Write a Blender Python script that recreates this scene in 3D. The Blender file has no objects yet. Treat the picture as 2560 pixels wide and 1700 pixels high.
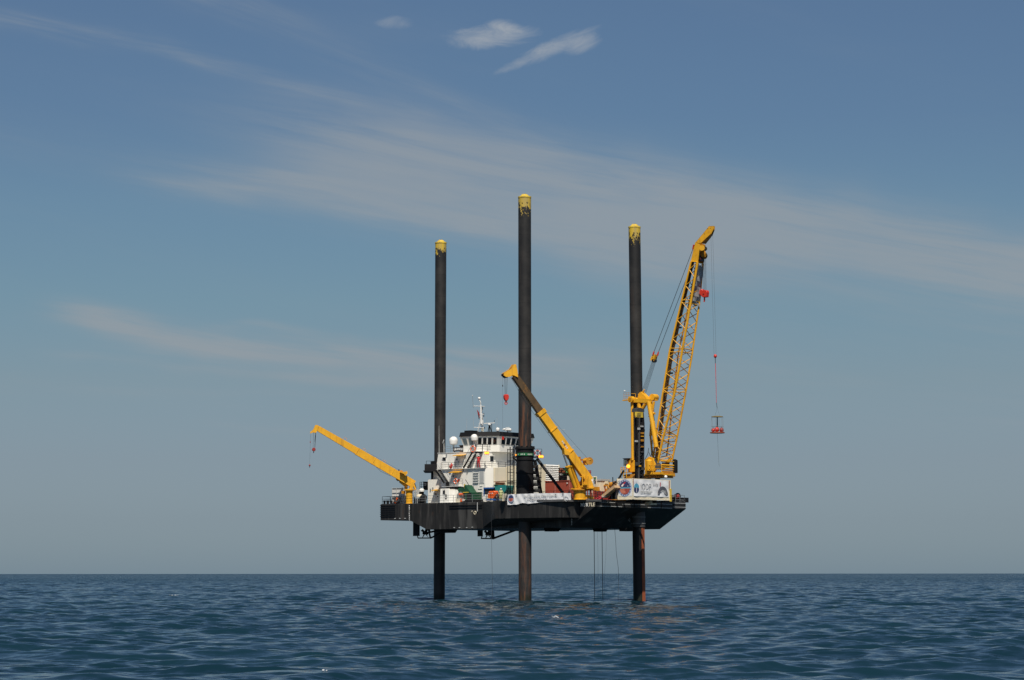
import bpy, bmesh, math, random
import numpy as np
from mathutils import Vector, Matrix

random.seed(7)
rng = np.random.default_rng(11)
SC = bpy.context.scene
COL = SC.collection
PI = math.pi

# ------------------------------------------------------------------ camera
FPX = 7000.0          # focal length in pixels of a 2560 px wide frame
EYE = 3.73            # the photographer stands in a small boat
HORIZON = 1434.0
PITCH = math.atan((HORIZON - 850) / FPX)
cam_d = bpy.data.cameras.new('camera')
cam = bpy.data.objects.new('camera', cam_d)
COL.objects.link(cam)
cam_d.sensor_width = 36.0
cam_d.lens = FPX / 2560 * 36.0
cam_d.clip_start = 1.0
cam_d.clip_end = 90000.0
cam.location = (0, 0, EYE)
cam.rotation_euler = (PI / 2 + PITCH, math.radians(0.03), 0)
SC.camera = cam
SC.render.resolution_x, SC.render.resolution_y = 1024, 680

# ------------------------------------------------------------------ light
SUN_EL = math.radians(56)
SUN_AZ = math.radians(3)      # sun is behind the camera, slightly to its right
SUN_DIR = Vector((math.sin(SUN_AZ) * math.cos(SUN_EL), -math.cos(SUN_AZ) * math.cos(SUN_EL), math.sin(SUN_EL)))
sun_d = bpy.data.lights.new('sun', 'SUN')
sun_d.energy = 4.9
sun_d.angle = math.radians(0.55)
sun_d.color = (1.0, 0.93, 0.82)
sun = bpy.data.objects.new('sun', sun_d)
COL.objects.link(sun)
sun.rotation_euler = SUN_DIR.to_track_quat('Z', 'Y').to_euler()
sun.location = (0, -100, 200)

SC.view_settings.view_transform = 'Standard'
SC.view_settings.look = 'None'
SC.view_settings.exposure = 0.0
SC.view_settings.gamma = 1.0
SC.view_settings.use_curve_mapping = False

world = bpy.data.worlds.new('World')
SC.world = world
world.use_nodes = True
wt = world.node_tree
for n in list(wt.nodes):
    wt.nodes.remove(n)


class G:
    """tiny node graph helper"""
    def __init__(s, nt):
        s.nt = nt

    def n(s, typ, **kw):
        nd = s.nt.nodes.new(typ)
        for k, v in kw.items():
            setattr(nd, k, v)
        return nd

    def put(s, nd, key, val):
        i = nd.inputs[key]
        if hasattr(val, 'is_linked') or isinstance(val, bpy.types.NodeSocket):
            s.nt.links.new(val, i)
        else:
            i.default_value = val

    def m(s, op, a, b=None, c=None, clamp=False):
        nd = s.n('ShaderNodeMath', operation=op)
        nd.use_clamp = clamp
        s.put(nd, 0, a)
        if b is not None:
            s.put(nd, 1, b)
        if c is not None:
            s.put(nd, 2, c)
        return nd.outputs[0]

    def mix(s, f, a, b, typ='MIX'):
        nd = s.n('ShaderNodeMix', data_type='RGBA', blend_type=typ)
        s.put(nd, 0, f)
        s.put(nd, 6, a)
        s.put(nd, 7, b)
        return nd.outputs[2]

    def rng(s, v, a, b, c=0.0, d=1.0, smooth=True):
        nd = s.n('ShaderNodeMapRange')
        if smooth:
            nd.interpolation_type = 'SMOOTHSTEP'
        s.put(nd, 'Value', v)
        s.put(nd, 'From Min', a)
        s.put(nd, 'From Max', b)
        s.put(nd, 'To Min', c)
        s.put(nd, 'To Max', d)
        return nd.outputs[0]

    def noise(s, vec, scale, detail=4.0, rough=0.55, dist=0.0):
        nd = s.n('ShaderNodeTexNoise')
        if vec is not None:
            s.put(nd, 'Vector', vec)
        nd.inputs['Scale'].default_value = scale
        nd.inputs['Detail'].default_value = detail
        nd.inputs['Roughness'].default_value = rough
        nd.inputs['Distortion'].default_value = dist
        return nd.outputs['Fac']

    def comb(s, x, y, z):
        nd = s.n('ShaderNodeCombineXYZ')
        s.put(nd, 0, x); s.put(nd, 1, y); s.put(nd, 2, z)
        return nd.outputs[0]


g = G(wt)
geo = g.n('ShaderNodeTexCoord').outputs['Generated']
sep = g.n('ShaderNodeSeparateXYZ')
wt.links.new(geo, sep.inputs[0])
dx, dy, dz = sep.outputs
el = g.m('ARCSINE', dz)
az = g.m('ARCTAN2', dx, dy)
sky = g.n('ShaderNodeTexSky', sky_type='NISHITA')
sky.sun_disc = False
sky.sun_elevation = SUN_EL
sky.sun_rotation = PI - SUN_AZ
sky.altitude = 0.0
sky.air_density = 1.0
sky.dust_density = 0.6
sky.ozone_density = 1.6
# humid sea air: a slight grey-blue cast that deepens upward
rampn = g.n('ShaderNodeValToRGB')
wt.links.new(g.m('MULTIPLY', el, 4.0), rampn.inputs[0])
for i_, (p_, c_) in enumerate([(0.0051, (0.4335, 0.5932, 0.8816)), (0.0766, (0.4146, 0.5233, 0.7587)), (0.1623, (0.4304, 0.5005, 0.674)), (0.2766, (0.453, 0.5167, 0.6116)), (0.3909, (0.4425, 0.5442, 0.6142)), (0.5223, (0.4415, 0.5461, 0.6219)), (0.648, (0.4259, 0.5155, 0.6118)), (0.8166, (0.4436, 0.5222, 0.6155))]):
    e_ = rampn.color_ramp.elements[i_] if i_ < 2 else rampn.color_ramp.elements.new(p_)
    e_.position = p_
    e_.color = (*c_, 1)
tint = rampn.outputs[0]
skyc = g.mix(1.0, sky.outputs[0], tint, 'MULTIPLY')


def band(a0, e0, a1, e1, width, lo, hi, edge_a, edge_b, seed, wiggle=0.006):
    """a long cirrus streak from (azimuth, elevation) 0 to 1; radians"""
    L = math.hypot(a1 - a0, e1 - e0)
    cx, sx = (a1 - a0) / L, (e1 - e0) / L
    ax = g.m('SUBTRACT', az, a0)
    ex = g.m('SUBTRACT', el, e0)
    s_ = g.m('ADD', g.m('MULTIPLY', ax, cx), g.m('MULTIPLY', ex, sx))
    t_ = g.m('SUBTRACT', g.m('MULTIPLY', ex, cx), g.m('MULTIPLY', ax, sx))
    wv = g.noise(g.comb(g.m('MULTIPLY', s_, 9.0), seed, 0.0), 1.0, 3.0)
    t2 = g.m('ADD', t_, g.m('MULTIPLY', g.m('SUBTRACT', wv, 0.5), wiggle * 4))
    q = g.m('DIVIDE', t2, width)
    gauss = g.m('POWER', 2.718, g.m('MULTIPLY', g.m('MULTIPLY', q, q), -1.0))
    fib = g.noise(g.comb(g.m('MULTIPLY', s_, 12.0), g.m('MULTIPLY', t_, 150.0), seed), 1.0, 8.0, 0.62, 0.35)
    fib = g.rng(fib, lo, hi)
    ends = g.m('MULTIPLY', g.rng(s_, -edge_a, edge_a), g.rng(s_, L + edge_b, L - edge_b))
    return g.m('MULTIPLY', g.m('MULTIPLY', gauss, fib), ends)


def px2(x, y):
    return ((x - 1280) / FPX, (HORIZON - y) / FPX)


def bandpx(x0, y0, x1, y1, wpx, amt, lo=0.2, hi=0.85, ea=0.02, eb=0.03, seed=1.0):
    a0, e0 = px2(x0, y0)
    a1, e1 = px2(x1, y1)
    return g.m('MULTIPLY', band(a0, e0, a1, e1, wpx / FPX, lo, hi, ea, eb, seed), amt)


acc = bandpx(700, 320, 3000, 745, 92, 1.5, lo=0.0, hi=0.7, seed=1.3, ea=0.06)
for b in (bandpx(-300, 310, 1500, 640, 70, 0.38, lo=0.1, seed=2.1),
          bandpx(380, 440, 1800, 660, 55, 1.05, lo=0.1, seed=12.1, ea=0.03),
          bandpx(700, 430, 1900, 640, 80, 0.6, lo=0.0, hi=0.6, seed=21.0, ea=0.05),
          bandpx(-250, 35, 1000, 262, 28, 1.0, lo=0.2, seed=3.7),
          bandpx(380, -30, 1350, 330, 48, 0.65, lo=0.1, seed=4.4),
          bandpx(150, 795, 1450, 965, 38, 1.7, lo=0.12, hi=0.8, seed=5.9, ea=0.018),
          bandpx(560, 825, 1350, 900, 16, 1.0, lo=0.15, seed=25.9, ea=0.02),
          bandpx(180, 800, 480, 850, 22, 0.9, lo=0.1, seed=35.9, ea=0.012),
          bandpx(150, 880, 1100, 960, 24, 0.9, lo=0.1, seed=15.9, ea=0.02),
          bandpx(-150, 960, 1200, 1010, 34, 0.6, seed=6.2),
          bandpx(1400, 560, 3000, 880, 120, 0.8, lo=0.0, seed=7.5),
          bandpx(1350, 880, 2700, 1030, 90, 0.55, lo=0.1, seed=8.8),
          bandpx(300, 850, 620, 880, 18, 0.8, lo=0.1, seed=9.1),
          bandpx(560, 1060, 760, 1075, 11, 0.7, lo=0.1, seed=9.7)):
    acc = g.m('ADD', acc, b)
# faint veil everywhere
veil = g.noise(g.comb(g.m('MULTIPLY', az, 7.0), g.m('MULTIPLY', g.m('ADD', el, g.m('MULTIPLY', az, 0.22)), 40.0), 2.0), 1.0, 5.0, 0.6)
acc = g.m('ADD', acc, g.rng(veil, 0.42, 0.9, 0.0, 0.30))
cirrus = g.rng(acc, -0.05, 1.65, 0.0, 0.78)
skyc = g.mix(g.m('MULTIPLY', cirrus, 0.95), skyc, (3.45, 3.82, 4.15, 1))


def puff(x, y, rx, ry, ang, seed, amt):
    a0, e0 = px2(x, y)
    c, s = math.cos(ang), math.sin(ang)
    ax = g.m('SUBTRACT', az, a0)
    ex = g.m('SUBTRACT', el, e0)
    p = g.m('ADD', g.m('MULTIPLY', ax, c), g.m('MULTIPLY', ex, s))
    q = g.m('SUBTRACT', g.m('MULTIPLY', ex, c), g.m('MULTIPLY', ax, s))
    w = g.m('MULTIPLY', g.m('SUBTRACT', g.noise(g.comb(g.m('MULTIPLY', p, 75.0), g.m('MULTIPLY', q, 190.0), seed), 1.0, 6.0, 0.65, 0.8), 0.5), 3.2)
    d = g.m('ADD', g.m('POWER', g.m('DIVIDE', p, rx / FPX), 2.0), g.m('POWER', g.m('DIVIDE', q, ry / FPX), 2.0))
    d = g.m('ADD', d, w)
    return g.m('MULTIPLY', g.rng(d, 1.7, -1.1), g.m('MULTIPLY', amt, 1.05))


cl = puff(1228, 96, 100, 26, 0.06, 1.0, 0.62)
for q in (puff(1260, 80, 55, 22, -0.1, 5.0, 0.66), puff(1380, 126, 105, 19, 0.40, 2.0, 0.62), puff(1452, 110, 50, 26, 0.25, 3.0, 0.58), puff(985, 62, 42, 15, 0.0, 4.0, 0.30),
          puff(1300, 160, 60, 12, 0.42, 8.0, 0.35)):
    cl = g.m('MAXIMUM', cl, q)
skyc = g.mix(cl, skyc, (5.0, 5.2, 5.35, 1))
bg = g.n('ShaderNodeBackground')
bg.inputs['Strength'].default_value = 0.088
wt.links.new(skyc, bg.inputs['Color'])
out = g.n('ShaderNodeOutputWorld')
wt.links.new(bg.outputs[0], out.inputs[0])

# ------------------------------------------------------------------ ship frame and pixel rays
PH = math.radians(40)
AX = np.array([math.cos(PH), -math.sin(PH)])      # towards the bow
NX = np.array([-math.sin(PH), -math.cos(PH)])     # towards starboard (the side we see)
ORG = np.array([17.2, 372.8])                     # middle of the bow, deck edge
SHIP_ROT = Matrix(((AX[0], -NX[0], 0), (AX[1], -NX[1], 0), (0, 0, 1)))


def ray(px, py):
    x = (px - 1280) / FPX
    y = (850 - py) / FPX
    c, s = math.cos(PITCH), math.sin(PITCH)
    return np.array([x, c - y * s, s + y * c])


def SV(px, py, v):
    r = ray(px, py)
    t = (v + ORG @ NX) / (r[:2] @ NX)
    w = t * r[:2] - ORG
    return np.array([w @ AX, v, EYE + t * r[2]])


def SU(px, py, u):
    r = ray(px, py)
    t = (u + ORG @ AX) / (r[:2] @ AX)
    w = t * r[:2] - ORG
    return np.array([u, w @ NX, EYE + t * r[2]])


def SD(px, py, Y):
    r = ray(px, py)
    t = Y / r[1]
    w = t * r[:2] - ORG
    return np.array([w @ AX, w @ NX, EYE + t * r[2]])


def s2w(p):
    w = ORG + p[0] * AX + p[1] * NX
    return Vector((w[0], w[1], p[2]))


def depthY(p):
    return float((ORG + p[0] * AX + p[1] * NX)[1])


DECK = 13.35

# ------------------------------------------------------------------ materials
MATS = {}


def paint(name, col, rough=0.5, var=0.12, scale=0.7, streak=None, streak_amt=0.0, metallic=0.0, patch=None, patch_lo=0.6, patch_hi=0.7, patch_scale=0.8, bump=0.0, spec=0.5):
    if name in MATS:
        return MATS[name]
    m = bpy.data.materials.new(name)
    m.use_nodes = True
    nt = m.node_tree
    b = nt.nodes['Principled BSDF']
    gg = G(nt)
    co = gg.n('ShaderNodeTexCoord').outputs['Object']
    nz = gg.noise(co, scale, 5.0, 0.6)
    f = gg.rng(nz, 0.3, 0.7, 1.0 - var, 1.0 + var, smooth=False)
    c = gg.mix(1.0, (*col, 1), gg.comb(f, f, f), 'MULTIPLY')
    if streak is not None:
        mp = gg.n('ShaderNodeMapping')
        nt.links.new(co, mp.inputs[0])
        mp.inputs['Scale'].default_value = (2.2, 2.2, 0.16)
        sn = gg.noise(mp.outputs[0], 1.0, 4.0, 0.6)
        c = gg.mix(gg.rng(sn, 0.52, 0.75, 0.0, streak_amt), c, (*streak, 1))
    if patch is not None:
        pn = gg.noise(co, patch_scale, 6.0, 0.65)
        c = gg.mix(gg.rng(pn, patch_lo, patch_hi), c, (*patch, 1))
    nt.links.new(c, b.inputs['Base Color'])
    b.inputs['Roughness'].default_value = rough
    b.inputs['Metallic'].default_value = metallic
    b.inputs['Specular IOR Level'].default_value = spec
    if bump:
        bn = gg.n('ShaderNodeBump')
        bn.inputs['Distance'].default_value = bump
        bn.inputs['Strength'].default_value = 0.6
        nt.links.new(gg.noise(co, 3.0, 4.0), bn.inputs['Height'])
        nt.links.new(bn.outputs[0], b.inputs['Normal'])
    MATS[name] = m
    return m


WHITE = paint('ship_white', (0.82, 0.80, 0.73), 0.5, 0.04, 0.5, streak=(0.52, 0.44, 0.30), streak_amt=0.30)
WHITE2 = paint('clean_white', (0.82, 0.81, 0.77), 0.45, 0.03)
CREAM = paint('cream_paint', (0.78, 0.70, 0.52), 0.55, 0.05, 0.7, streak=(0.45, 0.36, 0.24), streak_amt=0.3)
GREYW = paint('grey_white_paint', (0.60, 0.60, 0.57), 0.5, 0.05)
LGREY = paint('light_grey_paint', (0.42, 0.43, 0.42), 0.5, 0.08)
GREY = paint('grey_paint', (0.20, 0.21, 0.21), 0.55, 0.12)
def hull_paint():
    m = paint('hull_black', (0.021, 0.020, 0.019), 0.5, 0.35, 0.25, streak=(0.10, 0.095, 0.088), streak_amt=0.55, spec=0.3)
    nt = m.node_tree
    b = nt.nodes['Principled BSDF']
    gg = G(nt)
    old = b.inputs['Base Color'].links[0].from_socket
    co = gg.n('ShaderNodeTexCoord').outputs['Object']
    mp = gg.n('ShaderNodeMapping')
    nt.links.new(co, mp.inputs[0])
    mp.inputs['Scale'].default_value = (0.55, 0.55, 0.10)
    mp.inputs['Location'].default_value = (3.1, 0.0, 0.7)
    w = gg.noise(mp.outputs[0], 1.0, 3.0, 0.5)
    c = gg.mix(gg.rng(w, 0.56, 0.70, 0.0, 0.75), old, (0.085, 0.083, 0.078, 1))
    mq = gg.n('ShaderNodeMapping')
    nt.links.new(co, mq.inputs[0])
    mq.inputs['Scale'].default_value = (0.9, 0.9, 0.25)
    w2 = gg.noise(mq.outputs[0], 1.3, 6.0, 0.7)
    c = gg.mix(gg.rng(w2, 0.60, 0.74, 0.0, 0.55), c, (0.085, 0.045, 0.028, 1))
    # plate seams every 2.4 m
    sp = gg.n('ShaderNodeSeparateXYZ')
    nt.links.new(co, sp.inputs[0])
    fr = gg.m('FRACT', gg.m('DIVIDE', gg.m('ADD', sp.outputs[0], 100.0), 2.4))
    c = gg.mix(gg.m('MULTIPLY', gg.m('LESS_THAN', fr, 0.025), 0.6), c, (0.008, 0.008, 0.008, 1))
    nt.links.new(c, b.inputs['Base Color'])
    return m


HULLM = hull_paint()
BLACK = paint('black_steel', (0.012, 0.012, 0.013), 0.6, 0.3, 1.0, spec=0.2)
DKGREY = paint('dark_steel', (0.05, 0.05, 0.05), 0.55, 0.3, 1.0, patch=(0.11, 0.06, 0.035), patch_lo=0.55, patch_hi=0.8)
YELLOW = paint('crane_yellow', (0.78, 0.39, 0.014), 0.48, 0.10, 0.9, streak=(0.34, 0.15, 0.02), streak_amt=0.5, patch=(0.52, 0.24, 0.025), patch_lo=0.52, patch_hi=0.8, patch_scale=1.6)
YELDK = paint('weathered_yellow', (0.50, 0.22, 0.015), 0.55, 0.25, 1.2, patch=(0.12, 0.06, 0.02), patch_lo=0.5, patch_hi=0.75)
INNER = paint('greasy_boom_steel', (0.085, 0.052, 0.022), 0.5, 0.35, 1.0, patch=(0.28, 0.13, 0.03), patch_lo=0.58, patch_hi=0.74)
LEMON = paint('lemon_paint', (0.64, 0.45, 0.05), 0.6, 0.25, 1.5, patch=(0.30, 0.17, 0.04), patch_lo=0.55, patch_hi=0.68)
RED = paint('hook_red', (0.58, 0.035, 0.02), 0.4, 0.12)
REDDK = paint('dark_red', (0.30, 0.03, 0.025), 0.5, 0.2)
REDOX = paint('container_red', (0.36, 0.075, 0.045), 0.55, 0.12, 0.8, streak=(0.20, 0.05, 0.03), streak_amt=0.5)
ORANGE = paint('orange_paint', (0.85, 0.13, 0.02), 0.5, 0.08)
BROWN = paint('brown_timber', (0.22, 0.085, 0.035), 0.7, 0.25, 2.0)
GREEN = paint('machine_green', (0.012, 0.075, 0.035), 0.5, 0.25)
GREENL = paint('light_green', (0.08, 0.25, 0.08), 0.5, 0.2)
TEAL = paint('skip_teal', (0.02, 0.22, 0.21), 0.5, 0.2, 1.2, patch=(0.02, 0.13, 0.05), patch_lo=0.5, patch_hi=0.7)
BLUE = paint('blue_paint', (0.03, 0.12, 0.38), 0.5, 0.15)
NAVY = paint('navy_print', (0.035, 0.045, 0.13), 0.6, 0.05)
SKYPR = paint('cyan_print', (0.10, 0.38, 0.52), 0.6, 0.05)
RINGPR = paint('pale_blue_print', (0.42, 0.48, 0.62), 0.6, 0.08)
REDPR = paint('red_print', (0.50, 0.03, 0.05), 0.6, 0.1)
CORALPR = paint('coral_print', (0.58, 0.19, 0.12), 0.6, 0.25, 2.0, patch=(0.34, 0.06, 0.05), patch_lo=0.5, patch_hi=0.62)
GREYPR = paint('grey_print', (0.20, 0.20, 0.21), 0.6, 0.05)
ARCHPR = paint('charcoal_print', (0.10, 0.10, 0.12), 0.6, 0.3, 1.2, patch=(0.3, 0.3, 0.3), patch_lo=0.5, patch_hi=0.65)
INK = paint('black_ink', (0.03, 0.03, 0.035), 0.6, 0.05)
BANNER = paint('banner_cloth', (0.80, 0.80, 0.80), 0.7, 0.03, 1.0, bump=0.02)
RUST = paint('rust', (0.32, 0.085, 0.03), 0.75, 0.3, 1.5, patch=(0.10, 0.045, 0.03), patch_lo=0.5, patch_hi=0.7)
TIMBER = paint('pale_timber', (0.50, 0.33, 0.18), 0.7, 0.15, 2.0)
CABLE = paint('wire_rope', (0.045, 0.05, 0.055), 0.6, 0.1)
GLASS = paint('dark_window_glass', (0.012, 0.014, 0.016), 0.12, 0.1, spec=0.6)
GLASSL = paint('sky_toned_window_glass', (0.16, 0.20, 0.21), 0.1, 0.15, spec=0.8)  # pale base colour stands in for reflected sky
SKIN = paint('skin', (0.42, 0.24, 0.16), 0.6, 0.03)
COVERALL = paint('red_coverall', (0.55, 0.03, 0.035), 0.8, 0.1, 4.0)
HIVIS = paint('pale_yellow_workwear', (0.62, 0.62, 0.28), 0.8, 0.1, 4.0)
NET = paint('net_grey', (0.68, 0.66, 0.62), 0.7, 0.08)
FOAM = paint('sea_foam', (0.75, 0.78, 0.80), 0.8, 0.15, 3.0)


def emit(name, col, st):
    m = bpy.data.materials.new(name)
    m.use_nodes = True
    b = m.node_tree.nodes['Principled BSDF']
    b.inputs['Base Color'].default_value = (*col, 1)
    b.inputs['Emission Color'].default_value = (*col, 1)
    b.inputs['Emission Strength'].default_value = st
    return m


SODIUM = emit('sodium_lamp_glow', (1.0, 0.42, 0.03), 1.6)


def leg_material(name, ztop, band_len, rust_z=None, seed=0.0, low=None):
    """black leg, yellow worn band at the top, rust where it has rubbed"""
    m = bpy.data.materials.new(name)
    m.use_nodes = True
    nt = m.node_tree
    b = nt.nodes['Principled BSDF']
    gg = G(nt)
    pos = gg.n('ShaderNodeNewGeometry').outputs['Position']
    mp = gg.n('ShaderNodeMapping')
    nt.links.new(pos, mp.inputs[0])
    mp.inputs['Location'].default_value = (seed, seed * 2, seed)
    co = mp.outputs[0]
    sp = gg.n('ShaderNodeSeparateXYZ')
    nt.links.new(pos, sp.inputs[0])
    z = sp.outputs[2]
    n1 = gg.noise(co, 0.35, 5.0, 0.6)
    c = gg.mix(gg.rng(n1, 0.35, 0.7), (0.018, 0.0175, 0.0175, 1), (0.040, 0.037, 0.034, 1))
    m2 = gg.n('ShaderNodeMapping')
    nt.links.new(co, m2.inputs[0])
    m2.inputs['Scale'].default_value = (1.6, 1.6, 0.12)
    n2 = gg.noise(m2.outputs[0], 1.0, 4.0, 0.6)
    c = gg.mix(gg.rng(n2, 0.56, 0.72, 0.0, 0.4), c, (0.06, 0.045, 0.036, 1))
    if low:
        c = gg.mix(gg.rng(z, 13.5, 11.5), c, (low, low, low * 1.05, 1))  # near-black below the deck: the leg's shade is put into its colour
    # wet weedy band at the waterline
    c = gg.mix(gg.rng(gg.m('ADD', z, gg.m('MULTIPLY', gg.m('SUBTRACT', n1, 0.5), 1.2)), 1.3, 0.5), c, (0.014, 0.018, 0.012, 1))
    # weld seams of the can sections
    fr = gg.m('FRACT', gg.m('DIVIDE', z, 3.05))
    c = gg.mix(gg.m('MULTIPLY', gg.m('LESS_THAN', fr, 0.03), 0.5), c, (0.012, 0.012, 0.012, 1))
    if rust_z is not None:
        for (za, zb, amt) in rust_z:
            w = gg.m('MULTIPLY', gg.rng(z, za, za + 1.5), gg.rng(z, zb, zb - 2.0))
            n3 = gg.noise(m2.outputs[0], 1.9, 5.0, 0.65)
            c = gg.mix(gg.m('MULTIPLY', gg.m('MULTIPLY', w, gg.rng(n3, 0.47, 0.6)), amt), c, (0.19, 0.075, 0.035, 1))
    m3 = gg.n('ShaderNodeMapping')
    nt.links.new(co, m3.inputs[0])
    m3.inputs['Scale'].default_value = (1.3, 1.3, 0.8)
    n4 = gg.noise(m3.outputs[0], 1.9, 5.0, 0.7, 0.4)
    k = gg.rng(z, ztop - band_len, ztop - 0.1, -0.13, 0.12, smooth=False)
    yel = gg.rng(gg.m('ADD', n4, k), 0.50, 0.53)
    yel = gg.m('MULTIPLY', yel, gg.m('GREATER_THAN', z, ztop - band_len))
    yel = gg.m('MAXIMUM', yel, gg.m('GREATER_THAN', z, ztop - 0.7))
    c = gg.mix(yel, c, gg.mix(gg.rng(n2, 0.4, 0.6), (0.66, 0.44, 0.035, 1), (0.45, 0.33, 0.09, 1)))
    nt.links.new(c, b.inputs['Base Color'])
    b.inputs['Roughness'].default_value = 0.55
    b.inputs['Specular IOR Level'].default_value = 0.35
    return m


# ------------------------------------------------------------------ mesh helpers
def nrm(a):
    a = np.array(a, float)
    l = np.linalg.norm(a)
    return a / l if l > 1e-9 else a


class MB:
    """collects shapes in ship coordinates (u forward, v starboard, z up)"""
    def __init__(s):
        s.v = []
        s.f = []

    def add(s, vs, fs):
        o = len(s.v)
        s.v += [tuple(map(float, p)) for p in vs]
        s.f += [tuple(i + o for i in f) for f in fs]
        return s

    def box(s, a, b):
        x0, x1 = sorted((a[0], b[0])); y0, y1 = sorted((a[1], b[1])); z0, z1 = sorted((a[2], b[2]))
        return s.add([(x0, y0, z0), (x1, y0, z0), (x1, y1, z0), (x0, y1, z0), (x0, y0, z1), (x1, y0, z1), (x1, y1, z1), (x0, y1, z1)],
                     [(0, 3, 2, 1), (4, 5, 6, 7), (0, 1, 5, 4), (1, 2, 6, 5), (2, 3, 7, 6), (3, 0, 4, 7)])

    def tube(s, p, q, r0, r1=None, n=8, cap=True):
        r1 = r0 if r1 is None else r1
        p = np.array(p, float); q = np.array(q, float)
        d = nrm(q - p)
        a = np.array([0, 0, 1.0]) if abs(d[2]) < 0.9 else np.array([1.0, 0, 0])
        x = nrm(np.cross(d, a)); y = np.cross(d, x)
        vs = []
        for k in range(n):
            t = 2 * PI * k / n
            vs.append(p + r0 * (math.cos(t) * x + math.sin(t) * y))
        for k in range(n):
            t = 2 * PI * k / n
            vs.append(q + r1 * (math.cos(t) * x + math.sin(t) * y))
        fs = [(k, (k + 1) % n, n + (k + 1) % n, n + k) for k in range(n)]
        if cap:
            fs += [tuple(range(n - 1, -1, -1)), tuple(range(n, 2 * n))]
        return s.add(vs, fs)

    def path(s, pts, r, n=6):
        for a, b in zip(pts[:-1], pts[1:]):
            s.tube(a, b, r, r, n)
        return s

    def beam(s, p, q, side, w, h0, h1=None, off=0.0):
        """box beam from p to q; side = unit width direction; h measured perpendicular"""
        h1 = h0 if h1 is None else h1
        p = np.array(p, float); q = np.array(q, float)
        d = nrm(q - p)
        sd = nrm(np.array(side, float) - d * (np.array(side, float) @ d))
        upv = np.cross(sd, d)
        if upv[2] < 0:
            upv = -upv
        vs = []
        for c, h in ((p, h0), (q, h1)):
            for a, b in ((-1, 0), (1, 0), (1, 1), (-1, 1)):
                vs.append(c + sd * a * w / 2 + upv * ((b - 0.5) * h + off))
        return s.add(vs, [(0, 1, 2, 3), (7, 6, 5, 4), (0, 4, 5, 1), (1, 5, 6, 2), (2, 6, 7, 3), (3, 7, 4, 0)])

    def prism(s, pts, vec):
        """extrude a closed polygon of 3-d points along vec"""
        n = len(pts)
        vec = np.array(vec, float)
        vs = [np.array(p, float) for p in pts] + [np.array(p, float) + vec for p in pts]
        fs = [tuple(range(n)), tuple(range(2 * n - 1, n - 1, -1))]
        fs += [(k, n + k, n + (k + 1) % n, (k + 1) % n) for k in range(n)]
        return s.add(vs, fs)

    def lathe(s, c, prof, n=20, axis=(0, 0, 1)):
        c = np.array(c, float)
        d = nrm(axis)
        a = np.array([0, 0, 1.0]) if abs(d[2]) < 0.9 else np.array([1.0, 0, 0])
        x = nrm(np.cross(d, a)); y = np.cross(d, x)
        vs, fs = [], []
        for r, h in prof:
            for k in range(n):
                t = 2 * PI * k / n
                vs.append(c + d * h + max(r, 1e-4) * (math.cos(t) * x + math.sin(t) * y))
        for i in range(len(prof) - 1):
            for k in range(n):
                fs.append((i * n + k, i * n + (k + 1) % n, (i + 1) * n + (k + 1) % n, (i + 1) * n + k))
        fs.append(tuple(range(n - 1, -1, -1)))
        fs.append(tuple(range((len(prof) - 1) * n, len(prof) * n)))
        return s.add(vs, fs)

    def ball(s, c, r, n=16, zs=1.0, m=10):
        prof = [(r * math.sin(PI * k / m), -r * zs * math.cos(PI * k / m)) for k in range(m + 1)]
        return s.lathe(c, prof, n)

    def torus(s, c, R, r, axis, n=24, m=8):
        c = np.array(c, float); d = nrm(axis)
        a = np.array([0, 0, 1.0]) if abs(d[2]) < 0.9 else np.array([1.0, 0, 0])
        x = nrm(np.cross(d, a)); y = np.cross(d, x)
        vs, fs = [], []
        for i in range(n):
            t = 2 * PI * i / n
            e = math.cos(t) * x + math.sin(t) * y
            for j in range(m):
                p = 2 * PI * j / m
                vs.append(c + e * (R + r * math.cos(p)) + d * r * math.sin(p))
        for i in range(n):
            for j in range(m):
                fs.append((i * m + j, ((i + 1) % n) * m + j, ((i + 1) % n) * m + (j + 1) % m, i * m + (j + 1) % m))
        return s.add(vs, fs)

    def mesh(s, name, base, bevel=0.0, smooth=False):
        bx, by, bz = base
        me = bpy.data.meshes.new(name)
        me.from_pydata([(p[0] - bx, -(p[1] - by), p[2] - bz) for p in s.v], [], s.f)
        bm = bmesh.new()
        bm.from_mesh(me)
        if bevel > 0:
            bmesh.ops.bevel(bm, geom=bm.edges[:], offset=bevel, segments=1, affect='EDGES', clamp_overlap=True)
        bmesh.ops.recalc_face_normals(bm, faces=bm.faces)
        bm.to_mesh(me)
        bm.free()
        if smooth:
            me.polygons.foreach_set('use_smooth', [True] * len(me.polygons))
            try:
                me.set_sharp_from_angle(angle=math.radians(38))
            except Exception:
                pass
        return me


def meta(o, label=None, cat=None, group=None, kind=None):
    if label: o['label'] = label
    if cat: o['category'] = cat
    if group: o['group'] = group
    if kind: o['kind'] = kind
    return o


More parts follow.
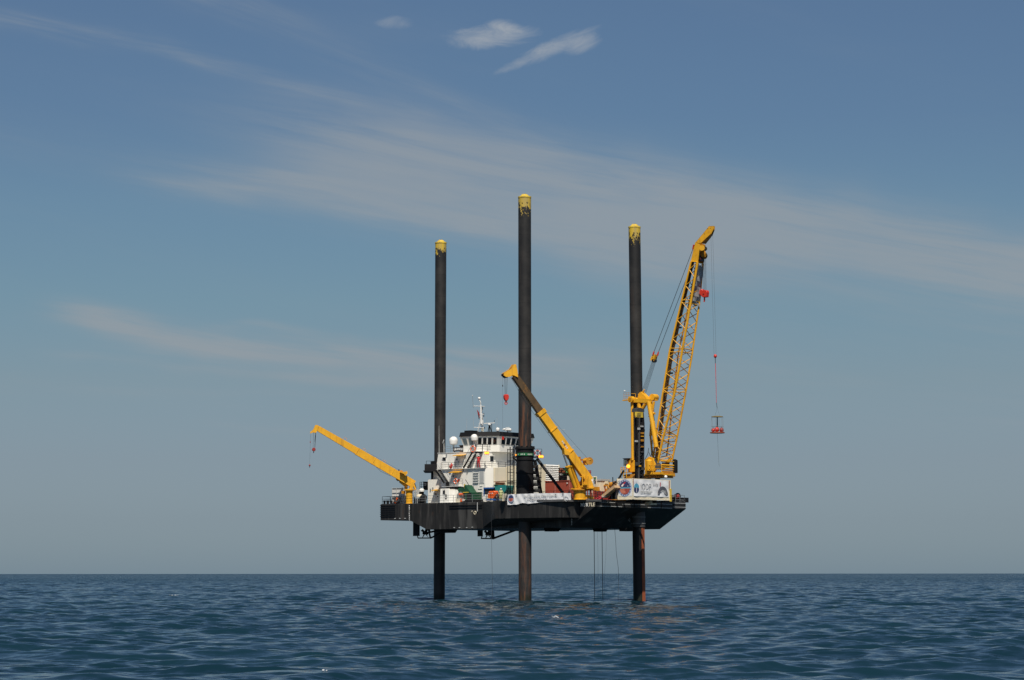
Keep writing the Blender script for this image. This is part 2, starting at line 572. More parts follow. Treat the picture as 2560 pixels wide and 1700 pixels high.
class Thing:
    def __init__(s, name, label, cat, base, group=None):
        s.base = np.array(base, float)
        s.e = bpy.data.objects.new(name, None)
        COL.objects.link(s.e)
        s.e.empty_display_size = 0.3
        s.e.matrix_world = Matrix.Translation(s2w(s.base)) @ SHIP_ROT.to_4x4()
        meta(s.e, label, cat, group)

    def part(s, name, mb, mat, parent=None, label=None, smooth=False, kind=None, bevel=0.0):
        me = mb.mesh(name, s.base, bevel, smooth)
        me.materials.append(mat)
        o = bpy.data.objects.new(name, me)
        COL.objects.link(o)
        o.parent = parent if parent is not None else s.e
        meta(o, label, kind=kind)
        return o

    def again(s, o, off, parent=None):
        c = o.copy()
        COL.objects.link(c)
        c.parent = parent if parent is not None else o.parent
        c.location = o.location + Vector((off[0], -off[1], off[2]))
        return c

    def text(s, name, body, pos, size, face, mat, parent=None, xscale=1.0, bold=0.0):
        """pos = ship coords of the left end of the baseline; face 'N' starboard side, 'A' bow side"""
        cu = bpy.data.curves.new(name, 'FONT')
        cu.body = body
        cu.size = size
        cu.offset = bold
        cu.extrude = 0.006
        tmp = bpy.data.objects.new('tmp', cu)
        COL.objects.link(tmp)
        dg = bpy.context.evaluated_depsgraph_get()
        me = bpy.data.meshes.new_from_object(tmp.evaluated_get(dg))
        bpy.data.objects.remove(tmp)
        bpy.data.curves.remove(cu)
        me.name = name
        p = np.array(pos, float) - s.base
        for v in me.vertices:
            x, y, z = v.co
            x *= xscale
            if face == 'N':
                v.co = (p[0] + x, -(p[1] + z), p[2] + y)
            else:
                v.co = (p[0] + z, -(p[1] - x), p[2] + y)
        me.materials.clear()
        me.materials.append(mat)
        o = bpy.data.objects.new(name, me)
        COL.objects.link(o)
        o.parent = parent if parent is not None else s.e
        return o


def solo(name, label, cat, base, mb, mat, group=None, smooth=False, bevel=0.0):
    base = np.array(base, float)
    me = mb.mesh(name, base, bevel, smooth)
    me.materials.append(mat)
    o = bpy.data.objects.new(name, me)
    COL.objects.link(o)
    o.matrix_world = Matrix.Translation(s2w(base)) @ SHIP_ROT.to_4x4()
    return meta(o, label, cat, group)


def railing(label, pts, h=1.05, step=1.5, mat=BLACK, levels=3, group='railings round the decks'):
    pts = [np.array(p, float) for p in pts]
    t = Thing('railing', label, 'railing', pts[0], group)
    post = None
    p0 = pts[0]
    for a, b in zip(pts[:-1], pts[1:]):
        L = np.linalg.norm(b - a)
        n = max(1, round(L / step))
        for k in range(n + 1):
            q = a + (b - a) * k / n
            if post is None:
                post = t.part('post', MB().tube(q, q + (0, 0, h), 0.028, n=6), mat)
                p0 = q
            else:
                t.again(post, q - p0)
    for k in range(levels):
        zz = h * (k + 1) / levels
        t.part('rail', MB().path([p + (0, 0, zz) for p in pts], 0.022, 5), mat)
    return t


def stair(t, p, q, width_dir, w, mat, tread_mat, n=10):
    """p bottom, q top: two stringers and n treads"""
    p = np.array(p, float); q = np.array(q, float); wd = np.array(width_dir, float)
    for s_ in (-1, 1):
        a = p + wd * s_ * w / 2; b = q + wd * s_ * w / 2
        t.part('stringer', MB().beam(a, b, wd, 0.06, 0.26), mat)
    tr = None
    d = q - p
    hd = nrm([d[0], d[1], 0])
    for k in range(1, n):
        c = p + d * k / n
        if tr is None:
            tr = t.part('tread', MB().prism([c - wd * w / 2 - hd * 0.12, c + wd * w / 2 - hd * 0.12, c + wd * w / 2 + hd * 0.12, c - wd * w / 2 + hd * 0.12], (0, 0, 0.04)), tread_mat)
            c0 = c
        else:
            t.again(tr, c - c0)


def ladder(t, p, q, side, w, mat, step=0.45, r=0.025):
    p = np.array(p, float); q = np.array(q, float); sd = np.array(side, float)
    for s_ in (-1, 1):
        t.part('rail', MB().tube(p + sd * s_ * w / 2, q + sd * s_ * w / 2, r * 1.4, n=6), mat)
    L = np.linalg.norm(q - p)
    n = int(L / step)
    rung = None
    for k in range(1, n + 1):
        c = p + (q - p) * k / (n + 1)
        if rung is None:
            rung = t.part('rung', MB().tube(c - sd * w / 2, c + sd * w / 2, r, n=5), mat)
            c0 = c
        else:
            t.again(rung, c - c0)


U = np.array([1.0, 0, 0]); V = np.array([0, 1.0, 0]); Z = np.array([0, 0, 1.0])

# ------------------------------------------------------------------ sea
# one sheet: real waves from 60 m to 1 km in front of the boat, flat far water to beyond the horizon
NR, NC = 2200, 540
y0, y1 = 62.0, 3600.0
yy = y0 * (y1 / y0) ** (np.arange(NR) / (NR - 1))
xx = np.linspace(-0.28, 0.28, NC)
Yg = np.repeat(yy, NC).astype(np.float32)
Xg = (Yg * np.tile(xx, NR)).astype(np.float32)
Zg = np.zeros_like(Yg); DX = np.zeros_like(Yg); DY = np.zeros_like(Yg)
NW = 150
wl = np.exp(rng.uniform(math.log(0.7), math.log(15.0), NW))
mean_dir = math.radians(-74)            # the sea runs towards the camera and to the right
for i in range(NW):
    lam = wl[i]
    spread = 0.30 + 0.32 * (1 - min(1, lam / 15))
    th = mean_dir + rng.normal() * spread
    k = 2 * PI / lam
    steep = 0.012 if lam < 1.4 else 0.026 if lam < 4 else 0.019 if lam < 9 else 0.012
    a = steep / k * (0.6 + 0.8 * rng.random())
    ph = rng.uniform(0, 2 * PI)
    fade = np.clip((lam * 360 - Yg) / (lam * 200), 0, 1)
    arg = (k * (math.cos(th) * Xg + math.sin(th) * Yg) + ph).astype(np.float32)
    sn = np.sin(arg); cs = np.cos(arg)
    Zg += a * fade * sn
    DX -= 0.9 * a * fade * math.cos(th) * cs * -1
    DY -= 0.9 * a * fade * math.sin(th) * cs * -1
Zg += 0.16 * (np.maximum(Zg, 0) ** 1.6)
edge = np.clip((3600 - Yg) / 1000, 0, 1) * np.clip((Yg - 62) / 6, 0, 1) * np.clip((0.28 - np.abs(np.tile(xx, NR))) / 0.02, 0, 1)
Xf = Xg + DX * edge
Yf = Yg + DY * edge
Zf = Zg * edge


def wave_height(x, y):
    k = int(np.argmin(np.abs(yy - y)))
    j = int(np.argmin(np.abs(xx * yy[k] - x)))
    return float(Zf[k * NC + j])


nv = NR * NC
B = 70000.0
extra = np.array([(-B, -3000, 0), (B, -3000, 0), (B, B, 0), (-B, B, 0)], dtype=np.float32)
co = np.empty((nv + 4, 3), np.float32)
co[:nv, 0] = Xf; co[:nv, 1] = Yf; co[:nv, 2] = Zf
co[nv:] = extra
idx = np.arange(nv).reshape(NR, NC)
quads = np.stack([idx[:-1, :-1], idx[:-1, 1:], idx[1:, 1:], idx[1:, :-1]], -1).reshape(-1, 4)
polys = [list(idx[0, :]) + [nv + 1, nv + 0], list(idx[:, -1]) + [nv + 2, nv + 1], list(idx[-1, ::-1]) + [nv + 3, nv + 2], list(idx[::-1, 0]) + [nv + 0, nv + 3]]
fixed = []
for i_, P_ in enumerate(polys):
    fixed.append(P_[::-1] if i_ == 0 else P_)
# order each border polygon counter-clockwise seen from above
def area(P_):
    c = co[np.array(P_)][:, :2].astype(float)
    return 0.5 * np.sum(c[:, 0] * np.roll(c[:, 1], -1) - np.roll(c[:, 0], -1) * c[:, 1])


polys = [P_ if area(P_) > 0 else P_[::-1] for P_ in polys]
me = bpy.data.meshes.new('sea')
nl = quads.size + sum(len(P_) for P_ in polys)
me.vertices.add(nv + 4)
me.vertices.foreach_set('co', co.ravel())
me.loops.add(nl)
me.loops.foreach_set('vertex_index', np.concatenate([quads.ravel()] + [np.array(P_) for P_ in polys]).astype(np.int32))
npoly = len(quads) + 4
me.polygons.add(npoly)
starts = np.concatenate([np.arange(len(quads)) * 4, len(quads) * 4 + np.cumsum([0] + [len(P_) for P_ in polys[:-1]])]).astype(np.int32)
me.polygons.foreach_set('loop_start', starts)
me.update(calc_edges=True)
me.validate()
me.polygons.foreach_set('use_smooth', [True] * len(me.polygons))
sea = bpy.data.objects.new('sea', me)
COL.objects.link(sea)
meta(sea, kind='structure')

wm = bpy.data.materials.new('sea_water')
wm.use_nodes = True
nt = wm.node_tree
gg = G(nt)
b = nt.nodes['Principled BSDF']
pos = gg.n('ShaderNodeNewGeometry').outputs['Position']
n0 = gg.noise(pos, 0.03, 3.0)
c = gg.mix(gg.rng(n0, 0.35, 0.65), (0.0045, 0.021, 0.032, 1), (0.006, 0.027, 0.039, 1))
nt.links.new(c, b.inputs['Base Color'])
b.inputs['Roughness'].default_value = 0.09
b.inputs['IOR'].default_value = 1.333
b.inputs['Specular IOR Level'].default_value = 0.5
# small ripples everywhere; beyond the modelled waves they stand in for all the slopes
def ripple(scale, amt, rot=0.0):
    # crests lie across the wind, so the pattern is drawn out sideways and slopes mostly along the wind
    mp = gg.n('ShaderNodeMapping')
    nt.links.new(pos, mp.inputs[0])
    mp.inputs['Rotation'].default_value = (0, 0, rot)
    mp.inputs['Scale'].default_value = (0.45, 1.25, 1.0)
    nz = gg.n('ShaderNodeTexNoise')
    nz.inputs['Scale'].default_value = scale
    nz.inputs['Detail'].default_value = 5.0
    nz.inputs['Roughness'].default_value = 0.62
    nz.inputs['Distortion'].default_value = 0.3
    nt.links.new(mp.outputs[0], nz.inputs['Vector'])
    a = gg.n('ShaderNodeVectorMath', operation='SUBTRACT')
    nt.links.new(nz.outputs['Color'], a.inputs[0])
    a.inputs[1].default_value = (0.5, 0.5, 0.5)
    m_ = gg.n('ShaderNodeVectorMath', operation='MULTIPLY')
    nt.links.new(a.outputs[0], m_.inputs[0])
    k_ = gg.comb(gg.m('MULTIPLY', amt, 0.45), amt, 0.0)
    nt.links.new(k_, m_.inputs[1])
    return m_.outputs[0]


sp = gg.n('ShaderNodeSeparateXYZ')
nt.links.new(pos, sp.inputs[0])
farw = gg.rng(sp.outputs[1], 250.0, 1800.0)
patchy = gg.rng(gg.noise(pos, 0.035, 4.0, 0.6), 0.35, 0.65, 0.5, 1.5)
r1 = ripple(2.6, gg.m('MULTIPLY', gg.m('ADD', gg.m('MULTIPLY', farw, 0.7), 0.72), patchy), 0.22)
r2 = ripple(0.9, gg.m('MULTIPLY', patchy, gg.m('ADD', gg.m('MULTIPLY', farw, 0.4), 0.50)), 0.1)
ad = gg.n('ShaderNodeVectorMath', operation='ADD')
nt.links.new(r1, ad.inputs[0]); nt.links.new(r2, ad.inputs[1])
ad2 = gg.n('ShaderNodeVectorMath', operation='ADD')
nt.links.new(ad.outputs[0], ad2.inputs[0])
nt.links.new(gg.n('ShaderNodeNewGeometry').outputs['Normal'], ad2.inputs[1])
ad3 = gg.n('ShaderNodeVectorMath', operation='ADD')
nt.links.new(ad2.outputs[0], ad3.inputs[0])
nt.links.new(gg.comb(0.0, gg.m('MULTIPLY', farw, -0.16), 0.0), ad3.inputs[1])
nn_ = gg.n('ShaderNodeVectorMath', operation='NORMALIZE')
nt.links.new(ad3.outputs[0], nn_.inputs[0])
nt.links.new(nn_.outputs[0], b.inputs['Normal'])
me.materials.append(wm)


def foam(label, px, py, blobs):
    """torn white water lying on the crest of a wave"""
    r = ray(px, py)
    t = (0.15 - EYE) / r[2]
    cx, cy = r[0] * t, r[1] * t
    # slide along the sight line until it meets the surface
    for _ in range(12):
        h = wave_height(cx, cy)
        t = (h + 0.05 - EYE) / r[2]
        cx, cy = r[0] * t, r[1] * t
    zc = wave_height(cx, cy)
    vs, fs = [], []
    for bx, by, bz, rx, ry, rz in blobs:
        o = len(vs)
        n, m = 9, 5
        for i in range(m + 1):
            ph_ = PI * i / m
            for k in range(n):
                tt = 2 * PI * k / n
                j = 1 + 0.35 * (random.random() - 0.5)
                vs.append((bx + rx * math.sin(ph_) * math.cos(tt) * j, by + ry * math.sin(ph_) * math.sin(tt) * j, bz + rz * math.cos(ph_) * j))
        for i in range(m):
            for k in range(n):
                fs.append((o + i * n + k, o + i * n + (k + 1) % n, o + (i + 1) * n + (k + 1) % n, o + (i + 1) * n + k))
    me = bpy.data.meshes.new('whitecap')
    me.from_pydata(vs, [], fs)
    me.materials.append(FOAM)
    o = bpy.data.objects.new('whitecap', me)
    COL.objects.link(o)
    o.location = (cx, cy, zc)
    meta(o, label, 'whitecap', 'breaking wave crests')


foam('torn white splash of a breaking crest in front of the starboard leg', 1389, 1546,
     [(-.20, 0, .02, .10, .10, .07), (-.12, 0, .05, .08, .08, .05), (-.02, .05, .15, .10, .1, .022), (.08, 0, .11, .07, .1, .022), (.15, 0, .07, .06, .1, .03), (.21, 0, .03, .06, .08, .04), (-.28, .1, .15, .07, .08, .012), (.03, 0, 0.0, .12, .1, .014)])
foam('faint scattered foam flecks on the far water at left', 432, 1492,
     [(-.5, 0, .05, .14, .3, .02), (-.1, 0, .02, .22, .3, .03), (.4, .2, .03, .2, .3, .03), (.8, 0, .05, .12, .3, .02)])
foam('tiny foam fleck near the lower left corner of the sea', 808, 1680, [(0, 0, .03, .05, .05, .02), (.12, 0, .02, .03, .05, .012)])
foam('tiny foam fleck beside the base of the bow leg', 1597, 1509, [(0, 0, .06, .05, .08, .04)])

# ------------------------------------------------------------------ hull
HV = 9.9
hull = Thing('lift_boat_hull', 'black raised barge hull of the jack-up boat with raked bow', 'boat hull', (-19, 0, 9.75))
prof = [(0, DECK), (0, 12.42), (-4.4, 9.75), (-29.4, 9.75), (-30.6, 10.25), (-32.4, 11.0), (-33.6, 11.12), (-38, 11.12), (-38, DECK)]
body = hull.part('hull_body', MB().prism([(u_, HV, z_) for u_, z_ in prof], (0, -2 * HV, 0)), HULLM, bevel=0.03)
# sponson that carries the starboard leg: outboard box, aft end sloped
sp0, sp1 = SV(1236, 1296, 12.3)[0], SV(1406, 1294, 12.3)[0]
spA = SV(1206, 1296, HV)[0]
top = [(spA, HV), (sp0, 12.3), (sp1, 12.3), (sp1 + 0.9, HV)]
sb = MB()
zt, zb = DECK, 11.03
nS = len(top)
sb.add([(a, b_, zt) for a, b_ in top] + [(spA + 0.1, HV - 0.02, 9.9), (sp0, 12.3, zb), (sp1, 12.3, zb), (sp1 + 0.9, HV - 0.02, zb)],
       [(0, 1, 2, 3), (4, 7, 6, 5), (0, 4, 5, 1), (1, 5, 6, 2), (2, 6, 7, 3), (3, 7, 4, 0)])
hull.part('sponson', sb, HULLM, label='black box sponson the starboard leg passes through')
# flared deck edge forward of the sponson
f1 = SV(1490, 1252, 12.5)[0]
fl = MB()
fl.prism([(sp0 + 6.0, 12.32, DECK - 0.26), (sp1 + 0.4, 12.7, DECK - 0.26), (-2.5, 10.25, DECK - 0.26), (-1.7, 9.97, DECK - 0.26), (0.30, 9.94, DECK - 0.26), (0.30, HV - 2, DECK - 0.26), (sp0 + 6.0, HV - 0.05, DECK - 0.26)], (0, 0, 0.285))
hull.part('deck_flare', fl, paint('worn_edge_grey', (0.10, 0.10, 0.10), 0.6, 0.3), label='worn grey deck edge flaring out towards the bow')
f2 = SV(1492, 1262, HV + 0.02)[0]
hull.part('corner_plate', MB().prism([(0.01, HV - 0.3, DECK - 0.02), (0.01, HV - 0.3, 12.42), (0.01, HV - 6, 12.42), (0.01, HV - 6, DECK - 0.02)], (0.05, 0, 0)), HULLM)
# rub rails near the stern, along the side and over the bow
for k in range(6):
    z_ = 13.15 - k * 0.30
    hull.part('rub_rail', MB().box((-37.95, HV, z_ - 0.05), (-35.2, HV + 0.09, z_ + 0.05)), BLACK)
    hull.part('rub_rail', MB().box((-38.09, -HV, z_ - 0.05), (-38, HV, z_ + 0.05)), BLACK)
ra, rb = SV(1124, 1262, HV)[0], SV(1206, 1262, HV)[0]
for k in range(2):
    z_ = 12.95 - k * 0.33
    hull.part('rub_rail', MB().box((ra, HV, z_ - 0.05), (rb, HV + 0.1, z_ + 0.05)), BLACK)
for k in range(5):
    z_ = 13.2 - k * 0.175
    for (va, vb) in ((8.9, 4.4), (4.2, 1.9), (1.6, -1.0), (-1.3, -4.0), (-4.3, -6.6), (-6.9, -9.7)):
        hull.part('rub_rail', MB().box((0.06, va, z_ - 0.04), (0.20, vb, z_ + 0.04)), DKGREY if (k + int(va)) % 3 else LGREY)  # light grey lengths put patchy sunlight into the colour
# pads and mud shoes under the bottom
for (xa, xb) in ((1482, 1503), (1547, 1568), (1093, 1125), (1360, 1384)):
    v_ = 2.0 if xa > 1400 else 7.5
    ua, ub = SV(xa, 1330, v_)[0], SV(xb, 1330, v_)[0]
    hull.part('bottom_pad', MB().prism([(ua, v_, 9.76), (ua + 0.1, v_, 9.32), (ub - 0.4, v_, 9.32), (ub, v_, 9.76)], (0, -1.6, 0)), BLACK)
# draught marks: white figures in columns on bow and stern quarters
for (x_, ya, yb, n_) in ((1024, 1265, 1299, 8), (1430, 1264, 1311, 9)):
    for k in range(n_):
        q = SV(x_, ya + (yb - ya) * k / (n_ - 1), HV)
        hull.text('draught_figure', str((9 - k) % 10), (q[0] - 0.12, HV + 0.006, q[2] - 0.08), 0.30, 'N', WHITE2, bold=0.012)
for x_, y_ in ((988, 1296), (1000, 1296), (1013, 1296), (1136, 1319), (1149, 1319), (1167, 1319), (1181, 1318)):
    q = SV(x_, y_, HV)
    hull.part('anode', MB().box((q[0] - 0.12, HV, q[2] - 0.05), (q[0] + 0.12, HV + 0.05, q[2] + 0.06)), LGREY)
q = SV(1179, 1282, HV)
hull.text('hull_mark', '9', (q[0], HV + 0.006, q[2]), 0.42, 'N', CREAM, bold=0.02)
hull.part('hull_mark', MB().torus((q[0] + 0.62, HV + 0.01, q[2] + 0.0), 0.2, 0.05, V, 12, 5), CREAM)
q = SV(1195, 1262, HV)
hull.part('drain_pipe', MB().tube((q[0], HV + 0.12, 13.3), (q[0], HV + 0.12, 12.1), 0.06), LGREY)
# bow name
q0 = SV(1435.5, 1266, HV)
hull.text('name_lettering', 'L/B', (q0[0], HV + 0.006, q0[2]), 0.50, 'N', WHITE2, bold=0.01)
q1 = SV(1451.5, 1266.5, HV)
hull.text('name_lettering', 'MYR', (q1[0], HV + 0.006, q1[2]), 0.66, 'N', WHITE2, bold=0.014, xscale=0.98)
q2 = SV(1471.5, 1265.8, HV)
hull.text('name_lettering', 'TLE', (q2[0], HV + 0.006, q2[2]), 0.66, 'N', CREAM, bold=0.014, xscale=0.98)  # cream puts the sunlight on these letters into their colour
# twin screws, rudders and the frames that guard them
def screw(x0_, x1_, xr, top_y, bot_y, v_):
    p_a = SV(x0_, bot_y, v_); p_b = SV(x1_, bot_y, v_)
    ztop = 9.76 if v_ < 5 else 10.3
    hull.part('rudder', MB().box((p_a[0], v_ - 0.12, p_a[2]), (p_b[0], v_ + 0.12, ztop + 0.9)), BLACK)
    hub = SV(xr, (top_y + bot_y) / 2 + 2, v_)
    pr = MB().tube(hub - U * 0.3, hub + U * 0.5, 0.17, 0.22, 10)
    for k in range(4):
        a_ = k * PI / 2 + 0.5
        d_ = math.cos(a_) * V + math.sin(a_) * Z
        e_ = math.cos(a_ + 0.55) * V + math.sin(a_ + 0.55) * Z
        pr.prism([hub - U * 0.15 + d_ * 0.12, hub - U * 0.2 + d_ * 0.72, hub + U * 0.12 + (d_ + e_) * 0.43, hub + U * 0.2 + e_ * 0.14], U * 0.05)
    hull.part('propeller', pr, BLACK)
    return hub


h1 = screw(1034, 1048, 1062, 1322, 1340, 7.4)
h2 = screw(1195, 1206, 1219, 1326, 1341, -6.0)
fr = MB()
a_ = SV(1045, 1345, 7.4); b_ = SV(1076, 1345, 7.4); c_ = SV(1083, 1342, 7.4)
fr.tube(SV(1044, 1340, 7.4), a_, 0.07).tube(a_, b_, 0.08).tube(b_, c_, 0.12).tube(b_, (h1[0] + 0.7, 7.4, 9.8), 0.12).tube(c_, (c_[0] + 2.2, 7.4, 9.8), 0.12)
fr.tube(h1, (h1[0] + 4.5, 7.4, 9.95), 0.13).tube(h1 + U * .9, (h1[0] + 0.9, 7.4, 9.85), 0.10)
hull.part('propeller_guard', fr, BLACK)
fr = MB()
a_ = SV(1203, 1346, -6); b_ = SV(1232, 1346.5, -6)
fr.tube(SV(1205, 1341, -6), a_, 0.07).tube(a_, b_, 0.09).tube(b_, SV(1292, 1324, -6), 0.15).tube(b_, SV(1230, 1324, -6), 0.28, 0.32)
hull.part('propeller_guard', fr, BLACK)

# deck
solo('deck_plating', 'grey steel main deck of the platform carrying containers and cranes', 'deck', (-19, 0, DECK),
     MB().prism([(-0.3, 9.6, DECK + 0.004), (-0.3, -9.6, DECK + 0.004), (-37.8, -9.6, DECK + 0.004), (-37.8, 9.6, DECK + 0.004)], (0, 0, 0.03)), GREY)

# ------------------------------------------------------------------ legs
def make_leg(label, xb, xt, ytop, depth, r, mat, collar=False, rack=None):
    p = SD(xb, 1500, depth); q = SD(xt, ytop, depth)
    d = (q - p)
    p = p + d * ((-6 - p[2]) / d[2])        # carries on below the water
    t = Thing('jack_up_leg', label, 'platform leg', (p[0], p[1], p[2]), 'three tubular legs of the platform')
    t.part('leg_tube', MB().tube(p, q, r, r, 40), mat, smooth=True)
    t.part('end_ring', MB().lathe(q, [(r + 0.04, -0.12), (r + 0.04, 0.06), (r - .05, 0.1)], 32), LEMON, smooth=True)
    cap = MB().lathe(q, [(r - 0.12, 0.06), (r - 0.16, 0.10), (r * 0.60, 0.22), (r * 0.52, 0.33), (r * 0.48, 0.35), (0.02, 0.36)], 24)
    t.part('cap', cap, LEMON, smooth=True)
    for a_ in (0.3, 2.4, 4.5):
        lug = MB().box(q + np.array([math.cos(a_) * 0.2 - .05, math.sin(a_) * 0.2 - .05, 0.34]), q + np.array([math.cos(a_) * 0.2 + .05, math.sin(a_) * 0.2 + .05, 0.47]))
        t.part('lifting_lug', lug, LEMON)
    if rack:
        # toothed rack welded down the leg
        dirv = nrm(rack)
        c0 = p + dirv * (r - 0.02); c1 = q + dirv * (r - 0.02) - (q - p) * 0.0
        side = np.cross(dirv, Z)
        mbr = MB()
        mbr.beam(c0, c1, side, 0.30, 0.10)
        t.part('toothed_rack', mbr, RUST)
    return t, p, q


LM = leg_material('leg_paint_a', 0, 0, None)
MM = leg_material('starboard_leg_paint', 53.7, 3.2, [(18.5, 27.0, 0.6), (0.0, 10.5, 0.3), (-2.0, 4.0, 0.4)], 3.0)
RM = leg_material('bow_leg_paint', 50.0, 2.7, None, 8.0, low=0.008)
PM = leg_material('aft_leg_paint', 50.4, 1.9, None, 14.0)
LEG_D = {'m': 372.0, 'r': 375.0, 'l': 394.0}
legM, mP, mQ = make_leg('tallest black tubular leg in the middle with worn yellow top', 1312.7, 1312.1, 493, LEG_D['m'], 0.86, MM)
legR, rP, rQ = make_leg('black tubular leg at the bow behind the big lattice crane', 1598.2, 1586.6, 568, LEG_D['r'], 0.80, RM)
legL, lP, lQ = make_leg('shortest black tubular leg at the stern behind the white deckhouse', 1098.0, 1102.5, 607, LEG_D['l'], 0.795, PM)
# set the real heights of the worn bands from the built tops
for m_, q_, ln in ((MM, mQ, 3.0), (RM, rQ, 2.75), (PM, lQ, 2.1)):
    for nd in m_.node_tree.nodes:
        if nd.type == 'MATH' and nd.operation == 'GREATER_THAN':
            v_ = nd.inputs[1].default_value
            nd.inputs[1].default_value = q_[2] - (0.75 if abs(v_ - ({'starboard_leg_paint': 53.7, 'bow_leg_paint': 50.0, 'aft_leg_paint': 50.4}[m_.name] - 0.7)) < 0.05 else ln)
        if nd.type == 'MAP_RANGE' and nd.interpolation_type == 'LINEAR':
            nd.inputs['From Min'].default_value = q_[2] - ln
            nd.inputs['From Max'].default_value = q_[2] - 0.1


def leg_at(p, q, z):
    return p + (q - p) * ((z - p[2]) / (q[2] - p[2]))


# rusty rack strip on the side of the bow leg, away from us to the right
c0 = leg_at(rP, rQ, -3); c1 = leg_at(rP, rQ, 11.0)
dd = np.array([0.985, -0.03, 0])
legR.part('rust_streaked_rack', MB().beam(c0 + dd * 0.74, c1 + dd * 0.74, np.cross(dd, Z), 0.62, 0.14), paint('bright_rust', (0.33, 0.085, 0.03), 0.75, 0.25, 0.9, patch=(0.22, 0.05, 0.03), patch_lo=0.5, patch_hi=0.75), label='orange rusty strip down the right side')

# guide collar where the bow leg comes out under the rake
cR = leg_at(rP, rQ, 12)
gc = Thing('leg_guide', 'dark grey guide pipe round the bow leg under the raked bow', 'leg guide', (cR[0], cR[1], 10.3))
gc.part('guide_pipe', MB().lathe((cR[0], cR[1], 9.9), [(0.86, 0), (0.93, 0.02), (0.93, 2.6), (0.86, 2.62)], 32), DKGREY, smooth=True)
for k in range(3):
    gc.part('stiffener', MB().lathe((cR[0], cR[1], 10.4 + k * 0.85), [(0.93, -0.04), (1.0, -0.04), (1.0, 0.04), (0.93, 0.04)], 28), GREY)
gc.part('bracket', MB().prism([(cR[0] - 0.5, cR[1] + 1.0, 12.4), (cR[0] - 1.8, cR[1] + 1.0, 11.6), (cR[0] - 0.6, cR[1] + 1.0, 10.6)], (0, 0.08, 0)), GREY)

# ------------------------------------------------------------------ jacking tower round the middle leg
ct = leg_at(mP, mQ, DECK)
jt = Thing('jacking_tower', 'black cylindrical jacking tower round the middle leg with diagonal struts', 'jacking tower', (ct[0], ct[1], DECK))
ztw = SD(1312, 1122, 372)[2]
zpl = SD(1312, 1141, 372)[2]
jt.part('casing', MB().lathe((ct[0], ct[1], DECK), [(1.14, 0.0), (1.14, zpl - DECK)], 36), BLACK, smooth=True)
for k in range(4):
    jt.part('stiffener_ring', MB().lathe((ct[0], ct[1], DECK + 0.2 + k * 1.75), [(1.14, -0.05), (1.24, -0.05), (1.24, 0.05), (1.14, 0.05)], 32), BLACK)
jt.part('collar', MB().lathe((ct[0], ct[1], zpl), [(1.2, 0.0), (1.2, 0.9), (1.32, 0.95), (1.32, 1.15), (1.12, 1.2)], 36), BLACK, smooth=True)
for k in range(10):
    a_ = k * 2 * PI / 10
    jt.part('guide_lug', MB().box((ct[0] + 1.15 * math.cos(a_) - .1, ct[1] + 1.15 * math.sin(a_) - .1, zpl + 1.1), (ct[0] + 1.15 * math.cos(a_) + .1, ct[1] + 1.15 * math.sin(a_) + .1, zpl + 1.35)), BLACK)
pa = SD(1281, 1142, 372); pb = SD(1346, 1142, 372)
dirx = nrm(pb - pa)
jt.part('work_platform', MB().prism([pa + (0, 0, -0.08), pb + (0, 0, -0.08), pb + NX[0] * 0 + np.array([AX @ (0, 1), NX @ (0, 1), 0]) * 1.0 * 1.6 + (0, 0, -0.08), pa + np.array([AX @ (0, 1), NX @ (0, 1), 0]) * 1.6 + (0, 0, -0.08)], (0, 0, 0.12)), BLACK)
jt.part('bracket', MB().beam(SD(1284, 1144, 371), SD(1295, 1156, 371), V, 0.12, 0.16), BLACK)
jt.part('diagonal_strut', MB().tube(SD(1343, 1147, 371), SV(1407, 1232, 10.2), 0.20, 0.20, 10), BLACK)
jt.part('diagonal_strut', MB().tube(SD(1338, 1150, 372.5), SD(1354, 1236, 372.5), 0.18, 0.18, 8), BLACK)
jt.part('diagonal_strut', MB().tube(SD(1336, 1150, 374), SD(1350, 1236, 374), 0.14, 0.14, 8), BLACK)
for k in range(5):
    ya = 1160 + k * 15
    jt.part('cross_brace', MB().tube(SD(1333, ya, 372), SD(1341 + k * 2.6, ya, 372.5), 0.08, n=6), BLACK)
    jt.part('hydraulic_unit', MB().box(SD(1335, ya + 11, 372.6), SD(1341 + k * 2, ya + 2, 371.8)), DKGREY)
# green lettered band on the collar (the letters cannot be read)
gb = MB()
for k in range(14):
    a0_, a1_ = math.radians(-62 + k * 9), math.radians(-62 + (k + 1) * 9)
    def cp(a, z, rr):
        fw = np.array([AX @ (0, -1), NX @ (0, -1), 0]); rt = np.array([AX @ (1, 0), NX @ (1, 0), 0])
        return np.array([ct[0], ct[1], 0]) + fw * rr * math.cos(a) + rt * rr * math.sin(a) + Z * z
    z0_, z1_ = zpl + 0.07, zpl + 0.42
    gb.add([cp(a0_, z0_, 1.22), cp(a1_, z0_, 1.22), cp(a1_, z1_, 1.22), cp(a0_, z1_, 1.22), cp(a0_, z0_, 1.24), cp(a1_, z0_, 1.24), cp(a1_, z1_, 1.24), cp(a0_, z1_, 1.24)],
           [(0, 3, 2, 1), (4, 5, 6, 7), (0, 1, 5, 4), (1, 2, 6, 5), (2, 3, 7, 6), (3, 0, 4, 7)])
jt.part('sign_band', gb, paint('sign_green', (0.01, 0.16, 0.05), 0.5, 0.2))
wm_ = MB()
for a_ in (-46, -24, -16, -4, 20, 29, 38, 47):
    a0_, a1_ = math.radians(a_ - 3), math.radians(a_ + 2)
    wm_.add([cp(a0_, zpl + .14, 1.25), cp(a1_, zpl + .14, 1.25), cp(a1_, zpl + .32, 1.25), cp(a0_, zpl + .32, 1.25)], [(0, 1, 2, 3)])
jt.part('sign_marks', wm_, GREYW)
